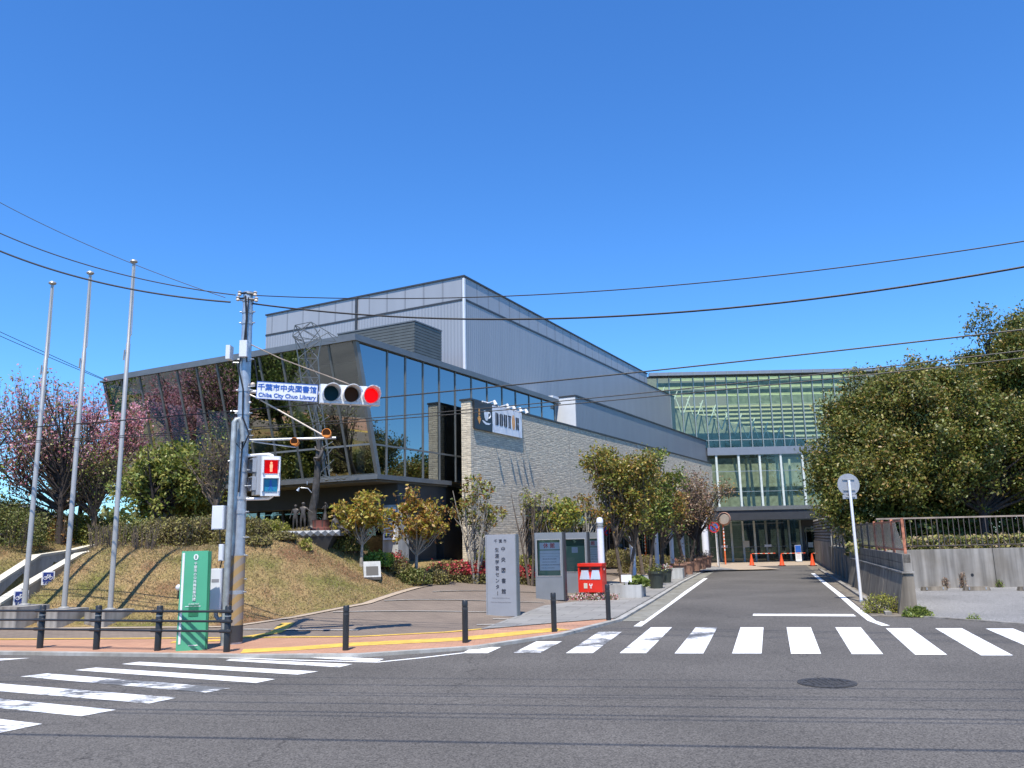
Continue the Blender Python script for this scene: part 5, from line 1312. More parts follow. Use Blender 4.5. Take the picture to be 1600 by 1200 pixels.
for x0, x1, lab in ((1176, 1222, 'striped orange bar between the left and middle cones'), (1222, 1270, 'striped orange bar between the middle and right cones'), (1271, 1302, 'striped orange bar from the right cone to the block wall')):
    a, c = atz(x0, 880, .0), atz(x1, 880, .0); t = thing('barrier_bar', lab, 'barrier bar', (a.x, a.y, 0), group='striped bars hung between the cones')
    n_ = 9; L_ = (c.x - a.x)
    for k2 in (0, 1):
        b = MB()
        for q_ in range(k2, n_, 2): b.tube([(L_ * q_ / n_, 0, .62), (L_ * (q_ + 1) / n_, 0, .62)], .02, 8)
        b.build('bar_section', M['cone'] if k2 == 0 else M['conc_cream'], t)
    for xx_ in (.0, L_): MB().disc((xx_, 0, .60), (1, 0, 0), .035, .03, 10).build('end_ring', M['black'], t)
p = aty(1248, 873, 56.0); t = thing('standing_board', 'white upright notice board with blue top in front of the entrance doors', 'sign', (p.x, 56.0, .02))
MB().box(-.2, .2, -.03, .03, .05, 1.10).build('panel', M['white'], t); MB().box(-.19, .19, -.04, -.031, .62, 1.08).build('blue_top', M['blue'], t); MB().box(-.2, .2, -.18, .18, 0, .05).build('foot', M['galv'], t)
b = MB(); 
for q_ in range(5): scribble(b, -.14, .14, .52 - q_ * .08, -.033, .02, q_)
b.build('lettering', M['grey_txt'], t)

# drain cover
p = atz(1292, 1067, .003); t = thing('manhole_cover', 'round cast iron manhole cover in the road below the crosswalk', 'manhole cover', tuple(p))
MB().lathe([(.365, 0), (.365, .006), (.35, .007)], n=36).build('ring', M['iron'], t)
MB().lathe([(.34, .0), (.34, .011), (0, .012)], n=36).build('lid', M['iron'], t)
b = MB()
for i in range(-4, 5):
    for j in range(-4, 5):
        if i * i + j * j < 17: b.box(i * .07 - .02, i * .07 + .02, j * .07 - .02, j * .07 + .02, .012, .017)
b.build('raised_pattern', M['iron'], t)

# plaque lectern on the bank
p = hit(580, 906); t = thing('plaque_stand', 'pale granite lectern with dark plaque on the grass bank', 'plaque', (p.x, p.y + .12, p.z), rz=R(14))
s = .24
MB().add([(-s, -.12, 0), (s, -.12, 0), (s, .34, 0), (-s, .34, 0), (-s, -.20, .08), (s, -.20, .08), (s, .34, .50), (-s, .34, .50), (-s, .10, .50), (s, .10, .50)],
         [(0, 3, 2, 1), (0, 1, 5, 4), (4, 5, 9, 8), (8, 9, 6, 7), (1, 2, 6, 9, 5), (0, 4, 8, 7, 3), (2, 3, 7, 6)]).build('block', M['conc_pale'], t)
a, c = Vector((0, -.20, .08)), Vector((0, .10, .50)); nn = Vector((0, -.42, .30)).normalized() * .006
def sl_(x, f): q = a.lerp(c, f) + nn; return (x, q.y, q.z)
def sl2(x, f): q = a.lerp(c, f) + nn * .2; return (x, q.y, q.z)
MB().hexa([sl2(-.17, .10), sl2(.17, .10), sl2(.17, .68), sl2(-.17, .68)], [sl_(-.17, .10), sl_(.17, .10), sl_(.17, .68), sl_(-.17, .68)]).build('plaque', M['blackrub'], t)

# shop sign board on the stone wall (building frame)
def bw(a, b, z): return Vector((O0.x, O0.y, 0)) + TV * a + UV_ * b + Vector((0, 0, z))
SS = thing('coffee_shop_sign', 'black and white coffee shop sign board fixed high on the stone wall', 'sign', tuple(bw(.12, -.03, 5.9)), rz=R(90) - AZ)
MB().box(0, 1.30, -.07, .0, 0, 1.04).build('black_panel', M['black'], SS)
MB().box(1.31, 3.70, -.07, .0, 0, 1.02).build('white_panel', M['cup'], SS)
b = MB(); yb = -.076; b.add([(.18, yb, .42), (.32, yb, .18), (.46, yb, .42)], [(0, 1, 2)]).add([(.25, yb, .42), (.39, yb, .42), (.39, yb, .50), (.25, yb, .50)], [(0, 1, 2, 3)]).add([(.26, yb, .53), (.38, yb, .53), (.38, yb, .62), (.26, yb, .62)], [(0, 1, 2, 3)]).add([(.27, yb, .65), (.37, yb, .65), (.37, yb, .78), (.27, yb, .78)], [(0, 1, 2, 3)])
b.build('arrow_symbol', M['orange'], SS)
b = MB(); cc = (.86, .52)
b.add([(.66, yb, .74), (1.02, yb, .74), (.98, yb, .50), (.92, yb, .38), (.78, yb, .38), (.70, yb, .50)], [(0, 1, 2, 3, 4, 5)])
b.add([(.52, yb - .001, .36), (.62, yb - .001, .28), (.80, yb - .001, .22), (1.05, yb - .001, .24), (1.22, yb - .001, .34), (1.10, yb - .001, .30), (.85, yb - .001, .30), (.64, yb - .001, .36)], [(0, 1, 2, 3, 4, 5, 6, 7)])
b.tube([(1.0, yb, .68), (1.10, yb, .70), (1.14, yb, .60), (1.08, yb, .50), (.98, yb, .48)], .025, 6)
b.build('cup_symbol', M['cup'], SS)
def capital(b, ch, x, z, w_, h_, y=-.077, vertical=False):
    """stencil capitals built from solid strokes"""
    def P(pts): 
        if vertical: b.add([(x + pz * h_ - 0, y, z - px_ * w_) for px_, pz in pts], [tuple(range(len(pts)))])
        else: b.add([(x + px_ * w_, y, z + pz * h_) for px_, pz in pts], [tuple(range(len(pts)))])
    def rnd(x0, x1, side, top=True, bot=True):
        r = min(.5, (x1 - x0)); n_ = 6; pts = []
        if side > 0:
            pts.append((x0, 0)); 
            pts += [(x0 + (x1 - x0) * math.sin(R(90) * k / n_), .16 * (1 - math.cos(R(90) * k / n_))) for k in range(n_ + 1)] if bot else [(x1, 0)]
            pts += [(x0 + (x1 - x0) * math.cos(R(90) * k / n_), 1 - .16 * (1 - math.sin(R(90) * k / n_))) for k in range(n_ + 1)] if top else [(x1, 1)]
            if not top: pts.append((x0, 1))
        else:
            pts.append((x1, 1))
            pts += [(x1 - (x1 - x0) * math.sin(R(90) * k / n_), 1 - .16 * (1 - math.cos(R(90) * k / n_))) for k in range(n_ + 1)] if top else [(x0, 1)]
            pts += [(x1 - (x1 - x0) * math.cos(R(90) * k / n_), .16 * (1 - math.sin(R(90) * k / n_))) for k in range(n_ + 1)] if bot else [(x0, 0)]
            if not bot: pts.append((x1, 0))
        P(pts)
    if ch == 'D': P([(0, 0), (.16, 0), (.16, 1), (0, 1)]); rnd(.26, .95, 1)
    if ch == 'O': rnd(0, .44, -1); rnd(.54, .98, 1)
    if ch == 'U': rnd(0, .44, -1, top=False); rnd(.54, .98, 1, top=False)
    if ch == 'T': P([(0, .86), (1, .86), (1, 1), (0, 1)]); P([(.14, 0), (.44, 0), (.44, .82), (.14, .82)]); P([(.54, 0), (.84, 0), (.84, .82), (.54, .82)])
    if ch == 'R': P([(0, 0), (.40, 0), (.40, 1), (0, 1)]); P([(.50, .54), (.90, .56), (.98, .64), (.98, .92), (.88, 1), (.50, 1)]); P([(.50, 0), (.98, 0), (.92, .42), (.82, .50), (.50, .50)])
def bean(b, cx, cz, rx, rz, y=-.078, half=0):
    for s in (-1, 1):
        pts = []
        for k in range(13):
            a = R(-90 + 15 * k); pts.append((cx + s * (.012 + rx * math.cos(a)) , y, cz + rz * math.sin(a)))
        b.add(pts, [tuple(range(13))])
b = MB(); xx = 1.52
for ch in 'DOUT':
    capital(b, ch, xx, .28, .27, .50); xx += .335
xo = xx + .12; capital(b, 'R', xx + .32, .28, .27, .50)
b.build('lettering', M['dark_txt'], SS)
b = MB(); bean(b, xo, .55, .105, .30); o = b.build('bean_symbol', M['orange'], SS)
for a_ in (.95, 1.95, 2.45, 3.0, 3.5):
    f = MB().tube([(a_, -.06, 1.05), (a_ - .02, -.40, 1.10)], .022, 6).build('spot_lamp', M['white'], SS, True)
    MB().tube([(a_ - .02, -.36, 1.12), (a_, -.42, .96)], [.05, .075], 10).build('lamp_head', M['white'], f, True)
MB().tube([(.6, -.05, 1.07), (1.1, -.05, 1.07)], .03, 6).tube([(1.8, -.05, 1.05), (3.6, -.05, 1.05)], .02, 6).build('conduit', M['white'], SS)
# vertical shop sign on the column
VS = thing('vertical_shop_sign', 'narrow white sign with rotated black capitals and orange bean on the concrete column', 'sign', tuple(bw(-3.08, 1.29, 0)), rz=R(-62) + R(90) - R(28.16) + R(0))
VS.rotation_euler = (0, 0, R(-28.16))
zc0, zc1 = 1.98, 3.02
MB().box(-.245, .245, -.05, -.002, zc0, zc1).build('panel', M['white'], VS)
b = MB(); st_ = (zc1 - zc0 - .06) / 6.1; z = zc1 - .05
for ch in 'DOUT': capital(b, ch, -.17, z, st_ * .8, .34, y=-.055, vertical=True); z -= st_
zo = z - st_ * .4; z -= st_; capital(b, 'R', -.17, z, st_ * .8, .34, y=-.055, vertical=True)
b.build('lettering', M['dark_txt'], VS)
b = MB(); b.add([(.21 * math.cos(R(a)), -.056, zo + .02 + .055 * math.sin(R(a))) for a in range(0, 181, 15)], [tuple(range(13))]).add([(.21 * math.cos(R(a)), -.056, zo - .01 - .055 * math.sin(R(a))) for a in range(0, 181, 15)], [tuple(range(13))]); b.build('bean_symbol', M['orange'], VS)

# ------------------------------------------------------------------ bronze monument: platform, figures, trunk and lattice tower
SY = 23.6
def S(px, py, dy=0.0): q = aty(px, py, SY + dy); return Vector((q.x - SO.x, q.y - SO.y, q.z))
SO = aty(488, 855, SY); SO.z = 0
MN = thing('monument', 'bronze monument with figures, twisted trunk and lattice tower on a zigzag edged platform', 'monument', (SO.x, SO.y, 0))
zpl0, zpl1 = S(487, 838).z, S(487, 829).z
x0, x1 = S(440, 830).x, S(531, 830).x
gp_ = gz(SO.x, SO.y)
MB().hexa([(S(462, 850).x, .15, gp_ - .3), (S(506, 850).x, .15, gp_ - .3), (S(506, 850).x, 1.1, gp_ - .3), (S(462, 850).x, 1.1, gp_ - .3)], [(S(450, 838).x, .0, zpl0 - .003), (S(520, 838).x, .0, zpl0 - .003), (S(520, 838).x, 1.3, zpl0 - .003), (S(450, 838).x, 1.3, zpl0 - .003)]).build('plinth', M['darktrim'], MN)
MB().box(x0, x1, 0.0, 1.5, zpl0, zpl1).build('platform', M['plat'], MN)
b = MB(); n_ = 8
for k in range(n_):
    xa = x0 + (x1 - x0) * k / n_; xb_ = x0 + (x1 - x0) * (k + 1) / n_; xm = (xa + xb_) / 2
    b.add([(xa, -.002, zpl0), (xb_, -.002, zpl0), (xm, -.07, (zpl0 + zpl1) / 2), (xa, -.002, zpl1), (xb_, -.002, zpl1)], [(0, 1, 2), (3, 0, 2), (1, 4, 2), (4, 3, 2)])
b.build('zigzag_edge', M['plat'], MN)
bc = S(500, 828, .55); rB = (S(517, 828).x - S(484, 828).x) / 2; hB = S(500, 812).z - zpl1
MB().lathe([(rB, zpl1 + .002), (rB * .98, zpl1 + hB * .3), (rB * .88, zpl1 + hB * .34), (rB * .88, zpl1 + hB * .9), (rB * .92, zpl1 + hB), (0, zpl1 + hB)], (bc.x, .6, 0), 24).build('brick_base', M['brick'], MN, True)
# twisted trunk
tp = [S(489, 826, .55), S(488, 805, .55), S(491, 785, .55), S(493, 765, .55), S(496, 745, .55), S(496, 725, .55), S(498, 705, .55), S(499, 690, .55), S(503, 678, .55)]
b = MB(); n_ = 14; vs = []
P_ = [tp[0] + (tp[-1] - tp[0]) * 0]
pts = []
for i in range(len(tp) - 1):
    for k in range(5): pts.append(tp[i].lerp(tp[i + 1], k / 5))
pts.append(tp[-1])
for i, q in enumerate(pts):
    t_ = i / (len(pts) - 1); r0 = .13 * (1 - t_) + .055 * t_ + (.05 if i == 0 else 0)
    for k in range(n_):
        a = 2 * math.pi * k / n_; r = r0 * (1 + .16 * math.sin(3 * (a + t_ * 7)))
        vs.append(q + Vector((r * math.cos(a), r * math.sin(a), 0)))
fs_ = [(i * n_ + k, i * n_ + (k + 1) % n_, (i + 1) * n_ + (k + 1) % n_, (i + 1) * n_ + k) for i in range(len(pts) - 1) for k in range(n_)]
b.add(vs, fs_); b.build('twisted_trunk', M['bronze'], MN, True)

def figure(name, J, edges_, rad, m, parent):
    """one continuous body grown from a jointed skeleton"""
    me = bpy.data.meshes.new(name); keys = list(J); me.from_pydata([J[k] for k in keys], [(keys.index(a), keys.index(c)) for a, c in edges_], []); me.update()
    o = bpy.data.objects.new(name, me); C.objects.link(o); o.parent = parent
    md = o.modifiers.new('skin', 'SKIN'); md.use_smooth_shade = True
    sv = me.skin_vertices[0].data
    for i, k in enumerate(keys): r = rad.get(k, .03); sv[i].radius = r if isinstance(r, tuple) else (r, r)
    sv[0].use_root = True
    s2 = o.modifiers.new('sub', 'SUBSURF'); s2.levels = 2; s2.render_levels = 2
    me.materials.append(m); return o
def child(px, hpy, footpy, arms, dy, face=1, skirt=False):
    H = S(px, hpy).z - S(px, footpy).z; k = H; c = S(px, footpy, dy)
    def q(x, y, z): return c + Vector((x * k * face, y * k, z * k))
    J = dict(pel=q(0, 0, .47), spine=q(0, 0, .60), chest=q(0, 0, .72), neck=q(0, 0, .81), head0=q(0, 0, .86), head=q(0, -.005, .92), head2=q(0, 0, .97),
             shL=q(-.10, 0, .77), shR=q(.10, 0, .77), elL=q(*arms[0]), haL=q(*arms[1]), fiL=q(*[a + (a - b2) * .28 for a, b2 in zip(arms[1], arms[0])]), elR=q(*arms[2]), haR=q(*arms[3]), fiR=q(*[a + (a - b2) * .28 for a, b2 in zip(arms[3], arms[2])]),
             hiL=q(-.055, 0, .44), knL=q(-.065, -.02, .26), anL=q(-.07, .01, .05), toL=q(-.075, -.07, .015), hiR=q(.055, 0, .44), knR=q(.07, -.02, .26), anR=q(.075, .01, .05), toR=q(.08, -.07, .015))
    E_ = [('pel', 'spine'), ('spine', 'chest'), ('chest', 'neck'), ('neck', 'head0'), ('head0', 'head'), ('head', 'head2'), ('chest', 'shL'), ('shL', 'elL'), ('elL', 'haL'), ('haL', 'fiL'), ('chest', 'shR'), ('shR', 'elR'), ('elR', 'haR'), ('haR', 'fiR'), ('pel', 'hiL'), ('hiL', 'knL'), ('knL', 'anL'), ('anL', 'toL'), ('pel', 'hiR'), ('hiR', 'knR'), ('knR', 'anR'), ('anR', 'toR')]
    rad = {kk: v * k for kk, v in dict(pel=.085, spine=.07, chest=.085, neck=.028, head0=.05, head=.075, head2=.055, shL=.042, shR=.042, elL=.026, elR=.026, haL=.018, haR=.018, fiL=.018, fiR=.018, hiL=.062, hiR=.062, knL=.038, knR=.038, anL=.024, anR=.024, toL=.022, toR=.022).items()}
    o = figure('figure', J, E_, rad, M['bronze'], MN)
    return o
child(461, 787, 828, ((-.16, 0, .62), (-.20, -.03, .47), (.15, .02, .66), (.10, -.08, .60)), .10)
child(473, 783, 828, ((-.15, .02, .66), (-.26, .03, .55), (.20, -.02, .68), (.33, -.04, .60)), .10)
# standing woman statue on the brick base
wb = S(508, 812, .6); hw = S(508, 783).z - wb.z
MB().lathe([(.17 * hw, 0), (.13 * hw, .18 * hw), (.085 * hw, .42 * hw), (.055 * hw, .56 * hw), (.085 * hw, .68 * hw), (.075 * hw, .78 * hw), (.025 * hw, .82 * hw), (.025 * hw, .85 * hw), (.055 * hw, .90 * hw), (.055 * hw, .96 * hw), (.02 * hw, hw)], tuple(wb), 16).tube([wb + Vector((-.08 * hw, 0, .77 * hw)), wb + Vector((-.17 * hw, -.03, .62 * hw)), wb + Vector((-.04 * hw, -.1, .60 * hw))], [.03 * hw, .022 * hw, .016 * hw], 8).tube([wb + Vector((.08 * hw, 0, .77 * hw)), wb + Vector((.18 * hw, -.02, .66 * hw)), wb + Vector((.12 * hw, -.05, .84 * hw)), wb + Vector((.03 * hw, -.04, .98 * hw))], [.03 * hw, .022 * hw, .018 * hw, .014 * hw], 8).build('figure', M['bronze'], MN, True)
# seated figure leaning on the right edge, leg over the side
c = S(524, 829, .15)
def sq(px, py, dy=0): return S(px, py, .15 + dy)
J = dict(pel=sq(528, 826), spine=sq(526, 819), chest=sq(524, 813), neck=sq(523, 809.5), head0=sq(522.5, 808), head=sq(522, 806), head2=sq(521.5, 804.5), shL=sq(520, 813, -.03), elL=sq(518.5, 820, -.03), haL=sq(518.5, 827, -.03), shR=sq(527, 813, .05), elR=sq(530, 818, .1), haR=sq(531, 824, .1),
         hiL=sq(530, 825, -.05), knL=sq(536, 825, -.05), anL=sq(542, 829, -.05), toL=sq(545, 829, -.08), hiR=sq(530, 826, .06), knR=sq(535, 822, .06), anR=sq(539, 830, .06), toR=sq(541, 831, .02))
E_ = [('pel', 'spine'), ('spine', 'chest'), ('chest', 'neck'), ('neck', 'head0'), ('head0', 'head'), ('head', 'head2'), ('chest', 'shL'), ('shL', 'elL'), ('elL', 'haL'), ('chest', 'shR'), ('shR', 'elR'), ('elR', 'haR'), ('pel', 'hiL'), ('hiL', 'knL'), ('knL', 'anL'), ('anL', 'toL'), ('pel', 'hiR'), ('hiR', 'knR'), ('knR', 'anR'), ('anR', 'toR')]
rd = dict(pel=.075, spine=.06, chest=.07, neck=.025, head0=.04, head=.055, head2=.04, shL=.035, shR=.035, elL=.024, elR=.024, haL=.018, haR=.018, hiL=.05, hiR=.05, knL=.034, knR=.034, anL=.022, anR=.022, toL=.02, toR=.02)
figure('figure', J, E_, rd, M['bronze'], MN)
# climbing figure wrapped round the top of the trunk
def cq(px, py, dy=0): return S(px, py, .42 + dy)
J = dict(pel=cq(499, 716), spine=cq(502, 710), chest=cq(503.5, 705), neck=cq(505, 702), head0=cq(505.5, 701), head=cq(506, 699), head2=cq(506.5, 697), shL=cq(500, 705, .03), elL=cq(494, 703, .03), haL=cq(492, 697, .08), shR=cq(505, 704, .1), elR=cq(500, 698, .2), haR=cq(497, 691, .2),
         hiL=cq(497, 717, -.03), knL=cq(490, 715, -.04), anL=cq(493, 724, -.02), toL=cq(493, 727, -.02), hiR=cq(499, 718, .1), knR=cq(503, 722, .14), anR=cq(496, 727, .12), toR=cq(495, 730, .1))
figure('figure', J, E_, rd, M['bronze'], MN)
# lattice tower of thin bars
b = MB()
def sg(pts, r=.016): b.tube([S(x, y, .55 + (d_[0] if d_ else 0)) for x, y, *d_ in pts], r, 5)
colL = [(500, 745), (497, 700), (488, 660), (478, 620), (470, 590), (466, 560), (461, 530), (457, 525)]
colR = [(515, 745), (512, 700), (505, 650), (500, 615), (499, 590), (497, 560), (502, 530), (486, 503)]
colB = [(508, 745, .35), (505, 700, .35), (497, 655, .35), (489, 618, .35), (484, 588, .35), (478, 560, .3), (475, 534, .3), (461, 508, .2)]
for c_l in (colL, colR, colB): sg([(q[0], q[1], *(q[2:])) for q in c_l], .018)
for i in range(7):
    sg([colL[i], colR[i + 1]], .012); sg([colR[i], (colB[i + 1][0], colB[i + 1][1], colB[i + 1][2])], .012); sg([colB[i], (colL[i + 1][0], colL[i + 1][1], 0)], .012); sg([colL[i], colR[i]], .010); sg([colL[i], colB[i]], .010)
for k in range(12): y = 600 + k * 8; x = 473 + (y - 600) * .19; sg([(x, y, .1), (x + 8, y + 1, .1)], .007)
for a_, c2 in (((461, 508), (486, 503)), ((461, 508), (457, 525)), ((486, 503), (528, 528)), ((461, 508), (500, 532)), ((457, 525), (486, 503)), ((500, 532), (525, 533)), ((457, 525), (500, 532)), ((475, 540), (512, 520)), ((512, 520), (525, 533)), ((457, 525), (480, 545)), ((480, 545), (500, 532)), ((475, 545), (500, 515)), ((500, 640), (520, 620)), ((488, 668), (515, 650)), ((502, 738), (522, 718)), ((500, 725), (520, 700)), ((503, 700), (520, 690)), ((504, 742), (528, 752)), ((500, 748), (540, 749)), ((505, 752), (545, 745))):
    sg([a_, c2], .013)
b.build('lattice_tower', M['steel'], MN)
b = MB(); 
for k in range(4): b.sphere(tuple(S(510 + k * 9, 750 - k * .8, .5)), .035, 8, (1.8, 1, .5))
b.tube([S(525, 741, .5), S(533, 752, .5)], .014, 5).build('branch_ornament', M['steel'], MN, True)
MB().tube([S(487, 770, .5), S(481, 763, .45), (S(470, 762, .45))], .014, 5).tube([S(468, 762, .45), S(465, 767, .45)], [.02, .05], 10).tube([S(480, 757, .45), S(480, 752, .45)], .015, 5).build('spot_lamp', M['galv'], MN, True)


# ------------------------------------------------------------------ right side: walls, fences, parking
RWt = thing('retaining_wall', 'stained battered concrete wall topped by grey blocks along the right of the drive', 'wall', tuple(W0))
def q0(s, n, z): v = dD * s + dN * n; return (v.x, v.y, z)
for k in range(4):
    s0, s1 = .0 + k * 3.1, 3.07 + k * 3.1
    MB().hexa([q0(s0, -.12, -.05), q0(s1, -.12, -.05), q0(s1, .30, -.05), q0(s0, .30, -.05)], [q0(s0 + .06, .08, .92), q0(s1, .08, .92), q0(s1, .30, .92), q0(s0 + .06, .30, .92)]).build('battered_slab', M['conc_dark'], RWt)
MB().hexa([q0(.02, .05, .923), q0(12.4, .05, .923), q0(12.4, .32, .923), q0(.02, .32, .923)], [q0(.02, .05, .96), q0(12.4, .05, .96), q0(12.4, .32, .96), q0(.02, .32, .96)]).build('slab_coping', M['conc'], RWt)
b = MB()
for r_ in range(2):
    for k in range(31):
        s0 = .26 + k * .4 - (r_ % 2) * .2
        b.hexa([q0(s0, .12, .963 + r_ * .2), q0(s0 + .388, .12, .963 + r_ * .2), q0(s0 + .388, .27, .963 + r_ * .2), q0(s0, .27, .963 + r_ * .2)], [q0(s0, .12, 1.153 + r_ * .2), q0(s0 + .388, .12, 1.153 + r_ * .2), q0(s0 + .388, .27, 1.153 + r_ * .2), q0(s0, .27, 1.153 + r_ * .2)])
b.build('block_course', M['conc_dark'], RWt)
MB().hexa([q0(.06, .10, .963), q0(.25, .10, .963), q0(.25, .29, .963), q0(.06, .29, .963)], [q0(.06, .10, 1.37), q0(.25, .10, 1.37), q0(.25, .29, 1.37), q0(.06, .29, 1.37)]).build('end_pier', M['conc'], RWt)
# plate wall further along
PW = thing('plate_wall', 'dark concrete plate wall with upright posts further along the right of the drive', 'wall', tuple(W0 + dD * 12.5))
for k in range(6):
    s0 = k * 1.85
    MB().hexa([q0(s0 + .12, .10, -.05), q0(s0 + 1.83, .10, -.05), q0(s0 + 1.83, .22, -.05), q0(s0 + .12, .22, -.05)], [q0(s0 + .12, .10, 1.22), q0(s0 + 1.83, .10, 1.22), q0(s0 + 1.83, .22, 1.22), q0(s0 + .12, .22, 1.22)]).build('plate', M['conc_dark'], PW)
    MB().hexa([q0(s0, .02, -.05), q0(s0 + .118, .02, -.05), q0(s0 + .118, .22, -.05), q0(s0, .22, -.05)], [q0(s0, .08, 1.28), q0(s0 + .118, .08, 1.28), q0(s0 + .118, .22, 1.28), q0(s0, .22, 1.28)]).build('post', M['conc'], PW)
# fence with frosted panels
PF = thing('panel_fence', 'rusty framed fence with broken frosted panels on top of the block wall', 'fence', tuple(W0 + Vector((0, 0, 1.36))))
sp = [.15, 1.9, 3.65, 5.4, 7.15, 8.9, 10.65, 12.4]
for i, s_ in enumerate(sp):
    m = 'rust' if i < 4 else 'fence_dk'
    MB().hexa([q0(s_ - .03, .16, 0), q0(s_ + .03, .16, 0), q0(s_ + .03, .22, 0), q0(s_ - .03, .22, 0)], [q0(s_ - .03, .16, .84), q0(s_ + .03, .16, .84), q0(s_ + .03, .22, .84), q0(s_ - .03, .22, .84)]).build('post', M[m], PF)
    if i < len(sp) - 1:
        e_ = sp[i + 1]
        for z in (.10, .78): MB().hexa([q0(s_ + .03, .17, z - .02), q0(e_ - .03, .17, z - .02), q0(e_ - .03, .21, z - .02), q0(s_ + .03, .21, z - .02)], [q0(s_ + .03, .17, z + .02), q0(e_ - .03, .17, z + .02), q0(e_ - .03, .21, z + .02), q0(s_ + .03, .21, z + .02)]).build('rail', M['rust' if i < 3 else 'fence_dk'], PF)
        if i == 0:
            MB().add([q0(.2, .19, .12), q0(1.87, .19, .12), q0(1.87, .19, .76), q0(1.2, .19, .76), q0(1.0, .19, .55)], [(0, 1, 2, 3, 4)]).build('panel', M['frosted'], PF)
        else: MB().add([q0(s_ + .03, .19, .12), q0(e_ - .03, .19, .12), q0(e_ - .03, .19, .76), q0(s_ + .03, .19, .76)], [(0, 1, 2, 3)]).build('panel', M['frosted'], PF)
for i in range(6):
    s_ = 12.6 + i * 1.85
    MB().hexa([q0(s_, .16, -.12), q0(s_ + .05, .16, -.12), q0(s_ + .05, .22, -.12), q0(s_, .22, -.12)], [q0(s_, .16, .7), q0(s_ + .05, .16, .7), q0(s_ + .05, .22, .7), q0(s_, .22, .7)]).build('post', M['fence_dk'], PF)
    if i < 5: MB().add([q0(s_ + .05, .19, -.05), q0(s_ + 1.85, .19, -.05), q0(s_ + 1.85, .19, .65), q0(s_ + .05, .19, .65)], [(0, 1, 2, 3)]).build('panel', M['frosted'], PF)
# louvred block wall by the entrance
LW = thing('louvre_block_wall', 'tall concrete wall with slotted upper blocks beside the rightmost cone', 'wall', tuple(atz(1303, 893, 0)))
MB().hexa([q0(0, 0, 0), q0(15.5, 0, 0), q0(15.5, .3, 0), q0(0, .3, 0)], [q0(0, 0, 1.42), q0(15.5, 0, 1.42), q0(15.5, .3, 1.42), q0(0, .3, 1.42)]).build('lower_wall', M['conc'], LW)
for k in range(8):
    z = 1.45 + k * .17
    MB().hexa([q0(.02, .02, z), q0(15.5, .02, z), q0(15.5, .3, z), q0(.02, .3, z)], [q0(.02, .10, z + .12), q0(15.5, .10, z + .12), q0(15.5, .3, z + .12), q0(.02, .3, z + .12)]).build('slotted_course', M['conc'], LW)
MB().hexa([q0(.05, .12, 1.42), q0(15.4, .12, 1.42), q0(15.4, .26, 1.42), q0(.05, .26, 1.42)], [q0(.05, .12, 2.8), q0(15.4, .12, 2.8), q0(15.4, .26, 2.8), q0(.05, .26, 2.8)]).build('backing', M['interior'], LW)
MB().hexa([q0(-.35, -.02, 0), q0(-.02, -.02, 0), q0(-.02, .5, 0), q0(-.35, .5, 0)], [q0(-.35, -.02, 1.75), q0(-.02, -.02, 1.75), q0(-.02, .5, 1.75), q0(-.35, .5, 1.75)]).build('end_pillar', M['conc_pale'], LW)
# parking wall
PK = thing('parking_wall', 'low streaked concrete wall behind the gravel parking bay', 'wall', (11.9, 28.0, 0))
dv = Vector((1, -.068, 0)); 
for k in range(7):
    a = dv * (k * 3.95 + (.25 if k == 0 else 0)); c = dv * (k * 3.95 + 3.93)
    MB().hexa([(a.x, a.y, -.05), (c.x, c.y, -.05), (c.x, c.y + .25, -.05), (a.x, a.y + .25, -.05)], [(a.x, a.y, 1.27), (c.x, c.y, 1.27), (c.x, c.y + .25, 1.27), (a.x, a.y + .25, 1.27)]).build('wall_panel', M['conc'], PK)
    for f_ in (.27, .8):
        e = a.lerp(c, f_); 
        if f_ == .27 or k == 0: MB().disc((e.x, e.y - .002, .42), (0, 1, 0), .05, .012, 14).build('weep_hole', M['black'], PK)
IF = thing('iron_fence', 'thin dark iron bar fence with pale top rail above the parking wall', 'fence', (11.9, 28.12, 1.27))
MB().hexa([(.35, -.02, 1.02), (13, -.88, 1.02), (13, -.83, 1.02), (.35, .03, 1.02)], [(.35, -.02, 1.07), (13, -.88, 1.07), (13, -.83, 1.07), (.35, .03, 1.07)]).build('top_rail', M['rust_rail'], IF)
MB().tube([(.35, .0, .12), (13, -.85, .12)], .018, 5).build('bottom_rail', M['fence_dk'], IF)
for k in range(72):
    x = .40 + k * .175; big = k % 11 == 0
    MB().box(x - (.02 if big else .011), x + (.02 if big else .011), -.009 - .068 * x + .02, .009 - .068 * x + .02, 0 if big else .1, 1.02).build('bar', M['fence_dk'], IF)
for px0, px1, lab in ((1441, 1478, 'left concrete wheel stop in the parking bay'), (1507, 1545, 'second concrete wheel stop in the parking bay'), (1592, 1632, 'right concrete wheel stop, cut by the picture edge')):
    a, c = atz(px0, 923, .015), atz(px1, 922, .015); t = thing('wheel_stop', lab, 'wheel stop', tuple((a + c) / 2), rz=R(-4), group='concrete wheel stops'); l = (c - a).length / 2
    MB().hexa([(-l, -.09, 0), (l, -.09, 0), (l, .09, 0), (-l, .09, 0)], [(-l + .03, -.06, .12), (l - .03, -.06, .12), (l - .03, .06, .12), (-l + .03, .06, .12)]).build('block', M['conc_dark'], t)
    MB().box(l * .6, l * .68, -.095, .095, .03, .10).box(-l * .68, -l * .6, -.095, .095, .03, .10).build('reflector', M['galv'], t)
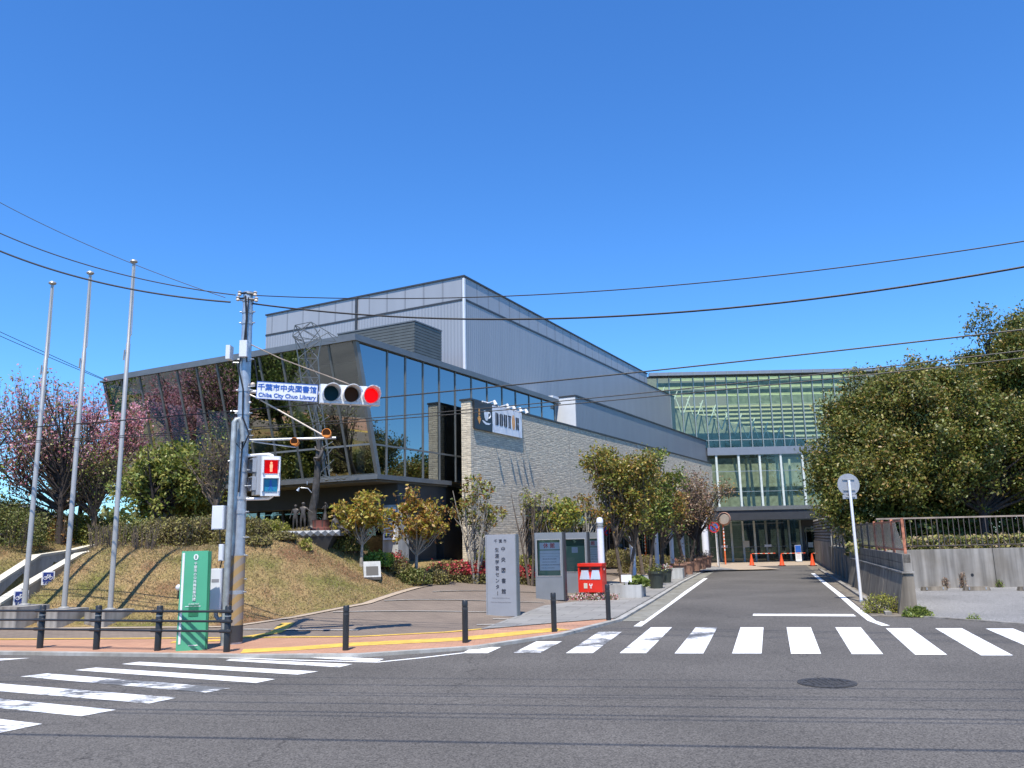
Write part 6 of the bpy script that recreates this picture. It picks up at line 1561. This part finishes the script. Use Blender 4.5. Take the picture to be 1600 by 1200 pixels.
# round sign seen from the back
p = atz(1346, 940, .01); k = p.y / FPX
t = thing('round_road_sign', 'back of a round grey road sign with small plate on a leaning white pole', 'road sign', tuple(p))
top = aty(1327, 741, p.y); zc = top.z - p.z; dx = top.x - p.x
c = aty(1327, 757, p.y); cx_, cz_ = c.x - p.x, c.z - p.z
MB().tube([(0, 0, 0), (cx_ * .98, 0, cz_ + .12)], [.042, .038], 14).build('pole', M['white'], t, True)
MB().lathe([(.06, 0), (.05, .05)], n=14).build('pole_collar', M['galv'], t)
MB().disc((cx_, .06, cz_), (0, 1, 0), 17 * k, .02, 32).build('disc_back', M['back'], t)
for z in (.15, -.15): MB().box(cx_ - .17, cx_ + .17, .02, .048, cz_ + z - .015, cz_ + z + .015).build('bracket', M['alu'], t)
q_ = aty(1329, 776, p.y); MB().bevbox(q_.x - p.x - .2, q_.x - p.x + .2, .05, .07, q_.z - p.z - .06, q_.z - p.z + .06, .008, 1).build('lower_plate', M['back'], t)
MB().box(cx_ - .12, cx_ + .15, .02, .048, q_.z - p.z - .012, q_.z - p.z + .012).build('bracket', M['alu'], t)

# ------------------------------------------------------------------ vegetation
def TG(px, Y): 
    v = gat(px, Y); return (v.x, v.y, v.z)
def ell(px, py, rx, rz, base, dy=0.0, ry=None):
    """crown ellipsoid from its photo centre and half sizes in photo pixels"""
    Y = base[1] + dy; c = aty(px, py, Y); k = Y / FPX
    return (c.x - base[0], dy, c.z - base[2], rx * k, (ry or rx) * k if ry is None else ry, rz * k)

# evergreens on the raised bed, right
def RB(px, Y): v = aty(px, 850, Y); return (v.x, Y, 1.1)
bs = RB(1350, 34); tree('evergreen_tree', 'dark evergreen at the left edge of the right hand grove, overhanging the drive', 'tree', bs, 7, [ell(1345, 690, 48, 95, bs, ry=2.2), ell(1322, 750, 40, 60, bs, -1, 1.6), ell(1375, 640, 42, 55, bs, ry=1.8), ell(1330, 790, 36, 36, bs, -2.5, 1.2)], ['dark', 'dark2'], 78000, leaf=.13, tr=.2, nclu=170, rc=.42, group='evergreens on the raised bed', barkm='bark_dark', shell=.55, twigs=3)
bs = RB(1440, 32); tree('evergreen_tree', 'broad brownish green evergreen in the middle of the grove, above the iron fence', 'tree', bs, 8, [ell(1440, 665, 78, 80, bs, ry=2.2), ell(1465, 620, 50, 50, bs, ry=1.8), ell(1420, 735, 70, 48, bs, -1.4, 1.6)], ['dark', 'dark', 'dark2'], 105000, leaf=.13, tr=.24, nclu=210, rc=.42, group='evergreens on the raised bed', barkm='bark_dark', shell=.55, twigs=3)
bs = RB(1580, 33); tree('evergreen_tree', 'tallest evergreen of the grove, rising at the right picture edge', 'tree', bs, 10, [ell(1585, 560, 66, 72, bs, ry=2.0), ell(1640, 560, 70, 90, bs, ry=2.2), ell(1550, 620, 50, 50, bs, -.5, 1.8), ell(1610, 660, 80, 60, bs, -.6, 2)], ['dark2', 'dark'], 105000, leaf=.13, tr=.28, nclu=220, rc=.42, group='evergreens on the raised bed', barkm='bark_dark', shell=.55, twigs=3)
bs = RB(1540, 30); tree('evergreen_tree', 'lower evergreen with pale shining leaves in front, right half of the iron fence', 'tree', bs, 7, [ell(1535, 690, 66, 62, bs, ry=1.6), ell(1600, 715, 60, 62, bs, ry=1.6), ell(1490, 730, 50, 50, bs, .2, 1.3)], ['dark', 'dark2'], 78000, leaf=.13, tr=.18, nclu=170, rc=.38, group='evergreens on the raised bed', barkm='bark_dark', shell=.6, twigs=3)
bs = RB(1700, 34); tree('evergreen_tree', 'evergreen standing beyond the right picture edge behind the tallest one', 'tree', bs, 9, [ell(1700, 620, 80, 110, bs, ry=2.2)], ['dark2'], 16000, leaf=.17, tr=.25, nclu=90, rc=.5, group='evergreens on the raised bed', barkm='bark_dark')
bs = RB(1470, 40); tree('evergreen_tree', 'dense dark evergreen at the back of the grove, its foliage reaching down to the fence', 'tree', bs, 6, [ell(1380, 745, 60, 60, bs, ry=1.5), ell(1480, 740, 90, 70, bs, ry=1.5), ell(1590, 740, 90, 75, bs, ry=1.5)], ['dark2'], 52000, leaf=.2, tr=.25, nclu=160, rc=.6, group='evergreens on the raised bed', barkm='bark_dark', shell=.3)
bush('ground_plants', 'yellow green striped leaves growing along the foot of the iron fence', 'plants', (17.5, 28.5, 1.12), (11.5, .8, .55), 'plantcover', 11000, leaf=.14, stems=False, rz=R(-3.9), sq=6)
p = atz(1392, 958, 0); bush('weed', 'yellow flowering weed clump at the foot of the battered wall', 'weed', (p.x - .15, p.y + .1, 0), (.85, .5, .42), 'yellowgreen', 1500, leaf=.05)
p = atz(1432, 964, 0); bush('weed', 'leafy green weed clump at the corner of the parking bay', 'weed', (p.x + .05, p.y + .05, 0), (.55, .4, .2), 'green', 700, leaf=.07, stems=False)
p = atz(1522, 969, 0); bush('weed', 'tiny weed growing through the parking edge line', 'weed', (p.x, p.y, 0), (.22, .2, .10), 'green', 150, leaf=.04, stems=False)
for px, lab, lf, hh in ((1477, 'dry reddish weed against the parking wall, left one', 'bare', .35), (1504, 'dry reddish weed against the parking wall at the panel joint', 'bare', .5), (1561, 'small green weed at the foot of the parking wall', 'green', .22)):
    p = aty(px, 905, 27.6); bush('weed', lab, 'weed', (p.x, p.y, 0.01), (.22, .15, hh), lf, 160, leaf=.05)

# trees in front of the glass box and along the stone wall
bs = TG(565, 24.2); tree('small_tree', 'small round tree with orange green leaves right of the monument', 'tree', bs, 2.5, [ell(566, 797, 34, 26, bs), ell(545, 812, 24, 16, bs), ell(590, 806, 22, 18, bs), ell(570, 780, 18, 14, bs)], ['autumn'], 2600, leaf=.13, tr=.05, nclu=46, rc=.14, fork=.3, barkm='bark_pale', group='small orange green trees before the glass box')
bs = TG(650, 25.5); tree('small_tree', 'egg shaped tree with rusty orange leaves left of the stone wall', 'tree', bs, 2.8, [ell(650, 815, 38, 34, bs), ell(645, 785, 20, 22, bs), ell(668, 820, 26, 24, bs)], ['autumn', 'rusty'], 3400, leaf=.125, tr=.06, nclu=60, rc=.13, fork=.3, barkm='bark_pale', group='small orange green trees before the glass box')
bs = TG(742, 27.0); tree('multi_stem_tree', 'many stemmed sparse tree in front of the near end of the stone wall', 'tree', bs, 3.4, [ell(742, 775, 32, 30, bs, ry=.7), ell(720, 800, 18, 24, bs, ry=.4), ell(770, 800, 20, 22, bs, ry=.4), ell(745, 812, 30, 14, bs, ry=.6)], ['olive', 'rusty', 'palegreen'], 1500, leaf=.12, tr=.055, stems=5, nclu=50, rc=.12, fork=.25, barkm='bark_pale', twigs=2)
bs = TG(828, 28.5); tree('multi_stem_tree', 'nearly leafless stems with a green tuft where the wall recess begins', 'tree', bs, 3.2, [ell(832, 785, 20, 22, bs, ry=.5), ell(856, 772, 9, 5, bs, ry=.2)], ['palegreen', 'olive'], 420, leaf=.10, tr=.06, stems=4, nclu=24, rc=.12, fork=.4, barkm='bark', twigs=2)
bs = TG(872, 29.0); tree('small_tree', 'rounded yellow green bush tree behind the left notice case', 'tree', bs, 3, [ell(872, 812, 34, 24, bs, ry=.8), ell(885, 795, 22, 14, bs, ry=.6)], ['autumn', 'yellowgreen', 'green'], 3600, leaf=.12, tr=.06, stems=2, nclu=60, rc=.16, fork=.3, barkm='bark_pale')
bs = TG(918, 30.5); tree('multi_stem_tree', 'thin forked tree with few brown leaves between notice cases and lamp post', 'tree', bs, 3, [ell(914, 788, 15, 16, bs, ry=.4), ell(935, 800, 14, 12, bs, ry=.4)], ['olive', 'rusty'], 500, leaf=.12, tr=.06, stems=3, nclu=22, rc=.13, fork=.4, barkm='bark_pale', twigs=2)
def at_(p, dz=0): return (p[0], p[1], p[2] + dz)
bs = at_(hit(978, 918), .0); tree('leafy_tree', 'largest olive leaved tree beside the driveway, crown flaring to the upper left', 'tree', bs, 6, [ell(955, 742, 38, 38, bs), ell(988, 758, 44, 38, bs), ell(938, 724, 22, 22, bs, ry=.6), ell(975, 798, 38, 24, bs), ell(1005, 732, 22, 20, bs, ry=.6)], ['olive', 'olive', 'autumn'], 13500, leaf=.12, tr=.10, nclu=110, rc=.24, fork=.3, stems=2, barkm='bark')
bs = at_(hit(1010, 905), .0); tree('leafy_tree', 'greener tree right of the largest one, low leaves hanging by the lamp posts', 'tree', bs, 6, [ell(1022, 800, 36, 32, bs), ell(1030, 765, 26, 24, bs), ell(1028, 716, 14, 11, bs, ry=.5), ell(1050, 748, 18, 8, bs, ry=.4), ell(1000, 820, 20, 18, bs)], ['green', 'green', 'olive'], 7500, leaf=.13, tr=.11, nclu=90, rc=.24, fork=.35, stems=2, barkm='bark')
bs = at_(hit(1035, 900), .0); tree('leafy_tree', 'brown green tree behind the dark plant pot', 'tree', bs, 5.5, [ell(1046, 795, 26, 30, bs)], ['rusty', 'olive'], 2200, leaf=.13, tr=.12, nclu=40, rc=.22, fork=.35, barkm='bark')
bs = at_(hit(1074, 890), .0); tree('sparse_tree', 'thin pinkish budding tree in front of the far end of the stone wall', 'tree', bs, 6.5, [ell(1080, 775, 26, 38, bs), ell(1068, 800, 22, 26, bs)], ['bare'], 3600, leaf=.11, tr=.12, nclu=70, rc=.3, fork=.35, barkm='bark_dark', stems=2)
bs = at_(hit(1092, 886), .0); tree('sparse_tree', 'last budding tree with a reddish branch reaching over the glass hall', 'tree', bs, 6.5, [ell(1096, 780, 18, 34, bs), ell(1128, 762, 14, 8, bs, ry=.5), ell(1102, 805, 12, 18, bs)], ['bare', 'rusty'], 2400, leaf=.11, tr=.13, nclu=50, rc=.3, fork=.35, barkm='bark_dark')

# left garden trees
bs = TG(92, 27); tree('cherry_tree', 'large pink blossoming cherry with spreading upright twigs at far left', 'tree', bs, 6, [ell(60, 700, 62, 60, bs), ell(15, 665, 50, 50, bs), ell(120, 690, 50, 50, bs), ell(10, 735, 50, 45, bs), ell(70, 640, 60, 26, bs)], ['pink', 'pink', 'palegreen'], 4600, leaf=.10, tr=.11, nclu=75, rc=.42, fork=.18, barkm='bark_dark', group='pink blossoming cherries', lean=(-.3, 0), twigs=6, shell=.6, upw=1.3)
bs = TG(120, 29); tree('cherry_tree', 'pink cherry branch cluster reaching to the corner of the glass box', 'tree', bs, 6, [ell(180, 700, 44, 40, bs), ell(215, 675, 26, 24, bs), ell(150, 660, 34, 30, bs)], ['pink'], 3200, leaf=.10, tr=.10, nclu=60, rc=.36, fork=.2, barkm='bark_dark', group='pink blossoming cherries', twigs=5, upw=1.3)
bs = TG(-60, 28); tree('cherry_tree', 'pink cherry beyond the left picture edge', 'tree', bs, 6, [ell(-60, 690, 80, 70, bs)], ['pink'], 4500, leaf=.1, tr=.2, nclu=70, rc=.45, fork=.2, barkm='bark_dark', group='pink blossoming cherries')
bs = TG(143, 28); tree('young_tree', 'open branched tree with fresh light green leaves behind the middle flagpole', 'tree', bs, 5, [ell(140, 740, 46, 40, bs), ell(110, 760, 26, 26, bs), ell(165, 725, 30, 30, bs)], ['palegreen'], 2600, leaf=.09, tr=.11, nclu=70, rc=.3, fork=.3, barkm='bark', twigs=5)
bs = TG(245, 25.5); tree('broadleaf_tree', 'glossy green broadleaf tree with several trunks left of the utility pole', 'tree', bs, 4, [ell(255, 730, 48, 34, bs), ell(225, 755, 34, 34, bs), ell(290, 745, 36, 34, bs), ell(240, 790, 34, 20, bs), ell(275, 705, 24, 16, bs)], ['glossy'], 9000, leaf=.13, tr=.09, stems=3, nclu=110, rc=.2, fork=.3, barkm='bark_dark')
bs = TG(300, 26.5); tree('broadleaf_tree', 'lower yellow green tree between the broadleaf tree and the bare one', 'tree', bs, 3, [ell(300, 790, 36, 24, bs), ell(318, 775, 22, 20, bs)], ['yellowgreen', 'glossy'], 4200, leaf=.11, tr=.06, stems=2, nclu=60, rc=.2, fork=.3, barkm='bark')
bs = TG(334, 25.0); tree('sparse_tree', 'twisted nearly bare tree just left of the utility pole', 'tree', bs, 4.5, [ell(330, 730, 40, 56, bs), ell(350, 700, 40, 30, bs)], ['palegreen', 'olive'], 650, leaf=.09, tr=.10, nclu=60, rc=.3, fork=.3, barkm='bark', twigs=5)
for x, y, lf, lab in ((-19, 24, 'green', 'tall green garden tree outside the picture, mirrored in the leaning glass'), (-23, 31, 'green', 'second green garden tree outside the picture, mirrored in the leaning glass'), (-26, 22, 'yellowgreen', 'yellow green garden tree outside the picture, mirrored in the glass'), (-21, 38, 'bare', 'half bare garden tree outside the picture, mirrored in the glass')):
    bs = (x, y, gz(x, y)); tree('garden_tree', lab, 'tree', bs, 7, [(0, 0, 4.6, 2.6, 2.6, 2.2), (1, .5, 3.2, 2.0, 2.0, 1.3)], [lf], 9000, leaf=.16, tr=.18, nclu=80, rc=.45, barkm='bark_dark', group='garden trees left of the picture')

# shrubs
def BU(px, Y, w_, d_, h_, lf, n, lab, name='shrub', leaf=.07, grp='shrubs along the top of the bank', fl=None, rz=0.0, dz=-.05, stems=True):
    g_ = gat(px, Y); return bush(name, lab, 'shrub', (g_.x, g_.y, g_.z + dz), (w_, d_, h_), lf, n, leaf, grp, stems, rz, fl)
BU(380, 23.3, 1.5, 1.0, .7, 'brownish', 4500, 'brownish shrub on the bank just right of the utility pole')
BU(412, 24.0, 1.4, .9, .5, 'yellowgreen', 4500, 'yellow green shrub left of the monument platform')
BU(440, 23.0, .8, .5, .2, 'brownish', 1800, 'low dry shrub under the left end of the monument platform')
BU(398, 22.4, .9, .6, .22, 'brownish', 1500, 'scraggy low shrub on the edge of the bank right of the pole')
BU(478, 23.0, .35, .3, .35, 'yellowgreen', 300, 'tiny pale sapling in front of the monument plinth', stems=False)
for i, (px, Y, w_, h_, lf) in enumerate(((345, 23.8, 1.5, .85, 'brownish'), (312, 24.0, 1.4, .8, 'hedge'), (282, 23.4, 1.5, .8, 'brownish'), (250, 23.8, 1.4, .72, 'brownish'), (222, 24.0, 1.2, .66, 'hedge'), (190, 24.4, 1.2, .6, 'brownish'))):
    BU(px, Y, w_, .9, h_, lf, 3200, f"{('dry brown', 'dull green')[lf == 'hedge']} hedge shrub on the bank top, {('first', 'second', 'third', 'fourth', 'fifth', 'sixth')[i]} one left of the utility pole")
for i, (px, Y) in enumerate(((225, 22.6), (188, 22.8), (158, 23.2))):
    BU(px, Y, .9, .6, .7, 'brownish', 260, f"leafless twiggy shrub on the bank, {('first', 'second', 'third')[i]} one left of the green pillar", name='bare_shrub', leaf=.05)
for i, (px, Y, w_, h_, lf) in enumerate(((-40, 27, 3.2, 1.7, 'yellowgreen'), (20, 27.5, 2.6, 1.5, 'hedge'), (70, 28, 2.4, 1.15, 'yellowgreen'), (120, 28.5, 2.3, 1.05, 'yellowgreen'), (160, 29.0, 2.1, .95, 'yellowgreen'), (200, 29.2, 2.0, .8, 'brownish'))):
    BU(px, Y, w_, 1.6, h_, lf, 6500, f"rounded {('yellow green', 'dull green', 'brown')[('yellowgreen', 'hedge', 'brownish').index(lf)]} shrub behind the ramp, {('first', 'second', 'third', 'fourth', 'fifth', 'sixth')[i]} from the left", grp='shrubs behind the ramp', leaf=.08)
BU(6, 25.2, 2.6, 1.6, 1.15, 'hedge', 6500, 'dark mossy green shrub at the left picture edge above the far ramp wall', grp='shrubs behind the ramp', leaf=.07)
BU(92, 27.2, .8, .6, 1.0, 'rusty', 700, 'small orange leaved shrub between the first two flagpoles', grp='shrubs behind the ramp')
BU(540, 24.6, 1.2, .9, .50, 'hedge', 3600, 'dark green clipped shrub left of the small round tree', grp='clipped shrubs beside the bank')
BU(590, 24.9, 1.0, .9, .42, 'lime', 3200, 'bright lime green clipped shrub between the two orange green trees', grp='clipped shrubs beside the bank')
BU(615, 25.2, 1.1, .9, .45, 'brownish', 3200, 'brown green clipped shrub below the vertical sign column', grp='clipped shrubs beside the bank')
BU(641, 25.1, 1.2, .9, .45, 'hedge', 3400, 'dark clipped shrub at the foot of the egg shaped tree', grp='clipped shrubs beside the bank')
BU(672, 25.9, 1.1, .9, .45, 'brownish', 3000, 'brown clipped shrub right of the egg shaped tree', grp='clipped shrubs beside the bank')
BU(620, 25.2, .6, .5, .7, 'azalea', 700, 'dull red shrub behind the clipped ones, right of the sign column', grp='red azaleas')
BU(700, 27.3, 1.7, .9, .62, 'brownish', 3600, 'brown hedge shrub at the left end of the stone wall', grp='hedge shrubs at the stone wall foot', fl=('azalea', .12))
BU(730, 27.2, 1.2, .8, .66, 'brownish', 3000, 'azalea with red flowers at the foot of the many stemmed tree', grp='red azaleas', fl=('azalea', .85))
BU(760, 27.6, .9, .7, .75, 'brownish', 2200, 'azalea with red flowers just left of the grey monolith', grp='red azaleas', fl=('azalea', .6))
BU(756, 28.6, .8, .5, 1.0, 'yellowgreen', 1500, 'yellow leaved shrub behind the azaleas near the monolith', grp='yellow leaved shrubs')
BU(822, 28.8, 1.0, .7, .62, 'brownish', 2600, 'azalea with red flowers between the monolith and the notice cases', grp='red azaleas', fl=('azalea', .7))
BU(815, 29.8, .9, .5, .95, 'yellowgreen', 1800, 'yellow leaved shrub right of the monolith against the stone wall', grp='yellow leaved shrubs')
BU(836, 29.8, .7, .5, .95, 'yellowgreen', 1300, 'yellow leaved shrub at the foot of the nearly leafless stems', grp='yellow leaved shrubs')
for i, (px, Y) in enumerate(((965, 38.5), (990, 41), (1012, 43), (1030, 45))):
    BU(px, Y, 2.0, 1.2, .75, 'brownish', 2600, f"clipped brown hedge block behind the lamp posts, {('first', 'second', 'third', 'fourth')[i]} from the left", grp='hedge blocks under the wall recess', leaf=.09, rz=R(60))
BU(1045, 46.5, .9, .7, .6, 'azalea', 900, 'red flowering shrub at the far end of the recess hedge', grp='red azaleas')

# distance: low buildings and trees past the garden, trees across the street
def farm(name, lab, cat, n, xs_, ys_, zs_, lf, leaf, kind=None):
    c = np.stack([RNG.uniform(*xs_, n), RNG.uniform(*ys_, n), np.zeros(n)], 1)
    c[:, 2] = RNG.uniform(0, 1, n) ** .8 * (zs_[1] * (.72 + .28 * np.sin(c[:, 0] * .55) * np.cos(c[:, 0] * .21 + 1))) + zs_[0]
    return quads(name, leaves(c, leaf), LEAF[lf], label=lab, cat=cat, kind='stuff')
farm('distant_wood', 'low distant trees beyond the left garden', 'wood', 26000, (-75, -12), (62, 80), (0, 5.5), 'hedge', .55)
farm('street_wood', 'trees across the street behind the viewer, seen only mirrored in the glass', 'wood', 26000, (-70, 60), (-34, -24), (0, 9), 'green', .9)
FB_ = thing('distant_house', 'small white house with grey roof glimpsed behind the cherry trunks at far left', 'house', (-36, 56, 0), rz=R(20))
MB().box(-4, 4, -3, 3, 0, 3.6).build('wall', M['conc_pale'], FB_)
MB().hexa([(-4.4, -3.4, 3.6), (4.4, -3.4, 3.6), (4.4, 3.4, 3.6), (-4.4, 3.4, 3.6)], [(-3, -.2, 5.0), (3, -.2, 5.0), (3, .2, 5.0), (-3, .2, 5.0)]).build('roof', M['roofgrey'], FB_)
for x in (-2.4, 0, 2.4): MB().box(x - .5, x + .5, -3.03, -3.0, 1.2, 2.4).build('window', M['darktrim'], FB_)

for k, (x, y, wd_, h_) in enumerate(((18.2, 31.6, 8, 3.0), (25.5, 31.2, 8.5, 3.2), (33, 30.8, 8, 3.2), (27, 44, 12, 3.2), (15.0, 31.5, 4.5, 1.9))):  # leafy masses added to make the space under the evergreens dark
    bush('shade_filler_shrub', f"deep green foliage added to darken the space beneath the grove, {('behind the iron fence on the left', 'behind the iron fence in the middle', 'behind the iron fence at the right edge', 'farthest back under the trees', 'just behind the frosted panel fence')[k]}", 'shrub', (x, y, 1.0), (wd_, 2.4, h_), 'dark2', 9000, leaf=.2, group='foliage added for the shade under the grove', stems=False, sq=5)
